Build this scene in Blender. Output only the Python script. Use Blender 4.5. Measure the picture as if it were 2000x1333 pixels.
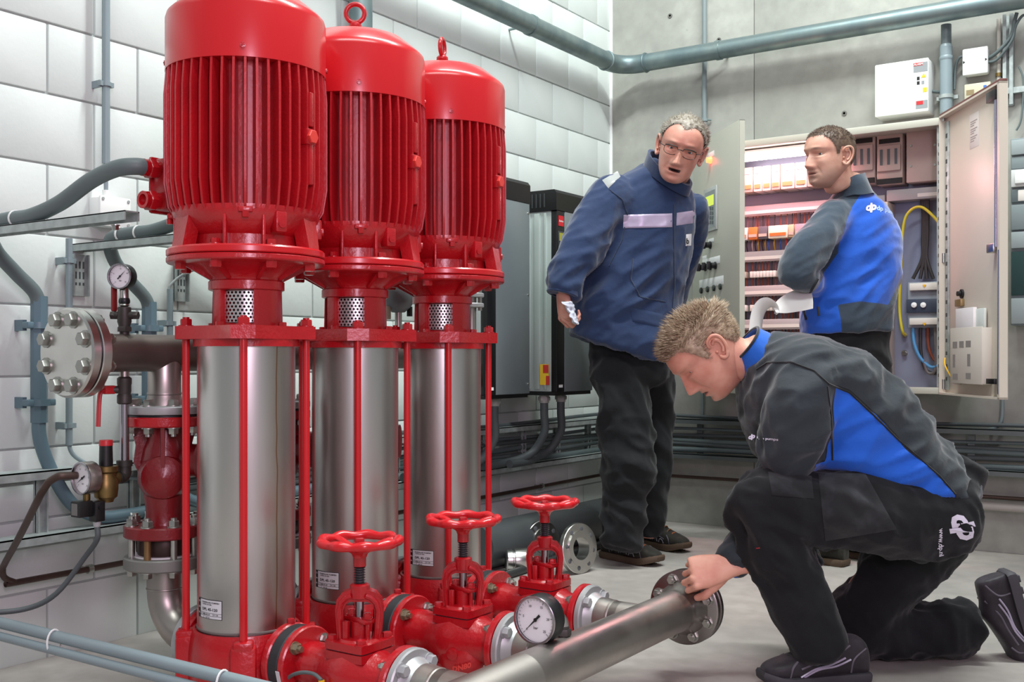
import bpy, bmesh, math, random
from mathutils import Vector as V, Matrix, Quaternion, noise
for o in list(bpy.data.objects): bpy.data.objects.remove(o, do_unlink=True)
scn = bpy.context.scene
COL = scn.collection
PI = math.pi
random.seed(7)
# ---------------------------------------------------------------- camera
FPX, HZ = 2100.0, 700.0
CAM = V((2.789, -5.068, 0.847))
YAW = math.radians(34.07)
Fw = V((-math.sin(YAW), math.cos(YAW), 0)); Rt = V((math.cos(YAW), math.sin(YAW), 0)); Up = V((0, 0, 1))
cd = bpy.data.cameras.new('camera'); cam = bpy.data.objects.new('camera', cd); COL.objects.link(cam)
cam.location = CAM; cam.rotation_euler = (PI/2, 0, YAW)
cd.sensor_width = 36; cd.lens = 36*FPX/2000; cd.shift_y = (HZ-666.5)/2000; cd.clip_start = .05
scn.camera = cam
def ray(x, y): return Fw + Rt*((x-1000)/FPX) + Up*((HZ-y)/FPX)
def P(x, y, d): return CAM + ray(x, y)*d
def onX(x, y, v): r = ray(x, y); return CAM + r*((v-CAM.x)/r.x)
def onY(x, y, v): r = ray(x, y); return CAM + r*((v-CAM.y)/r.y)
def onZ(x, y, v): r = ray(x, y); return CAM + r*((v-CAM.z)/r.z)
# ---------------------------------------------------------------- world, lights, exposure
w = bpy.data.worlds.new('world'); scn.world = w; w.use_nodes = True
bg = w.node_tree.nodes['Background']; bg.inputs[0].default_value = (.86, .93, .95, 1); bg.inputs[1].default_value = .29
def area(name, loc, target, size, energy, color, sy=None):
    l = bpy.data.lights.new(name, 'AREA'); l.energy = energy; l.color = color; l.size = size
    if sy: l.shape = 'RECTANGLE'; l.size_y = sy
    o = bpy.data.objects.new(name, l); COL.objects.link(o); o.location = loc
    o.rotation_euler = (V(target)-V(loc)).to_track_quat('-Z', 'Y').to_euler(); return o
area('ceiling_lamp_light', (1.9, -1.8, 4.7), (1.6, -1.2, .6), 2.8, 200, (.93, 1, .98), .14)
area('ceiling_lamp_light', (2.3, -4.3, 4.3), (1.3, -3.0, .4), 2.8, 74, (.93, 1, .98), .4)
area('pink_fill_light', (3.6, -5.4, 1.7), (1.2, -2.6, .7), .45, 40, (1, .72, .92), 1.3)  # added pinkish fill beside the camera for sheen on sleeves and floor, no real fixture
scn.view_settings.view_transform = 'Standard'; scn.view_settings.look = 'None'
scn.view_settings.gamma = 1; scn.view_settings.use_curve_mapping = False
scn.view_settings.exposure = 0.22
# ---------------------------------------------------------------- materials
MATS = {}
def lin(c):
    if isinstance(c, str):
        c = [int(c[i:i+2], 16)/255 for i in (0, 2, 4)]
    return tuple(((x+.055)/1.055)**2.4 if x > .04045 else x/12.92 for x in c[:3])+(1,)
def mat(name, col, rough=.5, metal=0, var=0, vscale=6, bump=0, bscale=60, col2=None, stretch=None, coat=0, emit=None, estr=0, alpha=None, trans=0, spec=None, detail=4, rvar=0):
    if name in MATS: return MATS[name]
    m = bpy.data.materials.new(name); m.use_nodes = True; nt = m.node_tree; N = nt.nodes; L = nt.links
    b = N['Principled BSDF']; c = lin(col)
    b.inputs['Base Color'].default_value = c; b.inputs['Roughness'].default_value = rough; b.inputs['Metallic'].default_value = metal
    b.inputs['Coat Weight'].default_value = coat; b.inputs['Coat Roughness'].default_value = .15
    if spec is not None: b.inputs['Specular IOR Level'].default_value = spec
    if trans: b.inputs['Transmission Weight'].default_value = trans
    if alpha is not None: b.inputs['Alpha'].default_value = alpha
    if emit: b.inputs['Emission Color'].default_value = lin(emit); b.inputs['Emission Strength'].default_value = estr
    if var or bump or rvar:
        tc = N.new('ShaderNodeTexCoord'); mp = N.new('ShaderNodeMapping'); L.new(tc.outputs['Object'], mp.inputs['Vector'])
        if stretch: mp.inputs['Scale'].default_value = stretch
    if var or rvar:
        n = N.new('ShaderNodeTexNoise'); n.inputs['Scale'].default_value = vscale; n.inputs['Detail'].default_value = detail
        L.new(mp.outputs[0], n.inputs['Vector'])
        rmp = N.new('ShaderNodeMapRange'); rmp.inputs[1].default_value = .3; rmp.inputs[2].default_value = .7
        L.new(n.outputs[0], rmp.inputs[0])
    if var:
        c2 = lin(col2) if col2 else tuple(x*(1-var) for x in c[:3])+(1,)
        mx = N.new('ShaderNodeMix'); mx.data_type = 'RGBA'; mx.inputs[6].default_value = c; mx.inputs[7].default_value = c2
        L.new(rmp.outputs[0], mx.inputs[0]); L.new(mx.outputs[2], b.inputs['Base Color'])
    if rvar:
        r2 = N.new('ShaderNodeMapRange'); r2.inputs[3].default_value = max(0, rough-rvar); r2.inputs[4].default_value = min(1, rough+rvar)
        L.new(rmp.outputs[0], r2.inputs[0]); L.new(r2.outputs[0], b.inputs['Roughness'])
    if bump:
        n2 = N.new('ShaderNodeTexNoise'); n2.inputs['Scale'].default_value = bscale; n2.inputs['Detail'].default_value = 3
        L.new(mp.outputs[0], n2.inputs['Vector'])
        bp = N.new('ShaderNodeBump'); bp.inputs['Strength'].default_value = bump; bp.inputs['Distance'].default_value = .004
        L.new(n2.outputs[0], bp.inputs['Height']); L.new(bp.outputs[0], b.inputs['Normal'])
    MATS[name] = m; return m
RED = mat('red_gloss_paint', 'c8161f', .28, bump=.03, bscale=40, coat=.25, var=.12, vscale=3)
CAST = mat('red_cast_paint', 'b8121d', .3, bump=.3, bscale=110, coat=.3, var=.22, vscale=9)
DRED = mat('dark_red_cast', '86101a', .35, bump=.3, bscale=90, coat=.2, var=.3, vscale=8)
STEEL = mat('brushed_stainless', 'cfccc9', .36, 1, var=.22, vscale=5, stretch=(1, 1, .35), rvar=.08, bump=.04, bscale=25)
PIPE = mat('pickled_stainless', 'b9b2ac', .4, 1, var=.3, vscale=7, rvar=.1)
DPIPE = mat('dull_steel_pipe', '857a74', .45, .9, var=.25, vscale=5)
FLG = mat('machined_steel', 'cfcdc9', .28, 1, var=.12, vscale=14)
PFL = mat('grey_painted_flange', 'b4b5b6', .42, .5, var=.1, vscale=14)
ZINC = mat('zinc_bolt', 'c2c2bc', .33, 1, var=.2, vscale=40)
GALV = mat('galvanised_steel', 'b3bcba', .5, .35, var=.3, vscale=35, detail=2)
GALVP = mat('galvanised_pipe', '8e9d9c', .42, .7, var=.35, vscale=9, col2='6f8084', rvar=.1)
BLK = mat('black_rubber', '26282b', .55, bump=.1)
BLKP = mat('black_plastic', '141416', .4)
PVC = mat('grey_pvc', '86959a', .4, var=.08)
PVCD = mat('blue_grey_pvc', '5f7782', .38, var=.1)
CABLE = mat('grey_cable', '5f6b6c', .5, var=.1)
DCABLE = mat('dark_grey_cable', '4c5355', .55)
TIE = mat('white_cable_tie', 'e6e8e6', .5)
WHITE = mat('white_plastic', 'eceeec', .4)
BRASS = mat('aged_brass', '8a7448', .4, .9, var=.35, vscale=25)
CHROME = mat('chromed_pipe', 'b0aab0', .22, 1)
COPPER = mat('dark_copper', '56433c', .45, .5, var=.3)
DFIT = mat('dark_fitting', '4a4643', .5, .5, var=.2)
DIAL = mat('dial_white', 'f1f1f3', .35)
INK = mat('black_ink', '151515', .6)
GLASS = mat('gauge_glass', 'ffffff', .05, trans=1, alpha=.12)
REDP = mat('red_plastic', 'c1272d', .4)
YEL = mat('yellow_plastic', 'e8b11d', .45)
# ---------------------------------------------------------------- mesh builder
def frame(axis, up=None):
    z = V(axis).normalized(); u = V(up) if up else (V((0, 0, 1)) if abs(z.z) < .9 else V((1, 0, 0)))
    x = u.cross(z)
    if x.length < 1e-6: x = V((1, 0, 0)).cross(z)
    x.normalize(); y = z.cross(x); return x, y, z
class MB:
    def __init__(s): s.v = []; s.f = []
    def add(s, vs, fs):
        o = len(s.v); s.v += [V(a) for a in vs]; s.f += [tuple(i+o for i in f) for f in fs]; return s
    def box(s, c, d, rot=None, bev=0):
        c = V(c); hx, hy, hz = d[0]/2, d[1]/2, d[2]/2; M = rot if rot else Matrix.Identity(3)
        if bev <= 0:
            vs = [(x*hx, y*hy, z*hz) for z in (-1, 1) for y in (-1, 1) for x in (-1, 1)]
            fs = [(0, 2, 3, 1), (4, 5, 7, 6), (0, 1, 5, 4), (2, 6, 7, 3), (0, 4, 6, 2), (1, 3, 7, 5)]
        else:
            bm = bmesh.new(); bmesh.ops.create_cube(bm, size=1, matrix=Matrix.Diagonal((d[0], d[1], d[2], 1)))
            bmesh.ops.bevel(bm, geom=bm.edges[:], offset=min(bev, min(d)*.45), segments=2, affect='EDGES', profile=.5)
            bm.verts.index_update(); vs = [v.co.copy() for v in bm.verts]; fs = [[v.index for v in f.verts] for f in bm.faces]; bm.free()
        return s.add([c+M @ V(v) for v in vs], fs)
    def lathe(s, prof, o=(0, 0, 0), axis=(0, 0, 1), n=32, a0=0, a1=2*PI, up=None):
        x, y, z = frame(axis, up); o = V(o); full = abs(a1-a0-2*PI) < 1e-6; m = n if full else n+1; vs = []; fs = []
        for r, h in prof:
            for k in range(m):
                a = a0+(a1-a0)*k/n; vs.append(o+x*(r*math.cos(a))+y*(r*math.sin(a))+z*h)
        for i in range(len(prof)-1):
            for k in range(n):
                k2 = (k+1) % m; fs.append((i*m+k, i*m+k2, (i+1)*m+k2, (i+1)*m+k))
        if full:
            if prof[0][0] > 1e-5: fs.append(tuple(range(m-1, -1, -1)))
            if prof[-1][0] > 1e-5: fs.append(tuple((len(prof)-1)*m+k for k in range(m)))
        return s.add(vs, fs)
    def ring(s, r0, r1, h0, h1, o=(0, 0, 0), axis=(0, 0, 1), n=32, bev=.0):
        x, y, z = frame(axis); o = V(o)
        pr = [(r1, h0), (r1, h1), (r0, h1), (r0, h0)] if bev <= 0 else [(r1-bev, h0), (r1, h0+bev), (r1, h1-bev), (r1-bev, h1), (r0, h1), (r0, h0)]
        m = len(pr); vs = []; fs = []
        for r, h in pr:
            for k in range(n):
                a = 2*PI*k/n; vs.append(o+x*(r*math.cos(a))+y*(r*math.sin(a))+z*h)
        for i in range(m):
            for k in range(n): fs.append((i*n+k, i*n+(k+1) % n, ((i+1) % m)*n+(k+1) % n, ((i+1) % m)*n+k))
        return s.add(vs, fs)
    def cyl(s, p0, p1, r, r1=None, n=20):
        p0, p1 = V(p0), V(p1); L = (p1-p0).length
        return s.lathe([(r, 0), (r if r1 is None else r1, L)], p0, p1-p0, n)
    def prism(s, poly, o, axis, h, up=None):
        x, y, z = frame(axis, up); o = V(o); n = len(poly)
        vs = [o+x*a+y*b for a, b in poly]+[o+x*a+y*b+z*h for a, b in poly]
        fs = [tuple(range(n-1, -1, -1)), tuple(range(n, 2*n))]+[(i, (i+1) % n, n+(i+1) % n, n+i) for i in range(n)]
        return s.add(vs, fs)
    def hexa(s, o, axis, r, h, up=None):
        x, y, z = frame(axis, up); o = V(o); c = .9
        vs = []; 
        for hh, rr in ((0, r), (h*.8, r), (h, r*c)):
            for k in range(6): a = PI/3*k; vs.append(o+x*rr*math.cos(a)+y*rr*math.sin(a)+z*hh)
        fs = [tuple(range(5, -1, -1)), tuple(range(12, 18))]
        for i in (0, 1):
            for k in range(6): fs.append((i*6+k, i*6+(k+1) % 6, i*6+6+(k+1) % 6, i*6+6+k))
        return s.add(vs, fs)
    def bolt(s, o, axis, r, h, washer=True, stud=0):
        o = V(o); z = V(axis).normalized(); t = h*.2 if washer else 0
        if washer: s.cyl(o, o+z*t, r*1.25, n=14)
        s.hexa(o+z*t, z, r, h)
        if stud: s.cyl(o+z*(t+h), o+z*(t+h+stud), r*.55, n=10)
        return s
    def tube(s, pts, r, n=12, closed=False, flat=1.0, up=None, cap=True):
        pts = [V(p) for p in pts]; m = len(pts); rr = r if isinstance(r, (list, tuple)) else [r]*m
        T = []
        for i in range(m):
            a = pts[(i-1) % m] if (closed or i > 0) else pts[i]; b = pts[(i+1) % m] if (closed or i < m-1) else pts[i]
            T.append((b-a).normalized())
        x, y, z = frame(T[0], up); vs = []; fs = []
        for i in range(m):
            if i:
                q = T[i-1].rotation_difference(T[i]); x = q @ x; x = (x-T[i]*x.dot(T[i])).normalized(); y = T[i].cross(x)
            for k in range(n):
                a = 2*PI*k/n; vs.append(pts[i]+x*(rr[i]*math.cos(a))+y*(rr[i]*flat*math.sin(a)))
        for i in range(m if closed else m-1):
            j = (i+1) % m
            for k in range(n): fs.append((i*n+k, i*n+(k+1) % n, j*n+(k+1) % n, j*n+k))
        if not closed and cap: fs += [tuple(range(n-1, -1, -1)), tuple((m-1)*n+k for k in range(n))]
        return s.add(vs, fs)
    def torus(s, o, axis, R, r, n=40, m=12, flat=1.0):
        x, y, z = frame(axis); o = V(o)
        return s.tube([o+x*(R*math.cos(2*PI*k/n))+y*(R*math.sin(2*PI*k/n)) for k in range(n)], r, m, True, flat)
    def build(s, name, m, parent=None, loc=None, sharp=38, off=None):
        me = bpy.data.meshes.new(name); off = V(off) if off else V((0, 0, 0))
        me.from_pydata([v-off for v in s.v], [], s.f); me.update()
        me.polygons.foreach_set('use_smooth', [True]*len(me.polygons)); me.set_sharp_from_angle(angle=math.radians(sharp))
        if m: me.materials.append(m)
        o = bpy.data.objects.new(name, me); COL.objects.link(o)
        if parent: o.parent = parent
        if loc is not None: o.location = loc
        return o
def sm(pts, k=6):
    """Catmull-Rom through the points"""
    pts = [V(p) for p in pts]; out = []; n = len(pts)
    for i in range(n-1):
        a, b, c, d = pts[max(i-1, 0)], pts[i], pts[i+1], pts[min(i+2, n-1)]
        for j in range(k):
            t = j/k; out.append(.5*((2*b)+(c-a)*t+(2*a-5*b+4*c-d)*t*t+(3*b-a-3*c+d)*t**3))
    return out+[pts[-1]]
def tag(o, label, cat=None, group=None, kind=None):
    if label: o['label'] = label
    if cat: o['category'] = cat
    if group: o['group'] = group
    if kind: o['kind'] = kind
    return o
def thing(name, label, cat, loc=(0, 0, 0), group=None, rot=None):
    o = bpy.data.objects.new(name, None); COL.objects.link(o); o.location = loc; o.empty_display_size = .05
    if rot: o.rotation_euler = rot
    return tag(o, label, cat, group)
def inst(src, parent=None, loc=None, rot=None, name=None):
    o = src.copy(); COL.objects.link(o); o.name = name or src.name.split('.')[0]
    o.parent = parent
    if loc is not None: o.location = loc
    if rot is not None: o.rotation_euler = rot
    return o
def copy_tree(o, parent=None):
    c = o.copy(); COL.objects.link(c); c.parent = parent
    for ch in o.children: copy_tree(ch, c)
    return c
def text_geo(s, size, bold=0.0, align='LEFT', res=2):
    cu = bpy.data.curves.new('t', 'FONT'); cu.body = s; cu.size = size; cu.resolution_u = res; cu.offset = bold*size; cu.align_x = align
    ob = bpy.data.objects.new('t', cu); COL.objects.link(ob)
    dg = bpy.context.evaluated_depsgraph_get(); me = ob.evaluated_get(dg).to_mesh()
    vs = [v.co.copy() for v in me.vertices]; fs = [tuple(p.vertices) for p in me.polygons]
    ob.evaluated_get(dg).to_mesh_clear(); bpy.data.objects.remove(ob); bpy.data.curves.remove(cu); return vs, fs
def text_on(mb, s, size, o, ex, ey, bold=0, align='LEFT', warp=None):
    vs, fs = text_geo(s, size, bold, align); o, ex, ey = V(o), V(ex).normalized(), V(ey).normalized()
    if warp: mb.add([warp(v.x, v.y) for v in vs], fs)
    else: mb.add([o+ex*v.x+ey*v.y for v in vs], fs)
def rotz(a): return Matrix.Rotation(a, 3, 'Z')
# ================================================================ ROOM
def blockmat():
    m = mat('white_painted_block', 'd9dedb', .55, var=.07, vscale=2.2, bump=.12, bscale=70, col2='c9d0cd'); return m
BLOCK = blockmat()
MORT = mat('joint_paint', 'a9b0ae', .8)
def concrete(name, c1, c2, c3, bump=.25, gloss=.75):
    m = bpy.data.materials.new(name); m.use_nodes = True; N = m.node_tree.nodes; L = m.node_tree.links; b = N['Principled BSDF']
    tc = N.new('ShaderNodeTexCoord')
    n1 = N.new('ShaderNodeTexNoise'); n1.inputs['Scale'].default_value = 1.3; n1.inputs['Detail'].default_value = 6
    n2 = N.new('ShaderNodeTexNoise'); n2.inputs['Scale'].default_value = 14; n2.inputs['Detail'].default_value = 5
    n3 = N.new('ShaderNodeTexVoronoi'); n3.inputs['Scale'].default_value = 9
    for n in (n1, n2, n3): L.new(tc.outputs['Object'], n.inputs['Vector'])
    r1 = N.new('ShaderNodeMapRange'); r1.inputs[1].default_value = .35; r1.inputs[2].default_value = .65; L.new(n1.outputs[0], r1.inputs[0])
    r2 = N.new('ShaderNodeMapRange'); r2.inputs[1].default_value = .35; r2.inputs[2].default_value = .7; r2.inputs[4].default_value = .5; L.new(n2.outputs[0], r2.inputs[0])
    r3 = N.new('ShaderNodeMapRange'); r3.inputs[1].default_value = .0; r3.inputs[2].default_value = .07; r3.inputs[3].default_value = .55; r3.inputs[4].default_value = 0; L.new(n3.outputs['Distance'], r3.inputs[0])
    a = N.new('ShaderNodeMix'); a.data_type = 'RGBA'; a.inputs[6].default_value = lin(c1); a.inputs[7].default_value = lin(c2); L.new(r1.outputs[0], a.inputs[0])
    c = N.new('ShaderNodeMix'); c.data_type = 'RGBA'; c.inputs[7].default_value = lin(c3); L.new(a.outputs[2], c.inputs[6]); L.new(r2.outputs[0], c.inputs[0])
    d = N.new('ShaderNodeMix'); d.data_type = 'RGBA'; d.inputs[7].default_value = lin(c3); L.new(c.outputs[2], d.inputs[6]); L.new(r3.outputs[0], d.inputs[0])
    L.new(d.outputs[2], b.inputs['Base Color']); b.inputs['Roughness'].default_value = gloss
    bp = N.new('ShaderNodeBump'); bp.inputs['Strength'].default_value = bump; bp.inputs['Distance'].default_value = .006
    L.new(n2.outputs[0], bp.inputs['Height']); L.new(bp.outputs[0], b.inputs['Normal']); return m
CONC = concrete('cast_concrete', 'aeaea6', '96968f', '85857f')
FLOORM = concrete('floor_concrete', 'b9b1ab', '9d9893', '8b8681', .15, .4)
fl = MB().box((2.5, -3.5, -.05), (9, 9, .1)).build('floor', FLOORM); tag(fl, 'worn pale grey concrete floor', kind='structure')
H = 3.4
wl = MB().box((-.106, -3.0, H/2), (.2, 6.0, H)).build('wall_left', MORT); tag(wl, 'white painted block wall', kind='structure')
bm_ = MB().box((0, 0, 0), (.05, .2945, .1945), bev=.0035).build('block', BLOCK, wl)
bhalf = MB().box((0, 0, 0), (.05, .1445, .1945), bev=.0035).build('block', BLOCK, wl)
first = [True, True]; nb = 0
for r in range(17):
    z = .2*r+.096
    off = .014 if r % 2 == 0 else .014-.15
    y1 = 0.0; y = off-.3 if off > 0 else off
    if off < 0:
        o = bhalf if first[1] else inst(bhalf, wl); first[1] = False; o.location = (-.025, off/2-.0, z); yy = off
    else: yy = 0.014
    while yy > -6.0:
        if nb >= 294 and yy < -4.6: break
        jit = random.uniform(-.0012, .0012)
        o = bm_ if first[0] else inst(bm_, wl); first[0] = False
        o.location = (-.025+jit, yy-.15, z); nb += 1; yy -= .3
        if yy < -4.9 and r > 2: break
# concrete back wall: cast panels with open seams
wb = MB().box((2.9, .12, H/2), (6.0, .2, H)).build('wall_back', mat('seam_dark', '8b8b85', .9)); tag(wb, 'grey cast concrete wall', kind='structure')
for x0, x1 in ((-.1, .803), (.806, 3.2), (3.203, 5.9)):
    MB().box(((x0+x1)/2, .011, H/2), (x1-x0, .022, H), bev=.002).build('panel', CONC, wb)
for x, z in ((.35, 2.62), (.35, 1.5), (1.25, 2.0), (1.1, 2.75), (1.55, 2.55), (2.1, 1.1), (2.3, 2.6), (.62, 2.45)):
    MB().lathe([(.012, 0), (.012, .004), (.006, .0045), (.006, .0)], (x, 0, z), (0, -1, 0), 12).build('form_tie_hole', mat('hole_dark', '6c6c67', .9), wb)
tr = MB().box((.006, -.006, H/2), (.014, .014, H), bev=.003).build('trim_1', WHITE); tag(tr, 'white sealant strip in wall corner', kind='structure')
# ================================================================ PUMPS
PX, PYS = .931, (-3.391, -3.031, -2.671)
ZP = .187          # port axis height
LABELM = mat('label_silver', 'd5d5d8', .4)
def perforated(mb, r, z0, z1, a0, a1):
    """steel guard sheet with round holes, bent on a cylinder"""
    pitch = .0088; nrow = int((z1-z0)/(pitch*.87)); ncol = int((a1-a0)*r/pitch); hr = .0029
    for i in range(nrow):
        zc = z0+(i+.5)*(z1-z0)/nrow; hz = (z1-z0)/nrow/2
        for j in range(ncol):
            w_ = (a1-a0)/ncol; ac = a0+(j+.5)*w_+(w_/2 if i % 2 else 0)
            vs = []; 
            for (u, t) in ((-1, -1), (1, -1), (1, 1), (-1, 1)):
                a = ac+u*w_/2; vs.append((r*math.cos(a), r*math.sin(a), zc+t*hz))
            for k in range(8):
                t = -3*PI/4+k*PI/4; a = ac+hr/r*math.cos(t); vs.append((r*math.cos(a), r*math.sin(a), zc+hr*math.sin(t)))
            # corner order: k=0 -> (-,-), 2 -> (+,-), 4 -> (+,+), 6 -> (-,+)
            fs = [(0, 5, 4), (0, 1, 5), (1, 6, 5), (1, 7, 6)] if False else []
            c = [0, 1, 2, 3]; h = [4+k for k in range(8)]
            fs = [(c[0], c[1], h[2], h[1], h[0]), (c[1], c[2], h[4], h[3], h[2]), (c[2], c[3], h[6], h[5], h[4]), (c[3], c[0], h[0], h[7], h[6])]
            mb.add(vs, fs)
def make_pump(name, label):
    t = thing(name, label, 'pump', (PX, PYS[0], 0), 'row of red booster pumps')
    # base casting: octagonal block with corner bosses, foot and side ports
    b = MB()
    oct_ = [(.145*math.cos(PI/8+k*PI/4), .145*math.sin(PI/8+k*PI/4)) for k in range(8)]
    b.prism([(x*1.12, y*1.12) for x, y in oct_], (0, 0, .0), (0, 0, 1), .03)
    b.lathe([(.12, .03), (.128, .05), (.128, .19), (.124, .225), (.118, .245), (.112, .245), (.112, .2)], n=48)
    for k in range(4):
        a = PI/4+k*PI/2; c = V((math.cos(a), math.sin(a), 0)); M = rotz(a)
        b.box(c*.118+V((0, 0, .115)), (.07, .055, .23), M, .008)
        b.box(c*.125+V((0, 0, .226)), (.055, .042, .03), M, .005)
    for s in (-1, 1): b.cyl((s*.1, 0, ZP), (s*.145, 0, ZP), .06, n=32)
    b.build('base', CAST, t)
    fl_ = MB().lathe([(.0, .13), (.078, .13), (.081, .133), (.081, .146), (.078, .149), (0, .149)], (0, 0, ZP), (1, 0, 0), 48).build('port_flange', CAST, t)
    fl2 = MB().lathe([(.0, .12), (.078, .12), (.081, .123), (.081, .136), (.078, .139), (0, .139)], (0, 0, ZP), (-1, 0, 0), 48).build('port_flange', CAST, t)
    for k in range(4):
        a = PI/4+k*PI/2
        MB().bolt((.131, .064*math.cos(a), ZP+.064*math.sin(a)), (-1, 0, 0), .0085, .009).build('bolt', ZINC, fl_)
    MB().bolt((.14, 0, ZP+.079), (0, 0, 1), .009, .011, False).build('vent_plug', CAST, fl_)
    # sleeve
    MB().lathe([(.103, .2), (.108, .235), (.108, .9), (.1, .9)], n=72).build('pump_sleeve', SLEEVE, t)
    MB().lathe([(.1085, .247), (.1095, .2475), (.1095, .251), (.1085, .2515)], n=72).build('sleeve_seal', mat('sealant', '6e6a66', .6), t)
    # top plate, octagonal square with rim
    tp = MB(); q = []
    for k in range(4):
        a = PI/4+k*PI/2
        for s in (-1, 1):
            d = V((math.cos(a), math.sin(a)))*.153+V((-math.sin(a), math.cos(a)))*.026*s; q.append((d.x, d.y))
        nx = V((math.cos(a+PI/4), math.sin(a+PI/4)))*.118; tt = V((-nx.y, nx.x)).normalized()
        q.append(tuple(nx-tt*.05)); q.append(tuple(nx+tt*.05))
    tp.prism(q, (0, 0, .889), (0, 0, 1), .029)
    tp.lathe([(.108, .873), (.117, .873), (.117, .89), (.108, .89)], n=64)
    tp.build('top_plate', CAST, t)
    for k in range(4):
        a = PI/4+k*PI/2; c = V((math.cos(a), math.sin(a), 0))*.132
        rd = MB().cyl(c+V((0, 0, .235)), c+V((0, 0, .9)), .0085, n=16).build('tie_rod', RED, t)
        MB().bolt(c+V((0, 0, .918)), (0, 0, 1), .0135, .014, True, .004).build('nut', CAST, rd)
    for k in range(4):
        a = k*PI/2+.2; MB().bolt((.096*math.cos(a), .096*math.sin(a), .918), (0, 0, 1), .0095, .009, False).build('bolt', CAST, t)
    # lantern with windows
    ln = MB()
    win = [(-42, -14), (138, 166)]   # window centre spans, degrees (two large openings, filled by guards)
    spans = [(-31, 62), (118, 211)]
    for a0, a1 in spans:
        A0, A1 = math.radians(a0), math.radians(a1); n = 14
        vs = []; fs = []
        for rr in (.078, .066):
            for zz in (.918, 1.0):
                for k in range(n+1):
                    a = A0+(A1-A0)*k/n; r2 = rr+(.002 if zz < .95 else 0); vs.append((r2*math.cos(a), r2*math.sin(a), zz))
        m = n+1
        for k in range(n):
            fs += [(k, k+1, m+k+1, m+k), (2*m+k+1, 2*m+k, 3*m+k, 3*m+k+1)]
        fs += [(0, m, 3*m, 2*m), (n, 2*m+n, 3*m+n, m+n)]
        ln.add(vs, fs)
    # narrow post at the far side of each window
    for a in (-97, 83):
        A = math.radians(a); ln.box((.071*math.cos(A), .071*math.sin(A), .959), (.016, .03, .084), rotz(A), .003)
    ln.lathe([(.06, .998), (.08, .998), (.084, 1.0), (.084, 1.018), (.08, 1.021), (.082, 1.026), (.11, 1.048), (.13, 1.056), (.06, 1.056)], n=56)
    ln.lathe([(.06, .918), (.07, .918), (.07, .924), (.06, .924)], n=48)
    for k in range(8):
        a = k*PI/4+.35; c = V((math.cos(a), math.sin(a), 0)); tn = V((-c.y, c.x, 0))
        ln.add([c*.082+tn*.004+V((0, 0, 1.02)), c*.082-tn*.004+V((0, 0, 1.02)), c*.15+tn*.004+V((0, 0, 1.056)), c*.15-tn*.004+V((0, 0, 1.056)), c*.082+tn*.004+V((0, 0, 1.058)), c*.082-tn*.004+V((0, 0, 1.058))], [(0, 1, 3, 2), (0, 2, 4), (1, 5, 3), (0, 4, 5, 1)])
    lo = ln.build('lantern', CAST, t)
    for a0 in (-92, 88):
        g_ = MB(); perforated(g_, .064, .926, .996, math.radians(a0), math.radians(a0+66)); g_.build('perforated_guard', mat('guard_steel', 'd8d6d4', .35, .8), lo)
    MB().cyl((0, 0, .918), (0, 0, 1.0), .026, n=20).build('shaft_coupling', BLKP, lo)
    # motor flange (two discs) and bolts
    MB().lathe([(.06, 1.054), (.150, 1.054), (.172, 1.057), (.1745, 1.06), (.1745, 1.068), (.172, 1.0705), (.0, 1.0705)], n=72).build('lantern_flange', CAST, t)
    MB().lathe([(.0, 1.072), (.172, 1.072), (.1745, 1.0745), (.1745, 1.085), (.171, 1.089), (.13, 1.09), (.0, 1.09)], n=72).build('motor_flange', RED, t)
    for k in range(8):
        a = k*PI/4+PI/8; c = V((math.cos(a), math.sin(a), 0))*.15
        MB().bolt(c+V((0, 0, 1.057)), (0, 0, -1), .013, .016, False).build('flange_bolt', CAST, t); MB().bolt(c+V((0, 0, 1.09)), (0, 0, 1), .011, .01).build('flange_nut', CAST, t)
    # end bell
    eb = MB().lathe([(.13, 1.088), (.128, 1.115), (.135, 1.122), (.15, 1.14), (.160, 1.155), (.163, 1.165), (.163, 1.175), (.1, 1.175)], n=64)
    for az_ in (-59, -29, 61, 91, 151, 181, 241):
        a = math.radians(az_); c = V((math.cos(a), math.sin(a), 0)); eb.box(c*.142+V((0, 0, 1.118)), (.036, .006, .07), rotz(a), .001)
    for az_ in (-102, 18, 138):
        a = math.radians(az_); c = V((math.cos(a), math.sin(a), 0)); tn = V((-c.y, c.x, 0))
        vs = []
        for zz, r_, hw in ((1.088, .168, .024), (1.165, .155, .03)):
            vs += [c*r_+tn*hw+V((0, 0, zz)), c*r_-tn*hw+V((0, 0, zz)), c*(r_-.03)-tn*hw+V((0, 0, zz)), c*(r_-.03)+tn*hw+V((0, 0, zz))]
        eb.add(vs, [(0, 1, 5, 4), (1, 2, 6, 5), (3, 0, 4, 7), (2, 3, 7, 6), (4, 5, 6, 7)])
    ebo = eb.build('end_bell', CAST, t)
    for k, az_ in enumerate((-43, -16, 77, 45, 197, 110, 227)):
        a = math.radians(az_)
        c = V((math.cos(a), math.sin(a), 0))
        if k % 2 == 0:
            MB().box(c*.164+V((0, 0, 1.162)), (.014, .03, .012), rotz(a), .003).hexa(c*.166+V((0, 0, 1.157)), (0, 0, -1), .008, .012).build('clamp_lug', CAST, ebo)
        else:
            MB().box(c*.152+V((0, 0, 1.14)), (.03, .026, .045), rotz(a), .004).lathe([(.009, 0), (.009, .004), (.0, .0045)], c*.167+V((0, 0, 1.135)), c, 14).build('drain_boss', CAST, ebo)
    # finned stator body: radial fins with tapered ends
    mb = MB().lathe([(.1, 1.172), (.139, 1.172), (.139, 1.5), (.1, 1.5)], n=72)
    NF = 46
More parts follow.
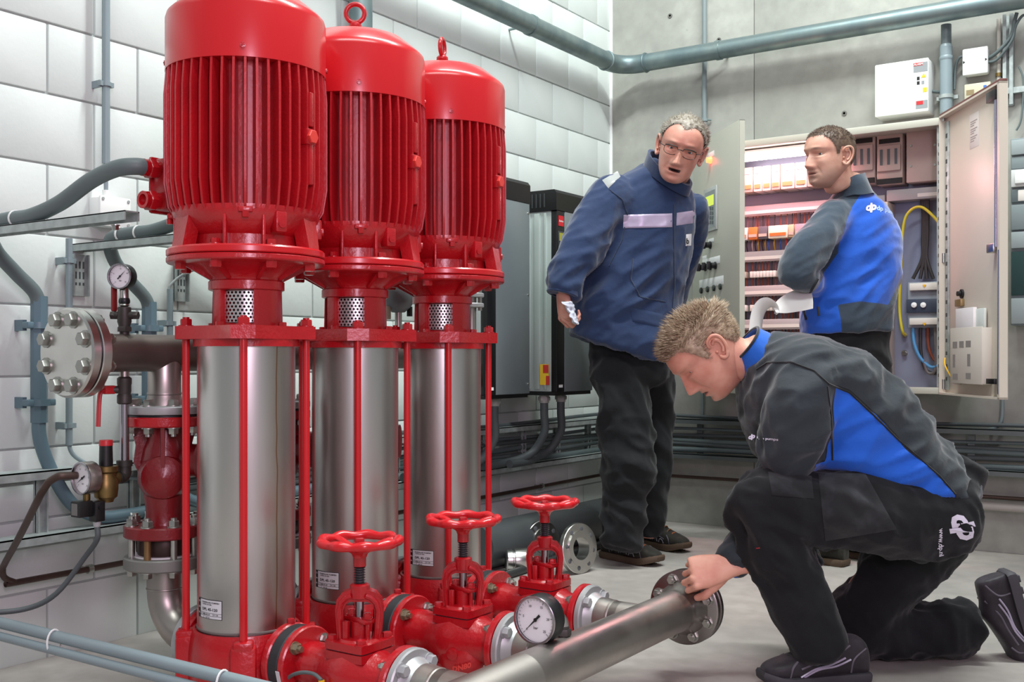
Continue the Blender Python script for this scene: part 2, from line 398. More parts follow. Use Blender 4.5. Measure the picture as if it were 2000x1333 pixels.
    for k in range(NF):
        a = 2*PI*(k+.5)/NF; c = V((math.cos(a), math.sin(a), 0)); tn = V((-c.y, c.x, 0))
        ro = .1795-.0015*(k % 5 == 2)
        prof = [(.137, 1.156), (.160, 1.16), (.171, 1.178), (ro, 1.23), (ro, 1.43), (.174, 1.497), (.137, 1.497)]
        vs = []; 
        for r_, z_ in prof: vs += [c*r_+tn*(.0042 if r_ < .15 else .0026)+V((0, 0, z_)), c*r_-tn*(.0042 if r_ < .15 else .0026)+V((0, 0, z_))]
        n = len(prof); fs = [tuple(2*i for i in range(n)), tuple(2*i+1 for i in range(n-1, -1, -1))]+[(2*i, 2*i+1, 2*i+3, 2*i+2) for i in range(n-1)]
        mb.add(vs, fs)
    mb.build('finned_motor_body', mat('red_fin_paint', 'b8121d', .42, bump=.25, bscale=110, coat=.1, var=.2, vscale=9), t)
    for az in (-.0, PI):
        c = V((math.cos(az+.12), math.sin(az+.12), 0)); 
        bo = MB().box(c*.174+V((0, 0, 1.39)), (.02, .013, .075), rotz(az+.12), .003).box(c*.174+V((0, 0, 1.27)), (.02, .013, .09), rotz(az+.12), .003).box(c*.172+V((0, 0, 1.33)), (.024, .03, .036), rotz(az+.12), .004).build('lifting_boss', CAST, t)
        MB().hexa(c*.182+V((0, 0, 1.33)), c, .016, .008).build('hex_plug', mat('red_light_paint', 'd8382f', .4), bo)
    # fan cowl
    cw = MB().lathe([(.171, 1.482), (.1765, 1.482), (.1765, 1.598), (.1735, 1.609), (.166, 1.617), (.122, 1.652), (.112, 1.656), (.0, 1.656)], n=80).build('fan_cowl', RED, t)
    for k in range(4):
        a = k*PI/2-.78; c = V((math.cos(a), math.sin(a), 0))
        MB().lathe([(.006, 0), (.006, .003), (.0, .0035)], c*.1763+V((0, 0, 1.505)), c, 12).box(c*.1795+V((0, 0, 1.505)), (.002, .009, .0015), rotz(a)).build('screw', CAST, cw)
    # eye bolt
    t['eye'] = 1
    return t
def eyebolt(t, ang):
    e = MB().cyl((0, 0, 1.648), (0, 0, 1.69), .0125, n=18).lathe([(.012, 1.684), (.0165, 1.687), (.0165, 1.693), (.012, 1.698)], n=18)
    ax = (math.cos(ang), math.sin(ang), 0); e.torus((0, 0, 1.722), ax, .0235, .0062, 32, 10)
    e.build('eye_bolt', CAST, t)
SLEEVE = STEEL
pump0 = make_pump('booster_pump', 'red vertical pump with grey motor cable, beside the bolted header end')
pump1 = copy_tree(pump0); pump1.location = (PX, PYS[1], 0); pump1['label'] = 'middle red vertical pump, between the two other booster pumps'
pump2 = copy_tree(pump0); pump2.location = (PX, PYS[2], 0); pump2['label'] = 'red vertical pump closest to the grey drive cabinets'
eyebolt(pump0, math.radians(-60)); eyebolt(pump1, math.radians(-55)); eyebolt(pump2, math.radians(22))
for p in (pump0, pump1, pump2): del p['eye']
# rust drip on the first sleeve
def rust_sleeve():
    m = STEEL.copy(); m.name = 'brushed_stainless_rust'; N = m.node_tree.nodes; L = m.node_tree.links; b = N['Principled BSDF']
    src = b.inputs['Base Color'].links[0].from_socket
    tc = N.new('ShaderNodeTexCoord'); sp = N.new('ShaderNodeSeparateXYZ'); L.new(tc.outputs['Object'], sp.inputs[0])
    at = N.new('ShaderNodeMath'); at.operation = 'ARCTAN2'; L.new(sp.outputs[1], at.inputs[0]); L.new(sp.outputs[0], at.inputs[1])
    nz = N.new('ShaderNodeTexNoise'); nz.inputs['Scale'].default_value = 6; nz.noise_dimensions = '1D'; L.new(sp.outputs[2], nz.inputs['W'])
    ma = N.new('ShaderNodeMath'); ma.operation = 'MULTIPLY_ADD'; ma.inputs[1].default_value = .12; L.new(nz.outputs[0], ma.inputs[0]); L.new(at.outputs[0], ma.inputs[2])
    d = N.new('ShaderNodeMath'); d.operation = 'SUBTRACT'; d.inputs[1].default_value = -.04; L.new(ma.outputs[0], d.inputs[0])
    ab = N.new('ShaderNodeMath'); ab.operation = 'ABSOLUTE'; L.new(d.outputs[0], ab.inputs[0])
    mr = N.new('ShaderNodeMapRange'); mr.inputs[1].default_value = .01; mr.inputs[2].default_value = .028; mr.inputs[3].default_value = .85; mr.inputs[4].default_value = 0; L.new(ab.outputs[0], mr.inputs[0])
    mr2 = N.new('ShaderNodeMapRange'); mr2.inputs[1].default_value = .03; mr2.inputs[2].default_value = .3; mr2.inputs[3].default_value = .35; mr2.inputs[4].default_value = 0; L.new(ab.outputs[0], mr2.inputs[0])
    mxx = N.new('ShaderNodeMath'); mxx.operation = 'MAXIMUM'; L.new(mr.outputs[0], mxx.inputs[0]); L.new(mr2.outputs[0], mxx.inputs[1])
    mx = N.new('ShaderNodeMix'); mx.data_type = 'RGBA'; mx.inputs[7].default_value = lin('8a5a33'); L.new(src, mx.inputs[6]); L.new(mxx.outputs[0], mx.inputs[0])
    L.new(mx.outputs[2], b.inputs['Base Color']); return m
for ch in pump0.children:
    if ch.name.startswith('pump_sleeve'):
        ch.data = ch.data.copy(); ch.data.materials[0] = rust_sleeve()
# name plates, wrapped on the sleeves
def plate(parent, az, z0, scale=1.0):
    R0 = .1086; W, Hh = .052*scale, .034*scale
    def wr(dr): return lambda x, y: V(((R0+dr)*math.cos(az+(x-W/2)*1.5/R0), (R0+dr)*math.sin(az+(x-W/2)*1.5/R0), z0+y*1.24))
    def quad(mb, x0, y0, x1, y1, dr):
        n = 10; f = wr(dr); vs = []
        for k in range(n+1):
            x = x0+(x1-x0)*k/n; vs += [f(x, y0), f(x, y1)]
        mb.add(vs, [(2*k, 2*k+2, 2*k+3, 2*k+1) for k in range(n)])
    q = MB(); quad(q, 0, 0, W, Hh, .0002); o = q.build('name_plate', LABELM, parent)
    k = MB(); th = .0009
    for a in ((0, 0, W, th), (0, Hh-th, W, Hh), (0, 0, th, Hh), (W-th, 0, W, Hh), (0, 0, .007, Hh), (.007, .010, W, .0106), (.007, .0052, W, .0058), (.016, .0, .0166, .0058), (.018, .0058, .0186, .0106), (.036, .0058, .0366, .0106)): quad(k, *a, .0004)
    for s_, sz, x, y in (('DUIJVELAAR POMPEN', .0036, .0125, .0275), ('ALPHEN A/D RIJN', .0026, .0135, .0243), ('DPL 45-120', .0066, .0125, .0145), ('nr  2006', .0032, .0085, .0068), ('m3/h 45', .0032, .0195, .0068), ('H 120', .0032, .0375, .0068), ('kW 22', .003, .021, .0015)):
        f = wr(.0005); vs, fs = text_geo(s_, sz, .03); k.add([f(v.x+x, v.y+y) for v in vs], fs)
    k.build('print', INK, o)
    c = MB(); f = wr(.0006)
    for s_, y in (('CE', .027), ('EN', .017), ('50', .007)):
        vs, fs = text_geo(s_, .0042, .02); c.add([f(v.x+.0008, v.y+y) for v in vs], fs)
    c.build('white_print', LABELM, o)
plate(pump0, math.radians(-91), .279); plate(pump1, math.radians(-89), .281); plate(pump2, math.radians(-85), .281)
# terminal box with glands on the wall side of each motor
def terminal(t, cable):
    b = MB().box((-.185, -.03, 1.245), (.05, .13, .12), None, .008).box((-.212, -.03, 1.245), (.012, .14, .13), None, .005).box((-.17, -.03, 1.245), (.05, .1, .1), None, .004).build('terminal_box', CAST, t)
    for y in (-.092,):
        for z in (1.278, 1.205):
            g = MB().cyl((-.19, -.09, z), (-.19, -.112, z), .02, n=16).hexa((-.19, -.108, z), (0, -1, 0), .024, .016).ring(.013, .02, 0, .012, (-.19, -.124, z), (0, -1, 0), 16).build('cable_gland', CAST, b)
for p in (pump0, pump1, pump2): terminal(p, None)
# ================================================================ SUCTION SIDE: compensator, globe valve, flange, header
VX = 1.272
def ring_inst(mb_fn, n): pass
def make_valve(name, label, Y):
    """globe valve with handwheel; origin on the port axis under the stem"""
    t = thing(name, label, 'valve', (VX, Y, 0), 'red globe valves')
    z = ZP
    b = MB()
    # body: swept bulbous profile between flanges
    b.lathe([(.04, -.16), (.048, -.15), (.05, -.12), (.046, -.1), (.05, -.07), (.066, -.035), (.072, 0), (.066, .035), (.05, .07), (.046, .1), (.05, .12), (.04, .125)], (0, 0, z), (1, 0, 0), 40)
    b.lathe([(.0, -.092), (.03, -.09), (.055, -.075), (.068, -.05), (.07, -.015), (.06, .02)], (.012, 0, z), (0, 0, 1), 32)
    b.lathe([(.06, 0), (.052, .025), (.05, .036), (.056, .042)], (0, 0, z), (0, 0, 1), 32)
    b.lathe([(.014, 0), (.014, .006), (.011, .007)], (.02, -.066, z-.02), (.15, -1, -.1), 14)
    b.build('body', CAST, t)
    f1 = MB().lathe([(.0, 0), (.078, 0), (.081, .003), (.081, .014), (.078, .017), (.0, .017)], (-.162, 0, z), (1, 0, 0), 48).build('flange', CAST, t)
    f2 = MB().lathe([(.0, 0), (.075, 0), (.078, .003), (.078, .014), (.075, .017), (.0, .017)], (.112, 0, z), (1, 0, 0), 48).build('flange', CAST, t)
    for k in range(4):
        a = PI/4+k*PI/2; p = V((0, .062*math.cos(a), .062*math.sin(a)))
        MB().bolt(p+V((-.145, 0, z)), (1, 0, 0), .0115, .012, True, .008).build('bolt', ZINC if k != 1 else mat('yellow_zinc', '9a917a', .4, .8), f1)
        MB().bolt(p+V((.112, 0, z)), (-1, 0, 0), .0105, .011, True, .006).build('bolt', ZINC, f2)
    # bonnet plates: square, rounded corners, corner to the camera
    def sq(h, c): 
        q = []
        for k in range(4):
            a = PI/4+k*PI/2
            for da in (-.16, 0, .16): q.append(((h*1.414-c*abs(da)*3)*math.cos(a+da), (h*1.414-c*abs(da)*3)*math.sin(a+da)))
        return q
    M0 = MB().prism(sq(.0505, .012), (0, 0, z+.040), (0, 0, 1), .017).build('body_collar', CAST, t)
    MB().prism(sq(.046, .012), (0, 0, z+.057), (0, 0, 1), .003).build('gasket', mat('gasket_grey', '4a4a50', .8), t)
    bo = MB().prism(sq(.0505, .012), (0, 0, z+.060), (0, 0, 1), .016).lathe([(.046, .0), (.042, .005), (.0, .006)], (0, 0, z+.076), n=32).build('bonnet', CAST, t)
    for k in range(4):
        a = PI/4+k*PI/2; MB().bolt((.057*math.cos(a), .057*math.sin(a), z+.076), (0, 0, 1), .0105, .009).build('bonnet_bolt', CAST, bo)
    # yoke: arch seen face on
    d = V((math.cos(math.radians(33)), math.sin(math.radians(33)), 0)); nrm = V((d.y, -d.x, 0))
    y0 = z+.074
    out = [(-.05, 0), (-.056, .07), (-.052, .095), (-.038, .112), (-.02, .118), (-.016, .128), (.016, .128), (.02, .118), (.038, .112), (.052, .095), (.056, .07), (.05, 0), (.03, 0), (.036, .025), (.037, .07), (.03, .085), (.02, .09), (-.02, .09), (-.03, .085), (-.037, .07), (-.036, .025), (-.03, 0)]
    out = [(x_*.88, h_*.9) for x_, h_ in out]
    yk = MB(); vs = []; n = len(out)
    for s in (-.013, .013): vs += [d*x+nrm*s+V((0, 0, y0+h)) for x, h in out]
    o2 = list(range(n)); fs = []
    half = n//2
    for i in range(half-1): fs += [(i, n-1-i, n-2-i, i+1), (n+i+1, 2*n-2-i, 2*n-1-i, n+i)]
    for i in range(n): fs.append((i, (i+1) % n, n+(i+1) % n, n+i))
    yk.add(vs, fs)
    for sgn in (-1, 1): yk.tube([d*(sgn*x)+nrm*.013+V((0, 0, y0+h)) for x, h in ((.036, .0), (.0405, .063), (.036, .079), (.026, .089), (.015, .093))], .006, 8)
    yk.lathe([(.021, .088), (.021, .114), (.016, .117), (.0, .117)], (0, 0, y0), n=20)
    yk.build('yoke', CAST, t)
    st = MB().cyl((0, 0, y0), (0, 0, y0+.12), .0095, n=16)
    st.build('stem', CHROME, t)
    th = MB().cyl((0, 0, y0+.11), (0, 0, z+.255), .0085, n=14)
    for k in range(9): th.lathe([(.0085, -.0022), (.0125, 0), (.0085, .0022)], (0, 0, y0+.1185+k*.0053), n=16)
    th.build('stem_thread', mat('greased_thread', '777076', .3, .9), t)
    gl = MB().box((0, 0, y0+.042), (.07, .03, .012), rotz(math.radians(-10)), .005).lathe([(.02, .0), (.02, .04)], (0, 0, y0), n=20).box((d*-.025+nrm*.02+V((0, 0, y0+.018))), (.012, .012, .05), rotz(.3), .002).build('gland', CAST, t)
    for s in (-1, 1): MB().cyl((s*.026, -s*.0046, y0), (s*.026, -s*.0046, y0+.06), .005, n=10).bolt((s*.026, -s*.0046, y0+.048), (0, 0, 1), .0095, .009).build('gland_nut', CAST, gl)
    # handwheel with scalloped rim and three spokes
    zw = .466; R0 = .079; wv = MB(); n = 72; pts = []; rr = []
    for k in range(n):
        a = 2*PI*k/n; s = math.cos(9*a); pts.append(V((R0+.0022*s, 0, 0)).length*V((math.cos(a), math.sin(a), 0))+V((0, 0, zw+.001*s))); rr.append(.0098+.0012*s)
    wv.tube(pts, rr, 12, True)
    for k in range(3):
        a = math.radians(55)+k*2*PI/3; c = V((math.cos(a), math.sin(a), 0))
        wv.tube(sm([c*.008+V((0, 0, zw-.016)), c*.03+V((0, 0, zw-.013)), c*.056+V((0, 0, zw-.004)), c*.077+V((0, 0, zw))], 4), .0085, 10, flat=.75)
    wv.lathe([(.0, -.034), (.014, -.034), (.017, -.026), (.026, -.02), (.022, -.008), (.014, -.004), (.0, -.003)], (0, 0, zw), n=28)
    wh = wv.build('handwheel', RED, t)
    MB().bolt((0, 0, zw-.004), (0, 0, 1), .010, .008).build('wheel_nut', CAST, wh)
    MB().cyl((0, 0, zw-.052), (0, 0, zw-.03), .0135, n=18).build('stem_bush', CAST, t)
    lab = MB().box((-.155, -.079, z-.02), (.0105, .0012, .045), Matrix.Rotation(.25, 3, 'X')).build('white_tag', LABELM, f1)
    return t
def emboss(t, s):
    # raised cast lettering on the valve body
    m = MB(); o = V((.012, -.069, ZP-.055))
    vs, fs = text_geo(s, .017, .04); R0 = .0705
    def f(x, y, dr):
        a = -PI/2+.15+(x)/R0; return V((.012+(R0+dr)*math.cos(a), (R0+dr)*math.sin(a), ZP-.06+y+.3*x))
    m.add([f(v.x, v.y, .0025) for v in vs], fs); m.build('cast_lettering', mat('red_raised', 'd23a32', .4), t)
VL = ['red globe valve in front of the pump at the bolted header end', 'middle red globe valve, between two other handwheel valves', 'red globe valve nearest to the loose steel flanges on the floor']
valves = []
for i, Y in enumerate(PYS):
    if i == 0: v = make_valve('globe_valve', VL[0], Y)
    else: v = copy_tree(valves[0]); v.location = (VX, Y, 0); v['label'] = VL[i]
    valves.append(v)
for v in valves: emboss(v, 'DN80')
CL = ['black rubber compensator beside the pump at the bolted header end', 'black rubber compensator joining the middle pump to its valve', 'black rubber compensator on the pump closest to the drive cabinets']
for i, Y in enumerate(PYS):
    c = MB().lathe([(.04, 0), (.076, 0), (.079, .002), (.079, .026), (.077, .0285), (.04, .0285)], (PX+.149, Y, ZP), (1, 0, 0), 48).build('rubber_compensator', BLK)
    tag(c, CL[i], 'compensator', 'rubber compensators')
# suction header with branches
HX, HE = 1.572, -2.449
hd = thing('suction_header', 'stainless steel suction pipe along the floor with bolted end flange', 'pipe', (HX, -3.0, 0))
def L3(p): return V(p)-V((HX, -3.0, 0))
MB().lathe([(.0, 0), (.053, 0), (.053, .62), (.0535, .622), (.0535, .626), (.053, .628), (.053, 1.32), (.0545, 1.326), (.055, 1.33), (.053, 1.336), (.056, 1.35), (.068, 1.375), (.07, 1.39), (.0, 1.39)], L3((HX, HE-1.4, ZP)), (0, 1, 0), 48).build('header_pipe', PIPE, hd)
f1 = MB().lathe([(.0, 0), (.094, 0), (.098, .003), (.098, .017), (.095, .02), (.0, .02)], L3((HX, HE-.012, ZP)), (0, 1, 0), 56).build('end_flange', mat('flange_grey_steel', '8f8a86', .35, 1, var=.15), hd)
f2 = MB().lathe([(.0, 0), (.094, 0), (.098, .003), (.098, .015), (.095, .018), (.0, .018)], L3((HX, HE+.012, ZP)), (0, 1, 0), 56).build('blind_flange', mat('flange_dark_steel', '6f6a66', .4, 1, var=.2), hd)
for k in range(8):
    a = PI/8+k*PI/4; p = V((.077*math.cos(a), 0, .077*math.sin(a)))
    MB().bolt(L3((HX, HE-.012, ZP))+p, (0, -1, 0), .0125, .012, True, .006).build('bolt', ZINC, f1)
    MB().bolt(L3((HX, HE+.03, ZP))+p, (0, 1, 0), .0125, .01).build('bolt', ZINC, f2)
for i, Y in enumerate(PYS):
    br = MB().lathe([(.0, 0), (.046, 0), (.046, .02), (.05, .045), (.05, .06)], L3((HX-.07, Y, ZP)), (-1, 0, 0), 36).cyl(L3((HX-.09, Y, ZP)), L3((HX, Y, ZP)), .046, n=36)
    br.lathe([(.0455, 0), (.048, .003), (.048, .007), (.0455, .01)], L3((HX-.1, Y, ZP)), (1, 0, 0), 36)
    br.build('branch_pipe', PIPE, hd)
    fo = MB().lathe([(.0, 0), (.073, 0), (.077, .003), (.077, .014), (.074, .017), (.0, .017)], L3((VX+.131, Y, ZP)), (1, 0, 0), 48).lathe([(.06, .017), (.052, .03), (.046, .05)], L3((VX+.131, Y, ZP)), (1, 0, 0), 36).build('branch_flange', PFL, hd)
    for k in range(4):
        a = PI/4+k*PI/2
        MB().bolt(L3((VX+.148, Y+.062*math.cos(a), ZP+.062*math.sin(a))), (1, 0, 0), .0125, .013).build('bolt', mat('grey_bolt', 'b2b3b5', .45, .5), fo)
# ---------------------------------------------------------------- pressure gauges
def gauge(name, label, loc, az, r, case, stem=None, depth=.04, needle=225, rimm=None, par=None, ticks=25, nums=True, tilt=0):
    """dial facing azimuth az; loc is the dial centre"""
    t = thing(name, label, 'gauge', loc)
    n = V((math.cos(az), math.sin(az), 0)); ex = V((-math.sin(az), math.cos(az), 0)); ez = V((0, 0, 1))
    MB().lathe([(.0, -depth), (r*.96, -depth), (r, -depth*.9), (r, .0), (r*.97, .003), (r*.92, .003), (r*.92, -.004), (.0, -.004)], (0, 0, 0), n, 48).build('case', case, t)
    MB().ring(r*.9, r*1.0, .001, .005, (0, 0, 0), n, 48, .001).build('bezel', rimm or case, t)
    d = MB().lathe([(r*.91, -.0035), (0, -.003)], (0, 0, 0), n, 40).build('dial', DIAL, t)
    k = MB(); 
    def pt(rad, ang, dr=-.0022): return n*dr+ex*(rad*math.sin(ang))+ez*(rad*math.cos(ang))
    for i in range(ticks+1):
        a = math.radians(-135+270*i/ticks); L = .12 if i % 5 == 0 else .07; w_ = (.014 if i % 5 == 0 else .008)*r*.8
        tn = ex*math.cos(a)-ez*math.sin(a)
        k.add([pt(r*.84, a)+tn*w_, pt(r*.84, a)-tn*w_, pt(r*(.84-L), a)-tn*w_, pt(r*(.84-L), a)+tn*w_], [(0, 1, 2, 3)])
        if nums and i % 5 == 0:
            vs, fs = text_geo(str(int(i/ticks*25)), r*.14, .02, 'CENTER'); c = pt(r*.6, a)-ez*r*.05; k.add([c+ex*v.x+ez*v.y for v in vs], fs)
    vs, fs = text_geo('bar', r*.16, .02, 'CENTER'); c = pt(r*.38, PI)-ez*.0; k.add([c+ex*v.x+ez*v.y for v in vs], fs)
    k.build('dial_print', INK, d)
    a = math.radians(needle); tn = ex*math.cos(a)-ez*math.sin(a); q = MB()
    q.add([pt(r*.72, a, -.0005), pt(-r*.3, a, -.0005)+tn*r*.06, pt(-r*.3, a, -.0005)-tn*r*.06], [(0, 1, 2)])
    q.lathe([(r*.08, -.001), (r*.08, .0005), (0, .001)], (0, 0, 0), n, 14); q.build('needle', INK, t)
    MB().lathe([(r*.92, .0018), (0, .0022)], (0, 0, 0), n, 32).build('glass', GLASS, t)
    return t
gh = onX(1045, 1212, HX-.025)
gc = V((HX-.02, 0, 0)); 
r_ = ray(1045, 1212); gpos = CAM+r_*((HX-.03-CAM.x)/r_.x)
g1 = gauge('pressure_gauge', 'round pressure gauge with black case on the floor suction pipe', gpos, -PI/2, .0525, BLKP, needle=225, rimm=CHROME)
o = V((0, 0, 0)); zt = ZP+.05-gpos.z
MB().cyl((0, .036, 0), (0, .062, 0), .012, n=16).hexa((0, .05, 0), (0, 1, 0), .014, .012).tube(sm([(0, .058, 0), (.01, .072, -.002), (.022, .078, -.014), (.024, .078, -.03)], 5), .0115, 14).build('elbow', ZINC, g1)
MB().cyl((.024, .078, zt-.006), (.024, .078, -.025), .0125, n=16).hexa((.024, .078, -.045), (0, 0, 1), .017, .014).build('stem', DFIT, g1)
# ================================================================ DISCHARGE SIDE
DX, DZ = .644, .859
Y_end = onX(128, 690, DX).y
Y_far = onX(921, 580, DX).y-.005
dm = thing('discharge_header', 'dull stainless discharge pipe behind the pumps with bolted blind flange', 'pipe', (DX, Y_end, 0))
def rel(p, o): return V(p)-o
O = V((DX, Y_end, 0))
MB().lathe([(.0, .0), (.044, .0), (.044, Y_far-Y_end-.04), (.03, Y_far-Y_end-.02), (.0, Y_far-Y_end)], (0, 0.03, DZ), (0, 1, 0), 40).build('header_pipe', DPIPE, dm)
bf = MB().lathe([(.0, 0), (.095, 0), (.1, .004), (.1, .021), (.098, .0225), (.0, .0225)], (0, 0, DZ), (0, 1, 0), 64).build('blind_flange', FLG, dm)
MB().lathe([(.07, .0225), (.094, .0225), (.094, .027), (.07, .027)], (0, 0, DZ), (0, 1, 0), 48).build('gasket', BLKP, dm)
cf = MB().lathe([(.04, .027), (.098, .027), (.1, .029), (.1, .048), (.096, .051), (.058, .051), (.044, .075)], (0, 0, DZ), (0, 1, 0), 64).build('weld_neck_flange', FLG, dm)
for k in range(8):
    a = PI/8+k*PI/4; p = V((.078*math.cos(a), 0, DZ+.078*math.sin(a)))
    MB().bolt(p, (0, -1, 0), .0155, .013).build('bolt', mat('flange_bolt_steel', 'a3a39e', .35, .95, var=.15, vscale=30), bf)
    MB().bolt(p+V((0, .051, 0)), (0, 1, 0), .0145, .013, True, .006).build('bolt', ZINC, cf)
for Y in PYS:
    MB().lathe([(.039, .0), (.039, .083), (.0405, .085), (.0405, .089), (.039, .0905), (.041, .1), (.05, .123), (.05, .126)], (0, Y-Y_end, DZ-.01), (0, 0, -1), 36).build('branch_pipe', PIPE, dm)
    fo = MB().lathe([(.0, 0), (.088, 0), (.092, .003), (.092, .017), (.09, .02), (.0, .02)], (0, Y-Y_end, .734), (0, 0, -1), 48).build('branch_flange', PFL, dm)
    for k in range(8):
        a = PI/8+k*PI/4; MB().bolt((.073*math.cos(a), Y-Y_end+.073*math.sin(a), .734), (0, 0, 1), .0125, .013).build('bolt', ZINC, fo)
ysf = onX(921, 580, DX).y; zsf = onX(921, 590, DX).z
MB().cyl((0, ysf-Y_end, DZ+.03), (0, ysf-Y_end, zsf+.03), .016, n=16).build('riser_stub', PIPE, dm)
for k_, zz_ in enumerate((zsf-.012, zsf+.022)): MB().lathe([(.0, -.007), (.04, -.007), (.042, -.005), (.042, .005), (.04, .007), (.0, .007)], (0, ysf-Y_end, zz_), n=32).build('stub_flange', PFL, dm)
for k_ in range(4): MB().cyl((.03*math.cos(k_*PI/2+.3), ysf-Y_end+.03*math.sin(k_*PI/2+.3), zsf-.03), (.03*math.cos(k_*PI/2+.3), ysf-Y_end+.03*math.sin(k_*PI/2+.3), zsf+.04), .007, n=8).build('stub_bolt', ZINC, dm)
# check valves
def make_check(label):
    t = thing('check_valve', label, 'valve', (DX, PYS[0], 0), 'dark red check valves')
    MB().lathe([(.0, .708), (.086, .708), (.086, .712), (.0, .712)], n=40).build('gasket', BLKP, t)
    ft = MB().lathe([(.0, .684), (.089, .684), (.092, .687), (.092, .705), (.089, .708), (.0, .708)], n=48).build('upper_flange', CAST, t)
    fb = MB().lathe([(.0, .42), (.091, .42), (.094, .423), (.094, .446), (.091, .449), (.0, .449)], n=48).build('lower_flange', DRED, t)
    b = MB().lathe([(.046, .447), (.043, .46), (.044, .49), (.05, .535), (.056, .575), (.056, .6), (.05, .63), (.042, .65), (.04, .684)], n=40)
    # clapper dome towards the camera and rib
    b.lathe([(.06, -.02), (.06, .03), (.05, .055), (.03, .066), (.0, .07)], (.0, 0, .565), (.75, -.66, 0), 28)
    for a in (-.72, 1.2, 2.6, 4.2):
        c = V((math.cos(a), math.sin(a), 0)); tn = V((-c.y, c.x, 0))
        pr = [(.035, .684), (.078, .684), (.066, .64), (.071, .6), (.055, .56), (.03, .56)]
        vs = [c*r_+tn*.0045+V((0, 0, z_)) for r_, z_ in pr]+[c*r_-tn*.0045+V((0, 0, z_)) for r_, z_ in pr]
        n = len(pr); b.add(vs, [tuple(range(n)), tuple(range(2*n-1, n-1, -1))]+[(i, i+n, (i+1) % n+n, (i+1) % n) for i in range(n)])
    # side cover (hinge box) and lug
    b.cyl((.03, .03, .6), (.075, .055, .6), .04, n=24).cyl((.07, .05, .6), (.083, .058, .6), .05, n=24)
    b.build('body', DRED, t)
    for k in range(8):
        a = PI/8+k*PI/4; c = V((math.cos(a), math.sin(a), 0))
        MB().bolt(c*.073+V((0, 0, .684)), (0, 0, -1), .0125, .013, True, .006).build('nut', ZINC, ft)
        MB().bolt(c*.077+V((0, 0, .449)), (0, 0, 1), .013, .014, True, .006).build('nut', ZINC, fb)
    return t
def make_elbow(label):
    t = thing('discharge_elbow', label, 'pipe', (DX, PYS[0], 0), 'stainless elbows behind the pumps')
    MB().lathe([(.0, .376), (.06, .376), (.062, .38), (.062, .416), (.06, .42), (.0, .42)], n=40).build('wafer', mat('dark_bronze', '463530', .4, .4, var=.25), t)
    MB().lathe([(.055, .374), (.072, .374), (.072, .3775), (.055, .3775)], n=40).build('gasket', WHITE, t)
    fo = MB().lathe([(.0, .345), (.091, .345), (.094, .348), (.094, .371), (.091, .374), (.0, .374)], n=48).build('flange', mat('sand_cast_flange', '8b8b86', .5, .5, var=.15), t)
    for k in range(8):
        a = PI/8+k*PI/4; c = V((math.cos(a), math.sin(a), 0))*.077
        MB().cyl(c+V((0, 0, .37)), c+V((0, 0, .424)), .008, n=12).build('stud', ZINC if k != 6 else mat('rusty_stud', '8a6a45', .5, .6), fo)
        MB().bolt(c+V((0, 0, .345)), (0, 0, -1), .0115, .012, True).build('nut', ZINC, fo)
    R0 = .105; pts = [(0, 0, .346), (0, 0, .31), (0, 0, ZP+R0)]
    for k in range(1, 11):
        a = PI/2*k/10; pts.append((R0-R0*math.cos(a), 0, ZP+R0-R0*math.sin(a)))
    pts.append((PX-.162-DX, 0, ZP))
    MB().tube(pts, .041, 32).torus((0, 0, ZP+R0+.002), (0, 0, 1), .0405, .0025, 36, 8).lathe([(.049, .332), (.049, .346), (.041, .346)], n=36).build('elbow_pipe', PIPE, t)
    MB().lathe([(.0, 0), (.083, 0), (.086, .003), (.086, .017), (.084, .019), (.0, .019)], (PX-.158-DX, 0, ZP), (1, 0, 0), 48).build('pump_flange', PFL, t)
    return t
nm = ['at the bolted header end', 'behind the middle pump', 'behind the pump closest to the drive cabinets']
cv = make_check('dark red cast check valve on the riser '+nm[0]); el = make_elbow('stainless pipe elbow with long studs '+nm[0])
for i in (1, 2):
    c = copy_tree(cv); c.location.y = PYS[i]; c['label'] = 'dark red cast check valve on the riser '+nm[i]
    c = copy_tree(el); c.location.y = PYS[i]; c['label'] = 'stainless pipe elbow with long studs '+nm[i]
# gauge on top of the header
gp = onX(234, 540, DX); ys = onX(243, 650, DX).y
g2 = gauge('pressure_gauge', 'small black-cased pressure gauge on top of the discharge pipe', gp, math.radians(-66), .03, BLKP, needle=45, depth=.026, rimm=CHROME, ticks=20)
so = V((0, ys-gp.y, 0))
MB().tube([V((.0, 0, -.028))+so*.6, so+V((0, 0, -.03)), so+V((0, 0, -.05))], .01, 12).build('neck', ZINC, g2)
MB().lathe([(.011, -.05), (.013, -.055), (.013, -.06), (.01, -.065)], so, n=16).build('collar', BLKP, g2)
MB().lathe([(.009, -.06), (.012, -.067), (.0, -.075)], so, n=16).build('nipple', ZINC, g2)
zb = DZ+.04-gp.z
MB().lathe([(.012, -.07), (.015, -.072), (.016, -.105), (.013, -.115), (.013, -.12)], so, n=18).hexa(so+V((0, 0, -.128)), (0, 0, 1), .017, .012).cyl(so+V((-.02, -.012, -.09)), so+V((.024, .014, -.09)), .009, n=12).hexa(so+V((-.027, -.016, -.09)), (.86, .5, 0), .01, .01).hexa(so+V((.02, .012, -.09)), (.86, .5, 0), .01, .01).cyl(so+V((0, 0, zb)), so+V((0, 0, -.12)), .011, n=14).build('valve_body', DFIT, g2)
MB().box(so+V((-.022, -.012, -.05)), (.008, .014, .062), None, .003).build('red_lever', mat('dark_red_lever', '7d1c1c', .4), g2)
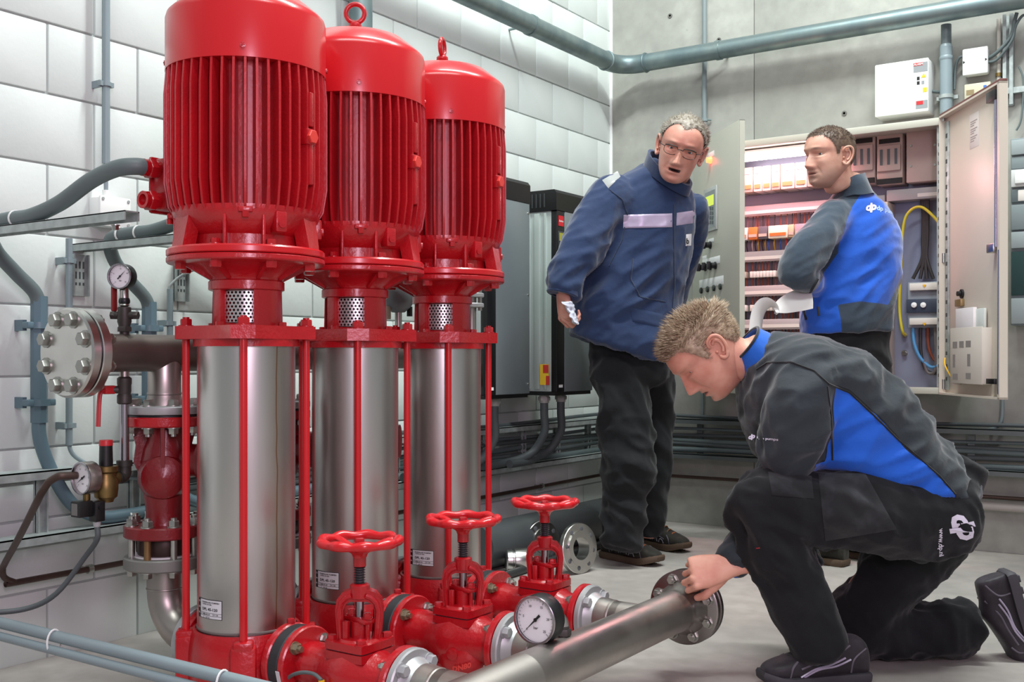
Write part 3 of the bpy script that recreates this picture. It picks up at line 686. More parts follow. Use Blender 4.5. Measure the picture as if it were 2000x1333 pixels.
# ---------------------------------------------------------------- ball valve, drop pipe, regulator, gauge, pressure switch
yd = onX(243, 760, DX).y
def zpx(y, x=243, X=DX): return onX(x, y, X).z
bv = thing('ball_valve', 'ball valve with red lever under the discharge pipe', 'valve', (DX, yd, zpx(790)))
zz = zpx(790)
MB().cyl((0, 0, DZ-.04-zz), (0, 0, zpx(738)-zz), .011, n=16).build('nipple', PIPE, bv)
MB().lathe([(.013, 0), (.0165, .003), (.0165, .02), (.014, .024), (.0155, .03), (.0155, .045), (.0165, .048), (.0165, .06), (.012, .064)], (0, 0, .0), n=20).cyl((-.016, -.022, .034), (0, 0, .034), .009, n=12).build('body', DFIT, bv)
MB().box((-.016, -.03, .034), (.018, .03, .02), None, .004).tube(sm([(-.016, -.04, .036), (-.017, -.05, .03), (-.018, -.054, .01), (-.018, -.057, -.05)], 4), [.008]*9+[.0065]*2+[.009]*2 if False else .0075, 10, flat=.6).build('lever', REDP, bv)
dp = MB().cyl((DX, yd, zpx(925)), (DX, yd, zpx(788)), .0105, n=20).build('drop_pipe', CHROME); tag(dp, 'thin chromed vertical pipe between red-levered ball valve and brass regulator', 'pipe')
yb = onX(207, 940, DX).y; zb = zpx(940, 207)
rg = thing('pressure_regulator', 'aged brass pressure regulator with black bonnet and red cap', 'regulator', (DX, yb, zb))
MB().lathe([(.0, -.048), (.016, -.048), (.018, -.042), (.025, -.036), (.027, -.02), (.027, .002), (.022, .01), (.022, .018), (.027, .022), (.027, .034), (.0, .036)], n=32).cyl((0, 0, .005), (0, .03, .005), .015, n=16).cyl((0, 0, .005), (0, -.03, .005), .014, n=16).build('brass_body', BRASS, rg)
MB().lathe([(.0, .034), (.0155, .035), (.0145, .082), (.0, .082)], n=24).build('bonnet', BLKP, rg)
MB().lathe([(.0, .081), (.0152, .081), (.0152, .092), (.014, .094), (.0, .094)], n=24).build('red_cap', REDP, rg)
eb_ = MB().cyl((DX, yb+.022, zb+.005), (DX, yd-.006, zb+.005), .0135, n=16).tube(sm([(DX, yd-.012, zb+.005), (DX, yd-.003, zb+.008), (DX, yd, zb+.018), (DX, yd, zb+.04)], 4), .0155, 16).lathe([(.018, .03), (.018, .043), (.011, .044)], (DX, yd, zb), n=18).build('elbow_fitting', mat('black_malleable', '35332f', .5, .3)); tag(eb_, 'black elbow fitting between chromed pipe and brass regulator', 'fitting')
gp3 = onX(160, 935, DX)
g3 = gauge('pressure_gauge', 'steel-cased pressure gauge on the side of the brass regulator', gp3, -PI/2, .037, mat('steel_case', 'a7a39d', .3, .9), needle=238, depth=.028, rimm=CHROME)
MB().cyl((0, .027, 0), (0, yb-gp3.y-.02, .0), .011, n=14).cyl((0, .012, -.034), (0, .012, -.05), .008, n=12).build('fitting', BRASS, g3)
gs = gp3+V((0, .012, -.05))
ps = thing('pressure_switch', 'black pressure switch box under the steel-cased gauge', 'switch', gs)
MB().box((0, -.012, -.018), (.034, .036, .036), None, .003).build('housing', BLKP, ps)
MB().box((0, -.0305, -.018), (.02, .002, .026)).build('rating_label', mat('label_grey', '6c6a68', .5), ps)
MB().box((.012, .018, -.026), (.026, .026, .046), None, .003).lathe([(.006, 0), (.006, .003), (.0, .003)], (.026, .018, -.016), (1, 0, 0), 12).build('connector', BLKP, ps)
MB().lathe([(.009, -.049), (.008, -.058), (.006, -.062)], (.012, .018, 0), n=14).build('gland', mat('light_grey_plastic', 'a9adad', .5), ps)
c0 = gs+V((.012, .018, -.06))
cb = MB().tube(sm([c0, c0+V((0, 0, -.03)), onX(165, 1090, .6), onX(110, 1160, .55), onX(50, 1190, .5), onX(-40, 1198, .45), onX(-120, 1195, .4)], 6), .0062, 10).build('switch_cable', DCABLE); tag(cb, 'grey cable hanging from the black pressure switch', 'cable')
# copper sensing line from the gauge to the wall and along both walls
pA = gp3+V((0, -.001, .005))
cl = MB().tube(sm([gp3+V((-.02, .02, .004)), onX(126, 930, DX-.03), onX(112, 932, DX-.04), onX(95, 942, .58)], 4)+sm([onX(80, 965, .56), onX(40, 1045, .33), onX(12, 1096, .12)], 4)+sm([onX(5, 1110, .06), onX(8, 1128, .045), onX(30, 1137, .04), (.04, -3.35, .238), (.04, -2.4, .238), (.04, -1.2, .236), (.04, -.045, .24)], 4), .0085, 12).build('copper_line', COPPER); tag(cl, 'dark copper line bending from the regulator gauge and running along the block wall', 'pipe')
cl2 = MB().tube([(.035, -.04, .24), (.1, -.04, .242), (.9, -.04, .244), (2.8, -.04, .244)], .0085, 12).build('copper_line', COPPER); tag(cl2, 'dark copper line running low along the concrete wall', 'pipe')
for p, ax in [((.04, y, .238), (0, 1, 0)) for y in (-3.18, -2.2, -1.45, -.75)]+[((x, -.04, .244), (1, 0, 0)) for x in (.35, 1.05, 1.75, 2.05)]:
    m = MB(); p = V(p); m.ring(.0085, .013, -.008, .008, p, ax, 16)
    wdir = V((-1, 0, 0)) if ax[1] else V((0, 1, 0))
    m.cyl(p+wdir*.009, p+wdir*.042, .005, n=8); o = m.build('pipe_clip', ZINC, cl if ax[1] else cl2)
# ---------------------------------------------------------------- cable struts with motor cables
for i, Y in enumerate((-3.55, -3.19, -2.83)):
    zt = 1.162
    tipx = onY(258, 470, -3.55).x if i == 0 else .62
    st = thing('cable_strut', ['galvanised strut arm', 'galvanised strut arm', 'galvanised strut arm'][i]+[' carrying the cable of the pump at the bolted header end', ' behind the small black-cased gauge', ' behind the middle pump'][i], 'bracket', (0, Y, zt), 'galvanised strut arms')
    m = MB()
    m.box((tipx/2, .018, .004), (tipx, .003, .021)).box((tipx/2, -.018, .004), (tipx, .003, .021)).box((tipx/2, 0, .0135), (tipx, .039, .003))
    m.build('channel', GALV, st)
    b = MB().box((.006, 0, -.075), (.004, .052, .12)).box((.012, -.024, -.075), (.014, .004, .12)).box((.012, .024, -.075), (.014, .004, .12))
    bo = b.build('wall_plate', GALV, st)
    for zz in (-.045, -.075, -.1):
        for yy in (-.012, 0, .012): MB().box((.0083, yy, zz), (.001, .005, .02 if zz != -.1 else .008)).build('slot', mat('slot_dark', '3c4444', .8), bo)
    MB().bolt((tipx-.06, 0, -.012), (0, 0, -1), .008, .01).build('bolt', ZINC, st)
    gx, gy, gz = PX-.19, PYS[i]-.135, 1.278
    pts = [(gx, gy+.02, gz), (gx-.005, gy-.015, gz), (gx-.05, gy-.035, gz-.004), (gx-.16, Y+.0, gz-.02), (gx-.28, Y, gz-.062), (gx-.4, Y, zt+.032), (.25, Y, zt+.031), (.14, Y+.01, zt+.022), (.085, Y+.06, zt-.03), (.062, Y+.13, zt-.085), (.06, Y+.19, zt-.14), (.06, Y+.2, zt-.2)]
    cbm = MB().tube(sm(pts, 8), .0192, 14).build('motor_cable', CABLE); tag(cbm, 'thick grey motor cable of the '+['pump at the bolted header end', 'middle pump', 'pump closest to the drive cabinets'][i], 'cable', 'thick grey motor cables')
    for x in (.2, .28): MB().ring(.0192, .0212, -.003, .003, (x, Y, zt+.031), (1, 0, 0), 18).build('cable_tie', TIE, cbm)
    # rigid sleeve on the wall and flexible tail to the ladder
    yc = Y+.2
    sl = thing('cable_sleeve', 'blue-grey conduit sleeve on the wall '+['under the strut by the bolted header end', 'behind the small black-cased gauge', 'behind the middle pump'][i], 'conduit', (.06, yc, .67), 'blue-grey conduit sleeves')
    MB().prism([(.0225*math.cos(k*PI/4+PI/8), .0225*math.sin(k*PI/4+PI/8)) for k in range(8)], (0, 0, 0), (0, 0, 1), .347).build('conduit', PVCD, sl)
    for zc in (.055, .267):
        MB().ring(.022, .029, -.009, .009, (0, 0, zc), (0, 0, 1), 20).box((.0, .032, zc), (.03, .02, .018), None, .003).box((.0, -.032, zc), (.03, .02, .018), None, .003).box((-.04, -.03, zc), (.04, .012, .03)).build('clamp', PVCD, sl)
    fx = MB().tube(sm([(.06, yc, .69), (.06, yc, .64), (.062, yc+.015, .58), (.068, yc+.05, .5), (.072, yc+.1, .43), (.076, yc+.18, .39), (.078, yc+.26, .386), (.078, yc+.345, .388)], 6), .0185, 14).build('flexible_conduit', PVCD)
    tag(fx, 'grey flexible conduit from wall sleeve to ladder '+['by the bolted header end', 'behind the gauge', 'behind the middle pump'][i], 'conduit', 'flexible conduits')
    for q in (.27, .32): MB().ring(.0185, .0205, -.003, .003, (.078, yc+q, .382), (0, 1, 0), 16).build('cable_tie', TIE, fx)
# thin conduits
def conduit(label, X, y_, z0, z1, r, clamps, m=PVC):
    o = MB().cyl((X, y_, z0), (X, y_, z1), r, n=16).build('conduit', m, None); tag(o, label, 'conduit')
    for zc in clamps:
        MB().ring(r, r*1.35, -.006, .006, (X, y_, zc), (0, 0, 1), 16).box((X, y_-r*1.5, zc), (.014, r*.9, .014)).box((X, y_+r*1.5, zc), (.014, r*.9, .014)).box((X/2, y_-r*1.4, zc), (X, .008, .02)).build('clip', PVC, o)
    return o
p = onX(207, 320, .04); conduit('straight grey conduit above the white wall junction box', .04, p.y, p.z, 2.6, .0115, (onX(207, 165, .04).z, 2.3))
zj = onX(207, 372, .04).z
o = MB().cyl((.04, p.y, zj-.01), (.04, p.y, p.z+.02), .0062, n=12).build('thin_conduit', PVC); tag(o, 'thin grey tube entering the white wall junction box from above', 'conduit')
jc = onX(214, 416, .03)
jb = thing('junction_box', 'white square junction box on the block wall behind the motor cable', 'box', (0, jc.y, jc.z))
MB().box((.027, 0, 0), (.054, .1, .085), None, .006).build('box', WHITE, jb)
MB().box((.056, 0, 0), (.008, .104, .088), None, .003).build('lid', WHITE, jb)
for a in (-1, 1):
    for b in (-1, 1): MB().lathe([(.005, 0), (.0045, .002), (0, .002)], (.06, a*.043, b*.035), (1, 0, 0), 10).build('screw', mat('screw_grey', 'a5a8a8', .4), jb)
MB().cyl((.04, p.y-jc.y, .04), (.04, p.y-jc.y, zj-jc.z), .0105, n=12).build('entry', WHITE, jb)
p = onX(135, 480, .04); q = onX(135, 870, .04)
o = conduit('slim blue-grey conduit behind the bolted blind flange', .04, p.y, q.z, p.z+.02, .0095, (onX(135, 832, .04).z, onX(135, 510, .04).z), PVC)
o = MB().tube(sm([q+V((0, 0, .03)), q, q+V((.005, .012, -.03)), q+V((.02, .05, -.06)), q+V((.03, .1, -.09)), q+V((.035, .3, -.13))], 5), .006, 10).build('thin_cable', PVC); tag(o, 'thin grey cable leaving the slim conduit behind the blind flange', 'cable')
p = onX(332, 565, .04)
conduit('short slim conduit on the wall beside the middle strut arm', .04, p.y, .62, p.z, .0095, (onX(332, 632, .04).z,), PVC)
o = MB().tube(sm([p+V((0, 0, -.02)), p+V((.0, .0, .01)), p+V((.04, .03, .05)), p+V((.16, .05, .075)), p+V((.3, .06, .085)), p+V((.38, .06, .11)), (.46, -2.83, 1.165)], 6), .0042, 10).build('sensor_cable', mat('pale_grey_cable', 'a3abab', .5)); tag(o, 'pale thin sensor cable arching from the short slim conduit', 'cable')
# pressure transmitter on the header behind the middle pump
tp_ = onX(778, 580, DX)
tr_ = thing('pressure_transmitter', 'grey domed pressure transmitter behind the middle pump', 'sensor', (DX, tp_.y, DZ+.04))
h = tp_.z-DZ-.04
MB().cyl((0, 0, 0), (0, 0, h-.02), .011, n=14).build('stem', PIPE, tr_)
MB().lathe([(.0, -.05), (.02, -.048), (.04, -.03), (.05, -.01), (.05, .03), (.04, .045), (.0, .05)], (0, 0, h), n=28).build('housing', mat('grey_housing', '70777b', .4), tr_)
MB().cyl((.02, .03, h-.06), (.02, .03, h-.03), .009, n=12).build('gland', BLKP, tr_)
MB().cyl((-.01, -.035, h-.07), (-.01, -.035, h-.03), .008, n=12).build('gland', mat('beige_gland', '9c9680', .5), tr_)
# ---------------------------------------------------------------- wall ladder
ld = thing('cable_ladder', 'galvanised cable ladder mounted along the white block wall', 'cable ladder', (0, -2.2, .45))
for z in (.54, .365):
    MB().box((.075, 0, z-.45), (.07, 4.2, .004)).box((.108, 0, z-.45-.01), (.004, 4.2, .024)).box((.042, 0, z-.45-.02), (.004, 4.2, .04)).build('rail', GALV, ld)
k = 0
y = onX(90, 1000, .08).y-.9
while y < -.15:
    MB().box((.05, y+2.2, 0), (.012, .03, .18)).box((.06, y+2.2+.013, 0), (.016, .004, .18)).box((.06, y+2.2-.013, 0), (.016, .004, .18)).build('rung', GALV, ld); y += .3
lb = thing('cable_ladder', 'galvanised cable ladder mounted along the concrete wall', 'cable ladder', (1.5, 0, .45))
for z in (.54, .365): MB().box((0, -.075, z-.45), (2.8, .07, .004)).box((0, -.108, z-.46), (2.8, .004, .024)).build('rail', mat('dull_galv', '6f7676', .5, .6, var=.2), lb)
for k in range(9): MB().box((-1.28+k*.32, -.05, 0), (.03, .012, .18)).build('rung', mat('dull_galv', '6f7676'), lb)
cabs = [(.382, .07, .014, 'grey'), (.41, .06, .011, 'dark'), (.435, .055, .012, 'grey'), (.46, .06, .009, 'dark'), (.485, .05, .008, 'grey'), (.553, .07, .009, 'dark')]
for i, (z, x, r, kd) in enumerate(cabs):
    y0 = -3.1 if i in (4,) else -2.95
    wv = lambda s: .006*math.sin(s*3.1+i*1.7)
    pts = [(x+.004*math.sin(s*2+i), s, z+wv(s)) for s in [y0+k*.25 for k in range(int((-.2-y0)/.25)+1)]]
    pts += [(x+.01, -.14, z), (x+.05, -.085, z)]+[(x+.2+k*.3, -.06-.005*math.sin(k), z+wv(k*.3)) for k in range(8)]
    o = MB().tube(sm(pts, 3), r, 10).build('wall_cable', DCABLE if kd == 'dark' else CABLE)
    tag(o, ['thick grey cable lying lowest along the wall ladders', 'dark cable just above the lowest one on the wall ladders', 'grey cable midway between the rails of the wall ladders', 'dark cable just above the midway grey one on the wall ladders', 'thin grey cable topmost between the rails of the wall ladders', 'dark cable lying on the upper rail of the wall ladders'][i], 'cable', 'cables on the wall ladders')
# wall pipe behind the pumps
p = onX(705, 30, .07)
wp = MB().cyl((.07, p.y, 0), (.07, p.y, 3.3), .043, n=32).build('wall_riser', GALVP); tag(wp, 'thick galvanised riser pipe on the block wall behind the pumps', 'pipe')
# conduit pair in the foreground
pc = [(0, 1212), (450, 1330)]
YP = -3.72
a = onY(0, 1212, YP); b = onY(450, 1328, YP); dz = .252
o1 = MB().cyl((.0, YP, .256), (1.42, YP, .256), .0125, n=20).build('floor_conduit', PVC); tag(o1, 'upper grey conduit of the tied pair beside the first pump base', 'conduit')
o2 = MB().cyl((.0, YP-.012, .231), (1.42, YP-.012, .231), .0095, n=20).build('floor_conduit', PVC); tag(o2, 'lower thinner grey conduit of the tied pair beside the first pump base', 'conduit')
for x in (onY(110, 1240, YP).x, onY(440, 1325, YP).x):
    m = MB(); m.tube([(x+.01*((k % 16) > 8)*0, YP-.005+.0165*math.cos(2*PI*k/20), .245+.0265*math.sin(2*PI*k/20)) for k in range(20)], .0022, 6, True)
    m.build('cable_tie', TIE, o1)
sp = MB().box((1.38, YP-.004, .111), (.03, .04, .222)).box((1.38, YP, .005), (.09, .09, .01)).build('conduit_stand', GALV); tag(sp, 'galvanised stand holding up the grey conduit pair', 'stand')
# sensor plug at the first valve
q0 = onY(560, 1328, -3.45); q1 = onY(628, 1330, -3.47)
o = MB().tube(sm([q0+V((-.03, 0, -.05)), q0, onY(585, 1315, -3.46), onY(612, 1317, -3.465), q1], 6), .004, 10).build('plug_cable', CABLE); tag(o, 'thin grey cable with yellow plug in front of the first globe valve', 'cable')
MB().cyl(q1, q1+V((.004, 0, -.035)), .0065, n=12).build('yellow_plug', YEL, o)
# ---------------------------------------------------------------- galvanised sprinkler pipe high on the walls
gz = 2.362
gl = thing('galvanised_pipe', 'galvanised sprinkler pipe running high around the room corner', 'pipe', (.12, -.12, gz))
MB().cyl((0, -5.2, 0), (0, -.13, 0), .044, n=32).build('wall_run', GALVP, gl)
MB().cyl((.13, 0, 0), (4.2, 0, 0), .044, n=32).build('wall_run', GALVP, gl)
R0 = .12; MB().tube([(0, -.16, 0), (0, -.12, 0)]+[(R0-R0*math.cos(PI/2*k/8), -R0+R0*math.sin(PI/2*k/8), 0) for k in range(1, 8)]+[(.12, 0, 0), (.16, 0, 0)], .0465, 24).build('elbow', GALVP, gl)
for p_, ax in (((0, -.15, 0), (0, 1, 0)), ((.15, 0, 0), (1, 0, 0))): MB().torus(p_, ax, .0465, .005, 32, 8).build('coupling', GALVP, gl)
for y in (-.85, -2.4): MB().ring(.044, .048, -.012, .012, (0, y, 0), (0, 1, 0), 28).cyl((-.12, y, 0), (-.04, y, 0), .006, n=8).build('hanger', GALVP, gl)
for x in (.55, 2.3): MB().ring(.044, .048, -.012, .012, (x, 0, 0), (1, 0, 0), 28).cyl((x, .12, 0), (x, .04, 0), .006, n=8).build('hanger', GALVP, gl)
# ---------------------------------------------------------------- things on the floor by the wall
DPV = mat('dark_grey_pvc', '4c5052', .38, var=.12)
fp = MB().lathe([(.0, 0), (.092, .0), (.092, 1.28), (.088, 1.29), (.08, 1.29), (.08, 1.2), (.0, 1.2)], (.28, -1.62, .093), (.02, 1, 0), 40).build('drain_pipe', DPV); tag(fp, 'dark grey plastic drain pipe lying on the floor by the wall', 'pipe')
o = MB().cyl((.47, -1.75, .016), (.43, -.75, .016), .016, n=16).build('thin_pipe', mat('black_pipe', '303232', .45)); tag(o, 'thin black pipe on the floor beside the dark drain pipe', 'pipe')
def loose_flange(label, px, py, rr, hole, lean, rz, group):
    c = onZ(px, py, 0); t = thing('steel_flange', label, 'flange', (c.x, c.y, 0), group)
    M = Matrix.Rotation(rz, 3, 'Z') @ Matrix.Rotation(lean, 3, 'Y'); n = M @ V((1, 0, 0)); up = M @ V((0, 0, 1)); c0 = up*rr+V((0, 0, 0)); side = n.cross(up)
    m = MB().ring(hole, rr, -.011, .011, c0, n, 48, .002); m.ring(hole, hole*1.5, .011, .017, c0, n, 36); m.ring(hole, hole*1.35, -.04, -.011, c0, n, 36)
    o = m.build('ring', FLG, t)
    for k in range(8):
        a = k*PI/4+.2; p = c0+side*(rr*.78*math.cos(a))+up*(rr*.78*math.sin(a))
        MB().lathe([(.0095, 0), (.0085, .0006), (.0, .0006)], p+n*.011, n, 14).build('bolt_hole', mat('hole_grey', '55565a', .6), t)
loose_flange('loose steel flange ring standing upright next to the drain pipe end', 1133, 1121, .099, .046, -.10, math.radians(-12), 'loose steel flanges')
loose_flange('loose steel flange leaning behind the handwheel, next to the threaded coupling', 1063, 1098, .085, .035, -.16, math.radians(-20), 'loose steel flanges')
c = onZ(1010, 1118, 0)
cp = thing('pipe_coupling', 'short silver threaded pipe coupling lying on the floor', 'coupling', (c.x, c.y, .047))
ax = V((.75, .66, 0))
MB().lathe([(.0, -.045), (.036, -.045), (.042, -.04), (.043, -.02), (.04, -.018), (.04, -.012), (.046, -.01), (.047, .0), (.047, .04), (.044, .045), (.03, .045), (.03, .02), (.0, .02)], (0, 0, 0), ax, 36).build('sleeve', FLG, cp)
MB().lathe([(.0, -.0465), (.028, -.0465), (.03, -.045)], (0, 0, 0), ax, 30).build('end_cap', mat('dark_cap', '5a5c60', .4, .6), cp)
# ================================================================ DRIVES ON THE BLOCK WALL
ALU = mat('drive_grey_panel', '8d979b', .38, .55, var=.06)
ALUS = mat('drive_side_panel', 'b9c4c0', .4, .4)
def make_drive(label, y0):
    W, Dp, z0, z1 = .31, .33, .70, 1.49
    t = thing('drive_cabinet', label, 'cabinet', (0, y0, z0), 'grey wall-hung drive cabinets')
    Hh = z1-z0
    MB().box((Dp/2-.01, W/2, Hh/2), (Dp-.02, W-.004, Hh), None, .004).build('body', ALUS, t)
    for k in range(7): MB().box((.03+k*.042, -.002, Hh/2), (.028 if k % 2 else .012, .008, Hh-.02), None, .002).build('side_fin', ALUS, t)
    ct = MB().box((Dp-.005, .033, Hh/2), (.03, .062, Hh), None, .003).build('control_strip', BLKP, t)
    fp = MB().box((Dp-.002, .065+(W-.065)/2, Hh/2), (.026, W-.067, Hh), None, .003).build('front_panel', ALU, t)
    for zz in (.04, Hh*.52, Hh-.04): MB().lathe([(.004, 0), (.0035, .002), (0, .002)], (Dp+.011, W-.012, zz), (1, 0, 0), 10).build('screw', ZINC, fp)
    MB().box((Dp/2, W/2, -.008), (Dp, W, .016)).build('bottom_plate', BLKP, t)
    # hood: chamfered with vents
    pr = [(-.0, 0), (Dp+.012, 0), (Dp+.012, .075), (Dp-.0, .09), (0, .09)]
    m = MB(); n = len(pr); vs = [(x, yy, Hh+z) for yy in (-.006, W+.002) for x, z in pr]
    m.add(vs, [tuple(range(n)), tuple(range(2*n-1, n-1, -1))]+[(i, i+n, (i+1) % n+n, (i+1) % n) for i in range(n)])
    hd_ = m.build('hood', BLKP, t)
    for k in range(12): MB().box((.05+k*.021, -.007, Hh+.045), (.006, .004, .06)).build('vent_slot', mat('vent_edge', '3a3d3e', .4), hd_)
    lg = MB().box((Dp+.0115, .033, Hh-.045), (.002, .042, .045)).build('red_badge', mat('badge_red', 'd0232e', .4), ct)
    m = MB(); text_on(m, 'Danfoss', .011, (Dp+.0128, .014, Hh-.049), (0, 1, 0), (0, .15, 1), .02); m.build('badge_print', WHITE, lg)
    sc = MB().box((Dp+.0115, .033, Hh-.13), (.003, .05, .08), None, .001).build('keypad', mat('keypad_grey', '3b3e3f', .4), ct)
    MB().box((Dp+.0135, .033, Hh-.115), (.002, .034, .035)).build('display', mat('lcd_yellow', 'a8a43a', .4), sc)
    for a in (-1, 0, 1):
        MB().box((Dp+.0135, .033+a*.012, Hh-.152), (.002, .007, .006)).build('key', mat('key_grey', '808484', .5), sc)
    wl_ = MB().box((.28, -.0065, .075), (.045, .002, .09)).build('warning_sticker', mat('sticker_yellow', 'd9b32c', .5), t)
    MB().box((.288, -.0078, .1), (.028, .001, .035)).build('sticker_red', mat('sticker_redink', 'b3312b', .5), wl_)
    MB().box((.298, -.0078, .05), (.018, .001, .04)).build('sticker_red', mat('sticker_redink', 'b3312b', .5), wl_)
    MB().box((Dp+.012, .03, .025), (.001, .03, .012)).build('rating_label', WHITE, ct)
    for (gx, gy) in ((.25, .04), (.25, .18)):
        MB().cyl((gx, gy, -.015), (gx, gy, -.05), .022, n=16).hexa((gx, gy, -.04), (0, 0, 1), .027, .018).build('cable_gland', mat('pale_gland', '9fa09a', .5), t)
    return t
for i, y0 in enumerate((-1.625, -1.10)):
    d = make_drive(['grey drive cabinet behind the pumps, further from the room corner', 'grey drive cabinet with red badge, behind the man in navy'][i], y0)
    for j, gy in enumerate((.04, .18)):
        pts = [(.25, y0+gy, .66), (.25, y0+gy, .6), (.245, y0+gy+.01, .52), (.2, y0+gy+.0, .44), (.17, y0+gy-.06, .405), (.135+.04*j, y0+gy-.15, .39), (.133+.04*j, y0+gy-.3, .388)]
        o = MB().tube(sm(pts, 6), .018, 14).build('drive_cable', DCABLE); tag(o, 'thick dark cable from the drive cabinet '+['further from the corner, ', 'behind the man in navy, '][i]+['strip side', 'panel side'][j], 'cable', 'thick cables under the drive cabinets')
# ================================================================ MAIN CONTROL CABINET
BEIGE = mat('cabinet_grey_beige', 'b9b8aa', .42, var=.04, vscale=2)
BEIGEI = mat('cabinet_inside', 'c9bdb0', .45)
CX0, CX1, CZ0, CZ1, CY = .62, 1.772, .695, 1.862, -.3
cab = thing('control_cabinet', 'open beige electrical control cabinet on the concrete wall', 'cabinet', (CX0, 0, CZ0))
CW, CH = CX1-CX0, CZ1-CZ0
def cr(x, y, z): return V((x-CX0, y, z-CZ0))
MB().box((CW/2, -.008, CH/2), (CW, .016, CH)).build('back_panel', mat('mounting_plate', '8d93a8', .4, .3, var=.08), cab)
for nme, c, d in (('side_panel', (.006, CY/2, CH/2), (.012, -CY, CH)), ('side_panel', (CW-.006, CY/2, CH/2), (.012, -CY, CH)), ('top_panel', (CW/2, CY/2, CH-.006), (CW, -CY, .012)), ('bottom_panel', (CW/2, CY/2, .006), (CW, -CY, .012))):
    MB().box(c, d, None, .002).build(nme, BEIGE, cab)
for c, d in (((CW/2, CY, CH-.016), (CW, .018, .032)), ((CW/2, CY, .014), (CW, .018, .028)), ((CW-.014, CY, CH/2), (.028, .018, CH)), ((.014, CY, CH/2), (.028, .018, CH))): MB().box(c, d, None, .003).build('frame_rail', BEIGE, cab)
# perforated post on hinge side
pp = MB().box((CW-.035, CY+.02, CH/2), (.016, .02, CH-.06)).build('perforated_post', GALV, cab)
for k in range(26): MB().box((CW-.035, CY+.0095, .08+k*.039), (.006, .001, .014)).build('slot', mat('slot_dark', '3c4444', .8), pp)
def comp(name, x0, y0, x1, y1, d0, d1, m, bev=.003, parent=None, label=None):
    """a box inside the cabinet from photo pixels at front depth d1 (distance from wall) back to d0"""
    a = onY(x0, y0, -d1); b = onY(x1, y1, -d1); zc = (a.z+b.z)/2; hz = abs(a.z-b.z)
    # keep the box square: use mean of the projected corners
    o = MB().box(cr((a.x+b.x)/2, -(d0+d1)/2, zc), (abs(b.x-a.x), d1-d0, hz), None, bev).build(name, m, parent or cab)
    if label: o['label'] = label
    return o
LG = mat('duct_grey', 'a7a3a3', .5); MODW = mat('module_white', 'd9d5cd', .45); MODB = mat('module_beige', 'b5a89a', .45)
DUCTS = [(410, .02, .09), (500, .02, .09), (568, .02, .09), (634, .02, .09), (700, .02, .09)]
zs = [onY(1500, y, -.09).z for y, _, _ in DUCTS]
X_a, X_b = CX0+.03, 1.46
for z in zs:
    du = MB().box(cr((X_a+X_b)/2, -.055, z), (X_b-X_a, .07, .05), None, .003).build('wire_duct', LG, cab)
    MB().box(cr((X_a+X_b)/2, -.0915, z-.008), (X_b-X_a-.05, .002, .016)).build('label_strip', MODW, du)
# tube lamp under the top
zl = onY(1530, 300, -.2).z
lamp = thing('cabinet_lamp', 'glowing white tube lamp inside the control cabinet', 'lamp', (1.0, -.17, zl))
MB().box((0, .03, .028), (.5, .06, .024), None, .004).build('lamp_body', WHITE, lamp)
MB().cyl((-.22, 0, 0), (.22, 0, 0), .014, n=20).build('tube', mat('lamp_glow', 'fff2f2', .5, emit='ffe8ea', estr=10), lamp)
for s in (-1, 1): MB().box((s*.23, 0, .008), (.02, .03, .05), None, .004).build('end_socket', WHITE, lamp)
l = bpy.data.lights.new('cabinet_lamp_light', 'AREA'); l.energy = 6.5; l.color = (1, .36, .42); l.shape = 'RECTANGLE'; l.size = .44; l.size_y = .05
lo = bpy.data.objects.new('cabinet_lamp_light', l); COL.objects.link(lo); lo.location = (1.0, -.2, zl-.02); lo.rotation_euler = (math.radians(-15), 0, 0)
# controller modules row
zr = onY(1500, 350, -.1).z
x = X_a+.02
for k, wd in enumerate((.05, .035, .035, .06, .045, .045, .045, .07, .06, .06, .05)):
    if x+wd > X_b: break
    mo = MB().box(cr(x+wd/2, -.075, zr), (wd-.004, .11, .12), None, .004).build('controller_module', MODW if k % 3 else MODB, cab)
    MB().box(cr(x+wd/2, -.131, zr-.035), (wd*.7, .004, .02)).build('module_terminal', mat('connector_amber', '9a7b4c', .5), mo)
    MB().box(cr(x+wd/2, -.131, zr+.035), (wd*.6, .003, .018)).build('module_lens', mat('module_print', '8a8f90', .5), mo); x += wd
# relay row
zr = onY(1500, 455, -.1).z; x = X_a+.02
WIREC = [mat('wire_red', 'c03028', .5), mat('wire_brown', '7c3a24', .5), mat('wire_white', 'c8bcb4', .5), mat('wire_black', '2a2726', .5), mat('wire_yellow', 'c6a42c', .5), mat('wire_blue', '2b5fae', .5)]
for k, (wd, c) in enumerate(((.06, 'd9cfa5'), (.09, 'd8d6cf'), (.05, 'd87a3a'), (.05, '5c5f66'), (.1, 'e3e0c6'), (.03, 'c9b08c'), (.07, '9d949c'), (.04, 'b9afb2'), (.06, 'b5a89a'), (.06, '8b8287'))):
    if x+wd > X_b: break
    mo = MB().box(cr(x+wd/2, -.07, zr), (wd-.004, .1, .06), None, .003).build('relay_module', mat('relay_'+c, c, .45), cab)
    MB().box(cr(x+wd/2, -.122, zr-.012), (wd*.8, .004, .014)).build('relay_band', mat('relay_orange', 'e06a2c', .5) if k in (1, 4) else MODB, mo)
    for j in range(3):
        xx = x+wd*(.2+.3*j); MB().tube(sm([cr(xx, -.08, zr-.03), cr(xx+.004, -.1, zr-.055), cr(xx, -.075, zs[1]+.024)], 4), .0028, 6).build('wire', WIREC[(k+j) % 6], mo)
    for j in range(3):
        xx = x+wd*(.2+.3*j); MB().tube([cr(xx, -.075, zs[0]-.024), cr(xx, -.08, zr+.03)], .0024, 6).build('wire', WIREC[1 if j else 3], mo)
    x += wd
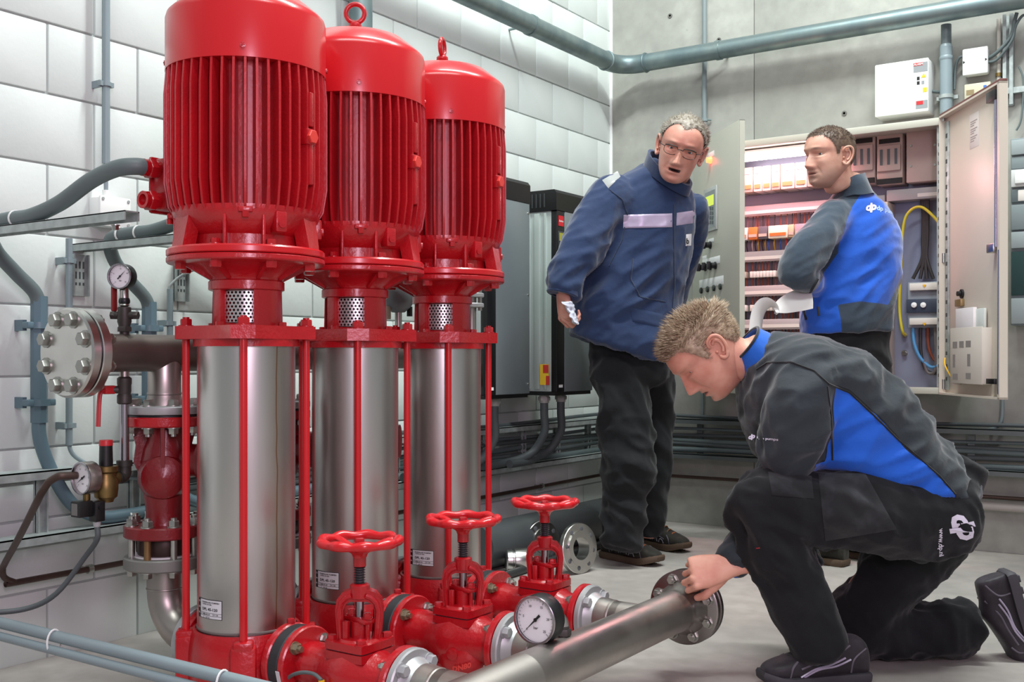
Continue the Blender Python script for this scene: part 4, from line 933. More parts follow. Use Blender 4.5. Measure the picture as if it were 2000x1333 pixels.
# terminal rows with wires
for row, (yc, za, zb_) in enumerate(((535, zs[1], zs[2]), (601, zs[2], zs[3]), (667, zs[3], zs[4]))):
    zr = onY(1500, yc, -.1).z; x = X_a+.02; k = 0
    while x < X_b-.02:
        if k % 9 != 8:
            mo = MB().box(cr(x+.008, -.06, zr), (.0145, .07, .03), None, .002).build('terminal', MODW if (k//9+row) % 3 else MODB, cab)
            for s, ze in ((1, za-.024), (-1, zb_+.024)):
                MB().tube([cr(x+.008, -.07, zr+s*.014), cr(x+.009, -.078, (zr+ze)/2), cr(x+.007, -.07, ze)], .003, 5).build('wire', WIREC[1 if (k*7+row) % 5 else 3], mo)
        x += .0165; k += 1
# fuse switches at the top right
FSB = mat('fuse_switch_beige', 'b8a59a', .45)
for (x0, x1) in ((1610, 1658), (1661, 1709), (1712, 1763)):
    fs_ = comp('fuse_switch', x0, 262, x1, 358, .016, .12, FSB, .006)
    c_ = [v.co for v in fs_.data.vertices]; xa, xb = min(v.x for v in c_), max(v.x for v in c_); za_, zb2 = min(v.z for v in c_), max(v.z for v in c_); wd = xb-xa; hh = zb2-za_; xm = (xa+xb)/2
    MB().box((xm, -.1215, za_+hh*.84), (wd*.8, .004, hh*.09)).build('handle_slot', BLKP, fs_)
    MB().box((xm, -.128, za_+hh*.5), (wd*.9, .016, hh*.5), None, .005).build('fuse_cover', FSB, fs_)
    for s in (-.28, 0, .28): MB().box((xm+s*wd, -.137, za_+hh*.52), (wd*.1, .003, hh*.3)).build('fuse_window', mat('fuse_window_grey', '596064', .3), fs_)
    MB().box((xm, -.124, za_+hh*.06), (wd*.98, .01, hh*.1)).build('base_strip', BLKP, fs_)
bx = comp('supply_module', 1770, 250, 1832, 352, .016, .13, mat('module_taupe', 'b7a59c', .45), .004)
for x_, y_ in ((1779, 285), (1779, 325), (1826, 283), (1826, 322)):
    p_ = onY(x_, y_, -.131); MB().lathe([(.006, 0), (.005, .004), (0, .004)], cr(p_.x, -.13, p_.z), (0, -1, 0), 10).build('screw', ZINC, bx)
p0 = onY(1735, 385, -.1); p1 = onY(1838, 372, -.1)
rl = MB().box(cr((1.47+CX1-.05)/2, -.06, (p0.z+p1.z)/2), (CX1-.05-1.47, .08, .05), None, .003).build('wire_duct', LG, cab)
MB().box(cr(1.68, -.101, (p0.z+p1.z)/2-.008), (.15, .002, .016)).build('label_strip', MODW, rl)
# divider plate
dv = onY(1745, 560, -.15); MB().box(cr(1.475, -.075, (CZ0+p0.z)/2), (.02, .12, p0.z-CZ0-.05), None, .002).build('divider', BEIGEI, cab)
# cables of the supply compartment
def cin(name, pts, r, m, n=8): return MB().tube(sm([cr(*onY(x_, y_, -d_)) for x_, y_, d_ in pts], 6), r, n).build(name, m, cab)
BW = mat('cable_black', '2c2a2b', .5)
for k, (xe) in enumerate((1783, 1797, 1810, 1823)): cin('supply_cable', [(1800+k*4, 385, .06), (1803+k*3, 420, .06), (1802+k*3, 470, .06), (1801+k*3, 505, .06), (xe, 545, .06)], .008, BW)
cin('earth_cable', [(1842, 448, .1), (1825, 425, .1), (1800, 405, .1), (1778, 412, .1), (1765, 440, .1), (1760, 520, .08), (1757, 600, .06), (1762, 645, .06), (1768, 655, .04)], .0065, mat('earth_yellow_green', 'c9b932', .5), 10)
tb = comp('main_terminal', 1773, 552, 1836, 640, .016, .07, mat('clear_cover', 'b9c2cc', .2, trans=.35, alpha=.75), .004)
for y_ in (560, 628):
    q = comp('terminal_row', 1776, y_-6, 1834, y_+6, .07, .085, MODW, .002, tb)
comp('terminal_bar', 1770, 585, 1838, 610, .065, .08, mat('bar_dark', '3a4252', .4), .002, tb)
for x_ in (1785, 1803): 
    p_ = onY(x_, 596, -.085); MB().lathe([(.012, 0), (.012, .006), (0, .009)], cr(p_.x, -.08, p_.z), (0, -1, 0), 14).build('terminal_knob', WHITE, tb)
for y_ in (556, 631):
    p_ = onY(1805, y_, -.09); MB().prism([(-.008, 0), (.008, 0), (0, -.013)], cr(p_.x, -.087, p_.z), (0, -1, 0), .001).build('warning_mark', YEL, tb)
for k, (c, pts) in enumerate(((mat('cable_light_blue', '4f93c8', .5), [(1783, 640, .06), (1786, 672, .06), (1798, 700, .06), (1820, 718, .06), (1838, 708, .06)]), (BW, [(1798, 640, .05), (1799, 690, .05), (1808, 722, .05), (1828, 730, .05), (1838, 722, .05)]), (WIREC[1], [(1812, 640, .05), (1814, 680, .05), (1826, 705, .05), (1838, 700, .05)]), (mat('cable_grey2', '6a6466', .5), [(1826, 640, .06), (1828, 690, .06), (1826, 725, .06), (1812, 728, .06), (1804, 705, .06)]))): cin('lower_cable', pts, .007, c)
oc = MB().cyl(cr(1.752, -.27, onY(1841, 450, -.27).z), cr(1.752, -.27, CZ1-.02), .006, n=10).build('orange_cable', mat('orange_cable', 'd2592c', .5), cab)
for y_ in (690, 655):
    p_ = onY(1765, y_, -.03); MB().bolt(cr(p_.x, -.016, p_.z), (0, -1, 0), .011, .012).build('earth_bolt', ZINC, cab)
# ---------------------------------------------------------------- doors (built closed along +X from the hinge, then swung open)
def swing(hinge, ang): return Matrix.Translation(hinge) @ Matrix.Rotation(ang, 4, 'Z')
DWd = .585
hl = V((0.012, CY-.012, 0))
th = math.radians(46)
door_l = bpy.data.objects.new('door_leaf', None); door_l.name = 'door'
def door_mesh(name, parent_mat, side):
    m = MB().box((DWd/2, -.011, CH/2), (DWd, .003, CH), None, .001)
    for c, d in (((DWd/2, 0, .0015), (DWd, .024, .003)), ((DWd/2, 0, CH-.0015), (DWd, .024, .003)), ((.0015, 0, CH/2), (.003, .024, CH)), ((DWd-.0015, 0, CH/2), (.003, .024, CH))): m.box(c, d)
    return m.build(name, BEIGE, cab)
bpy.data.objects.remove(door_l)
dl = door_mesh('door', None, 0); DLM = swing(hl, -th); dl.matrix_local = DLM; dl['label'] = 'half-open door with lamp, display and switches'
def on_door(px, py):
    """photo pixel to door coordinates (u, z) on the outer face of the left door"""
    M = Matrix.Translation((CX0, 0, CZ0)) @ DLM; Mi = M.inverted()
    o = Mi @ CAM; d = (Mi.to_3x3() @ ray(px, py)); s = (-.0125-o.y)/d.y; q = o+d*s; return q.x, q.z
def dbox(name, x0, y0, x1, y1, t, m, parent=None, bev=.001, base=-.0125):
    a = on_door(x0, y0); b = on_door(x1, y1)
    return MB().box(((a[0]+b[0])/2, base-t/2, (a[1]+b[1])/2), (abs(a[0]-b[0]), t, abs(a[1]-b[1])), None, bev).build(name, m, parent or dl)
def dpt(px, py, y=-.0125): q = on_door(px, py); return V((q[0], y, q[1]))
p_ = dpt(1389, 313); il = MB().lathe([(.016, 0), (.016, .006), (.013, .01), (.013, .02), (.0, .024)], p_, (0, -1, 0), 20).build('indicator_lamp', mat('red_lamp', 'ff5a30', .4, emit='ff4a28', estr=9), dl)
dbox('lamp_tag', 1383, 300, 1395, 304, .001, WHITE)
pn = dbox('operator_panel', 1378, 372, 1402, 448, .008, mat('panel_silver', 'b4b7b4', .4, .3), None, .002)
dbox('panel_inner', 1380.5, 378, 1400, 442, .001, mat('panel_grey', '8e9696', .5), pn, 0, -.0205)
dbox('panel_screen', 1382, 386, 1397.5, 400, .001, mat('screen_lime', 'c8d84a', .4, emit='c8d84a', estr=.5), pn, 0, -.0217)
for r in range(4):
    for c in range(4): dbox('panel_key', 1382.5+c*4, 405+r*9, 1385+c*4, 410+r*9, .0015, mat('key_dark', '50575a', .5), pn, 0, -.0217)
def selector(px, py, name='selector_switch'):
    p_ = dpt(px, py); o = MB().lathe([(.017, 0), (.017, .006), (.013, .008), (.013, .024), (.0, .026)], p_, (0, -1, 0), 18).box(p_+V((0, -.034, 0)), (.012, .018, .036), None, .003).build(name, BLKP, dl)
selector(1388, 479); dbox('switch_tag', 1383, 468, 1394, 472, .001, WHITE)
for k in range(3): selector(1378+k*10, 523-k*2)
dbox('switch_tag', 1372, 508, 1406, 514, .001, WHITE); dbox('switch_tag', 1372, 501, 1380, 506, .001, WHITE)
for k in range(4):
    p_ = dpt(1370.5+k*12.5, 568-k*2.5); MB().lathe([(.014, 0), (.014, .006), (.011, .009), (.0, .010)], p_, (0, -1, 0), 18).build('push_button', mat('button_green_black', '27302c', .4), dl)
dbox('button_tag', 1366, 548, 1413, 556, .001, WHITE)
p_ = dpt(1388, 597); MB().lathe([(.013, 0), (.013, .006), (.010, .009), (.0, .010)], p_, (0, -1, 0), 18).build('push_button', mat('button_brown', '5a3026', .4), dl)
dbox('button_tag', 1383, 585, 1394, 589, .001, WHITE)
# right door: hinge on the right, mirrored
hr = V((CW-.012, CY-.012, 0)); target = V((2.085-CX0, -.812, 0)); dv_ = target-hr; ar = math.atan2(dv_.y, dv_.x)
DI = mat('door_inside', 'cfc4b6', .4, var=.04, vscale=2)
def rdoor():
    m = MB().box((DWd/2, .011, CH/2), (DWd, .003, CH), None, .001)
    for c, d in (((DWd/2, -.004, .004), (DWd, .03, .008)), ((DWd/2, -.004, CH-.004), (DWd, .03, .008)), ((.0015, -.004, CH/2), (.003, .03, CH)), ((DWd-.01, -.004, CH/2), (.02, .03, CH))): m.box(c, d)
    o = m.build('door', DI, cab); o.matrix_local = swing(hr, ar); o['label'] = 'wide-open door showing its inside with document pocket'; return o
dr = rdoor()
Mr = Matrix.Translation((CX0, 0, CZ0)) @ swing(hr, ar); Mri = Mr.inverted()
def on_rd(px, py, y=.0095):
    o = Mri @ CAM; d = Mri.to_3x3() @ ray(px, py); s = (y-o.y)/d.y; return o+d*s
MB().box((DWd/2, -.004, CH+.004), (DWd, .028, .012), None, .003).build('top_gasket', mat('gasket_red_brown', '6d423d', .6), dr)
# which side faces the camera?
side = -1 if (Mri @ CAM).y < 0 else 1
ys_ = .0095*1.0 if side < 0 else .0125
def rbox(name, x0, y0, x1, y1, t, m, parent=None, bev=.001, lift=0):
    a = on_rd(x0, y0, ys_); b = on_rd(x1, y1, ys_)
    return MB().box(((a.x+b.x)/2, ys_+side*(t/2+lift), (a.z+b.z)/2), (abs(a.x-b.x), t, abs(a.z-b.z)), None, bev).build(name, m, parent or dr)
sp_ = rbox('perforated_strip', 1848, 240, 1855, 762, .006, GALV)
for k in range(20): rbox('slot', 1850, 262+k*25, 1853, 269+k*25, .0006, mat('slot_dark', '3c4444', .8), sp_, 0, .006)
sp2 = rbox('perforated_strip', 1950, 190, 1957, 765, .006, GALV)
for k in range(18): rbox('slot', 1952, 215+k*30, 1955.5, 224+k*30, .0006, WHITE, sp2, 0, .006)
rbox('paper_notice', 1894, 226, 1912, 284, .0008, mat('paper', 'dcd6d0', .6))
ntx = MB(); pa = on_rd(1897, 240, ys_); 
for r in range(9):
    a = on_rd(1896, 236+r*5, ys_); b = on_rd(1909-(r % 3)*3, 236.8+r*5, ys_); ntx.box(((a.x+b.x)/2, ys_+side*.0011, (a.z+b.z)/2), (abs(a.x-b.x), .0003, .004))
ntx.build('notice_print', mat('faint_print', '9a938e', .7), dr)['kind'] = 'stuff'
ROD = mat('lock_rod', '9fa2b8', .25, .9)
a = on_rd(1945, 180, ys_+side*.025); b = on_rd(1945, 483, ys_+side*.025); MB().cyl(a, b, .006, n=10).build('locking_rod', ROD, dr)
a = on_rd(1952, 488, ys_+side*.025); b = on_rd(1951, 770, ys_+side*.025); MB().cyl(a, b, .006, n=10).build('locking_rod', ROD, dr)
for y_ in (188, 745): rbox('rod_guide', 1944, y_-5, 1960, y_+6, .035, BLKP)
rbox('rod_drive', 1944, 478, 1958, 492, .035, ZINC, None, .004)
p_ = on_rd(1880, 574, ys_); MB().lathe([(.018, 0), (.018, .008), (.01, .01), (.01, .022), (.0, .022)], p_, (0, side, 0), 18).build('lock', BLKP, dr)
rbox('lock_latch', 1872, 586, 1884, 598, .016, mat('latch_brass', 'a08860', .4, .7), None, .002)
PK = mat('pocket_plastic', 'd3cabf', .45)
pk = rbox('document_pocket', 1875, 642, 1938, 752, .004, PK, None, .001, .035)
for x0, y0, x1, y1 in ((1875, 642, 1878, 752), (1935, 640, 1938, 752), (1875, 746, 1938, 752)): rbox('pocket_side', x0, y0, x1, y1, .036, PK, pk, .001, 0)
HOLE = mat('pocket_opening', '8c8480', .6)
for x0, y0, x1, y1 in ((1880, 668, 1889, 680), (1893, 667, 1902, 679), (1906, 666, 1916, 678), (1880, 693, 1885, 718), (1909, 692, 1915, 716), (1880, 730, 1890, 742), (1906, 729, 1916, 741)): rbox('pocket_opening', x0, y0, x1, y1, .0008, HOLE, pk, 0, .039)
pp_ = rbox('folded_papers', 1879, 604, 1914, 660, .014, mat('paper_white', 'e4dcdc', .6), None, .001, .012); bpy.context.view_layer.update()
pp2 = rbox('folded_papers', 1910, 604, 1930, 660, .01, mat('paper_grey', 'd2d6d0', .6), None, .001, .006)
for o, lb_ in ((pp_, 'folded white papers in the door pocket'), (pp2, 'greyish folded papers at the back of the door pocket')):
    o.matrix_world = Mr.copy(); o.parent = None; o.matrix_world = Mr.copy(); tag(o, lb_, 'papers', 'papers in the door pocket')
a = on_rd(1846, 700, ys_+side*.01); b = on_rd(1862, 745, ys_+side*.005); MB().tube(sm([a, (a+b)/2+V((.01, side*.02, .015)), b], 6), .003, 8).build('earth_lead', YEL, dr)
for y_ in (225, 500, 745): MB().cyl(V((0, 0, CH*(765-y_)/540))-V((0, 0, .02)), V((0, 0, CH*(765-y_)/540))+V((0, 0, .02)), .008, n=10).build('hinge', ZINC, dr)
# ================================================================ THINGS ON THE CONCRETE WALL
def bwp(px, py, d): return onY(px, py, -d)
def wallbox(name, label, x0, y0, x1, y1, dep, m, bev=.006, cat='box'):
    a = bwp(x0, y0, dep); b = bwp(x1, y1, dep)
    t = thing(name, label, cat, ((a.x+b.x)/2, 0, (a.z+b.z)/2)); W, Hh = abs(b.x-a.x), abs(a.z-b.z)
    MB().box((0, -dep/2+.006, 0), (W, dep-.012, Hh), None, bev).build('enclosure', m, t)
    MB().box((0, -dep+.006, 0), (W+.003, .014, Hh+.003), None, bev).build('cover', m, t); return t, W, Hh
WE = mat('white_enclosure', 'e9ebe9', .4)
t, W, Hh = wallbox('alarm_panel', 'white wall box with red and yellow stickers', 1709, 128, 1813, 216, .12, WE)
yf = -.1215
def sticker(par, x, z, w_, h_, m, dep=yf, name='sticker'): return MB().box((x, dep, z), (w_, .0012, h_)).build(name, m, par)
SR = mat('sticker_red', 'c4282c', .5); SG = mat('sticker_grey', '8f9396', .5); SY = mat('sticker_yel', 'e2bd2e', .5)
s = sticker(t, W*.36, Hh*.34, .06, .042, SG); sticker(s, W*.36-.01, Hh*.34+.014, .04, .013, SR, yf-.001)
s2 = sticker(t, W*.38, -Hh*.37, .05, .035, SG); sticker(s2, W*.38-.008, -Hh*.37+.008, .028, .016, SR, yf-.001)
m = MB(); text_on(m, 'ALARM', .012, (W*.36-.028, yf-.0019, Hh*.34+.0095), (1, 0, 0), (0, 0, 1), .02); m.build('print', WHITE, s)
for dx, dz_ in ((0, 0),): MB().prism([(-.011, -.008), (.011, -.008), (0, .011)], (W*.4+.004, yf, Hh*.17), (0, -1, 0), .0012, up=(0, 0, 1)).build('warning_triangle', SY, t)
for dx, dz_, c in ((-.012, .0, INK), (-.012, -.02, INK), (.008, -.02, SG)): sticker(t, W*.37+dx, Hh*.13+dz_, .012, .015, c)
sticker(t, W*.44, -Hh*.1, .017, .02, SY)
t, W, Hh = wallbox('junction_box', 'small white rounded junction box beside the white wall box', 1880, 97, 1929, 141, .06, WE, .012)
for sx in (-1, 1): MB().prism([(-.004, -.006), (-.004, .006), (.005, 0)], (sx*W*.44, -.0615, 0), (0, -1, 0), .001).build('notch', BLKP, t)
t, W, Hh = wallbox('beige_terminal_box', 'small beige box under the white junction box', 1884, 166, 1934, 192, .05, mat('old_beige', 'c3bda4', .5), .004)
sticker(t, -W*.28, 0, W*.3, Hh*.3, mat('brown_label', '8a7a58', .6), -.0515); sticker(t, W*.3, Hh*.2, W*.12, Hh*.25, mat('blue_label', '3a6fc0', .5), -.0515); 
# large vertical conduit with sleeve
p0 = bwp(1846, 40, .06); p1 = bwp(1848, 92, .06); p2 = bwp(1849, 214, .06)
cv_ = thing('wall_conduit', 'thick grey vertical conduit above the control cabinet', 'conduit', (p1.x, -.06, CZ1))
MB().cyl((0, 0, 2.0-CZ1+.2), (0, 0, 2.32-CZ1), .022, n=24).build('upper_tube', mat('dark_conduit', '5c6669', .4), cv_)
MB().cyl((0, 0, .0), (0, 0, p1.z-CZ1), .0265, n=24).lathe([(.0265, 0), (.029, .006), (.029, .014), (.0265, .02)], (0, 0, p1.z-CZ1-.06), n=24).lathe([(.0265, 0), (.022, .012)], (0, 0, p1.z-CZ1), n=24).build('lower_tube', PVC, cv_)
MB().cyl((0, 0, -.004), (0, 0, .018), .024, n=20).build('orange_sleeve', mat('orange_sleeve', 'd8702c', .5), cv_)
for z in (.14,): MB().ring(.0265, .031, -.008, .008, (0, 0, z), (0, 0, 1), 20).box((0, .03, z), (.09, .02, .016)).build('clamp', GALV, cv_)
# thin conduit by the corner
p = bwp(1376, 120, .03); o = MB().cyl((p.x, -.03, CZ1-.03), (p.x, -.03, 3.3), .012, n=14).build('thin_wall_conduit', mat('conduit_slate', '7b8789', .45)); tag(o, 'thin vertical conduit on the concrete wall above the half-open door', 'conduit')
for z in (2.05, 2.75): MB().ring(.012, .017, -.008, .008, (p.x, -.03, z), (0, 0, 1), 14).cyl((p.x+.014, -.03, z), (p.x+.026, -.01, z), .005, n=8).build('clip', mat('conduit_slate', '7b8789'), o)
# strut and thin tube at the right
p = bwp(1969, 100, .03)
st = thing('wall_strut', 'vertical galvanised strut beside the white junction box', 'bracket', (p.x, 0, bwp(1969, 205, .03).z))
hh = 2.33-st.location.z
m = MB().box((0, -.003, hh/2), (.041, .004, hh)).box((-.019, -.02, hh/2), (.003, .038, hh)).box((.019, -.02, hh/2), (.003, .038, hh)).box((-.013, -.038, hh/2), (.014, .003, hh)).box((.013, -.038, hh/2), (.014, .003, hh)); m.build('channel', GALV, st)
MB().box((.12, -.02, .06), (.25, .03, .025)).build('cross_arm', GALV, st)
p = bwp(1951, 100, .02); o = MB().cyl((p.x, -.02, bwp(1951, 168, .02).z), (p.x, -.02, 2.32), .009, n=12).build('thin_wall_tube', mat('cream_tube', 'bcb8ae', .5)); tag(o, 'thin cream tube on the wall between junction box and strut', 'conduit')
MB().cyl((p.x, -.02, bwp(1951, 150, .02).z), (p.x, -.02, bwp(1951, 143, .02).z), .014, n=12).build('brass_coupling', BRASS, o)
for k, (pts, r) in enumerate((([(1928, 115, .04), (1940, 108, .05), (1955, 95, .06), (1975, 70, .06), (1982, 40, .06), (1986, 25, .06)], .008), ([(1928, 122, .04), (1945, 118, .05), (1962, 100, .06), (1978, 75, .065), (1984, 50, .06), (1998, 30, .06), (2010, 35, .06)], .006), ([(1880, 110, .04), (1872, 115, .04), (1866, 135, .03), (1864, 175, .03)], .006), ([(1816, 178, .05), (1835, 180, .03), (1842, 178, .03)], .007), ([(1990, 130, .03), (1999, 160, .03), (1995, 230, .03), (1985, 255, .03)], .004))):
    o = MB().tube(sm([onY(x_, y_, -d_) for x_, y_, d_ in pts], 6), r, 10).build('box_cable', CABLE); tag(o, ['thick grey cable from white junction box up to the strut', 'thin grey cable curling from junction box over the strut', 'grey cable hanging from junction box beside the thick conduit', 'short grey cable between white wall box and thick conduit', 'thin cable hanging beside the strut above the grey board'][k], 'cable', 'cables around the wall boxes')
# grey distribution board at the right
bt = bwp(1972, 270, .16)
db = thing('distribution_board', 'grey distribution board with dark window beside the open cabinet door', 'cabinet', (bt.x, 0, bwp(1972, 636, .16).z))
BG = mat('board_grey', '7f8a8d', .45, var=.04)
Hb = bt.z-db.location.z; Wb = .75
MB().box((Wb/2, -.07, Hb/2), (Wb, .14, Hb), None, .004).build('enclosure', BG, db)
def bb(name, y0, y1, m, dep=.016, x0=.004, x1=None, par=None):
    za = bwp(1985, y0, .16).z-db.location.z; zb = bwp(1985, y1, .16).z-db.location.z
    x1 = x1 or Wb-.004
    return MB().box(((x0+x1)/2, -.14-dep/2, (za+zb)/2), (x1-x0, dep, abs(za-zb)-.004), None, .003).build(name, m, par or db)
bb('cover_plate', 272, 303, mat('board_light', '98a2a4', .45)); bb('cover_plate', 304, 330, BG, .008)
bs = bb('breaker_panel', 330, 366, mat('breaker_white', 'c9cccb', .45))
for k in range(8): bb('breaker', 336, 360, WHITE, .026, .02+k*.08, .08+k*.08, bs)
bb('cover_plate', 368, 396, mat('board_dark', '5d676a', .45), .01); bb('paper_label', 370, 394, mat('paper', 'dcd6d0'), .012, .03, .2)
bb('cover_plate', 399, 450, BG); bb('cover_plate', 452, 486, mat('board_light', '98a2a4'))
bb('dark_window', 490, 578, mat('window_dark', '2f4546', .15), .01); bb('cover_plate', 582, 634, mat('board_light', '98a2a4'))
# conduit below the cabinet
pts = [onY(1958, 770, -.03), onY(1957, 815, -.03), onY(1950, 832, -.03), onY(1930, 840, -.03), onY(1868, 842, -.03)]
o = MB().tube(sm(pts, 6), .008, 10).build('low_conduit', mat('conduit_slate', '7b8789')); tag(o, 'grey conduit bending on the concrete wall below the open cabinet door', 'conduit')
for q in (pts[-1]+V((.06, 0, 0)), pts[-1]+V((.14, 0, 0))): MB().ring(.008, .012, -.006, .006, q, (1, 0, 0), 12).box(q+V((0, .018, 0)), (.012, .024, .012)).build('clip', mat('conduit_slate', '7b8789'), o)
p = onY(1372, 760, -.03); o = MB().cyl((p.x, -.03, .54), (p.x, -.03, CZ0+.01), .008, n=10).build('low_conduit', mat('conduit_slate', '7b8789')); tag(o, 'straight conduit dropping from the control cabinet to the cable ladder', 'conduit')
# low pipe along the wall at the right
o = MB().cyl((1.7, -.05, .205), (3.2, -.05, .205), .018, n=16).build('low_wall_pipe', mat('pale_pipe', 'a9a29c', .5)); tag(o, 'pale pipe low on the concrete wall behind the kneeling man', 'pipe')
# ================================================================ PEOPLE
from mathutils.bvhtree import BVHTree
def cr4(vals, k):
    out = []; n = len(vals)
    for i in range(n-1):
        a, b, c, d = vals[max(i-1, 0)], vals[i], vals[i+1], vals[min(i+2, n-1)]
        for j in range(k):
            t = j/k; out.append(tuple(.5*(2*B+(C-A)*t+(2*A-5*B+4*C-D)*t*t+(3*B-A-3*C+D)*t**3) for A, B, C, D in zip(a, b, c, d)))
    return out+[vals[-1]]
def loft(mb, rings, n=28, p=2.0, k=4):
    """rings: (centre, half-axis vector u, half-axis vector v); smoothed, capped"""
    flat = [tuple(c)+tuple(u)+tuple(v) for c, u, v in rings]; R_ = cr4(flat, k); vs = []; fs = []
    for r in R_:
        c, u, v = V(r[0:3]), V(r[3:6]), V(r[6:9])
        for j in range(n):
            a = 2*PI*j/n; ca, sa = math.cos(a), math.sin(a)
            vs.append(c+u*math.copysign(abs(ca)**(2/p), ca)+v*math.copysign(abs(sa)**(2/p), sa))
    m = len(R_)
    for i in range(m-1):
        for j in range(n): fs.append((i*n+j, i*n+(j+1) % n, (i+1)*n+(j+1) % n, (i+1)*n+j))
    fs += [tuple(range(n-1, -1, -1)), tuple((m-1)*n+j for j in range(n))]
    mb.add(vs, fs)
def limb(mb, pts, rad, hint=None, n=20, k=4, ball=True):
    """tapered limb through points; rad entries r or (a, b)"""
    pts = [V(p) for p in pts]; hint = V(hint) if hint else Fw; rings = []
    for i, p in enumerate(pts):
        t = (pts[min(i+1, len(pts)-1)]-pts[max(i-1, 0)]).normalized(); u = hint-t*hint.dot(t)
        if u.length < .05: u = Rt-t*Rt.dot(t)
        u.normalize(); v = t.cross(u); r = rad[i]; a, b = r if isinstance(r, tuple) else (r, r)
        rings.append((p, u*a, v*b))
    t0 = (pts[0]-pts[1]).normalized(); t1 = (pts[-1]-pts[-2]).normalized()
    if ball:
        c, u, v = rings[0]; rings.insert(0, (c+t0*u.length*.7, u*.55, v*.55))
        c, u, v = rings[-1]; rings.append((c+t1*u.length*.25, u*.8, v*.8))
    loft(mb, rings, n, 2, k)
def fuse(mb, voxel, smooth=3):
    me = bpy.data.meshes.new('tmp'); me.from_pydata(mb.v, [], mb.f); ob = bpy.data.objects.new('tmp', me); COL.objects.link(ob)
    bm = bmesh.new(); bm.from_mesh(me); bmesh.ops.recalc_face_normals(bm, faces=bm.faces); bm.to_mesh(me); bm.free()
    r = ob.modifiers.new('r', 'REMESH'); r.mode = 'VOXEL'; r.voxel_size = voxel
    s = ob.modifiers.new('s', 'SMOOTH'); s.factor = .5; s.iterations = smooth
    dg = bpy.context.evaluated_depsgraph_get(); out = bpy.data.meshes.new_from_object(ob.evaluated_get(dg))
    bpy.data.objects.remove(ob); bpy.data.meshes.remove(me); return out
def ridge(p, freq, d, stretch):
    d = V(d).normalized(); q = p-d*(p.dot(d)*(1-1/stretch)); return 1-2*abs(noise.noise(q*freq))
def crumple(me, layers, region=None):
    """cloth folds: layers of (freq, amp, direction, stretch, weight function)"""
    me.calc_loop_triangles(); nn = [v.normal.copy() for v in me.vertices]
    for v, n in zip(me.vertices, nn):
        d = 0
        for fr, am, dr_, stc, wf in layers:
            w_ = wf(v.co) if wf else 1
            if w_ > .01: d += am*w_*(ridge(v.co+V((3.1*fr, 0, 0)), fr, dr_, stc)-.55)
        v.co = v.co+n*d
    me.update()
def near_seg(a, b, rad):
    a, b = V(a), V(b); ab = b-a; L2 = ab.length_squared
    def f(p):
        t = max(0, min(1, (p-a).dot(ab)/L2)); d = (p-a-ab*t).length; return max(0, 1-(d/rad)**2)
    return f
def meobj(name, me, m, parent):
    me.name = name; me.polygons.foreach_set('use_smooth', [True]*len(me.polygons)); me.materials.clear(); me.materials.append(m)
    o = bpy.data.objects.new(name, me); COL.objects.link(o)
    if parent: o.parent = parent
    return o
def poly_sd(pt, poly):
    x, y = pt; ins = False; best = 1e9; n = len(poly)
    for i in range(n):
        x1, y1 = poly[i]; x2, y2 = poly[(i+1) % n]
        if (y1 > y) != (y2 > y) and x < (x2-x1)*(y-y1)/(y2-y1)+x1: ins = not ins
        dx, dy = x2-x1, y2-y1; t = max(0, min(1, ((x-x1)*dx+(y-y1)*dy)/(dx*dx+dy*dy+1e-12))); best = min(best, (x-x1-t*dx)**2+(y-y1-t*dy)**2)
    return math.sqrt(best)*(1 if ins else -1)
def side2(p): q = V(p)-CAM; return (q.dot(Rt), q.z)
def panels(me, polys, name='panel', excl=None):
    """signed distance to panel outlines given in the body's side view"""
    at = me.attributes.new(name, 'FLOAT', 'POINT'); vals = []
    for v in me.vertices:
        p = side2(v.co); s = max(poly_sd(p, q) for q in polys)
        if excl: s = min(s, excl(v.co))
        vals.append(s)
    at.data.foreach_set('value', vals)
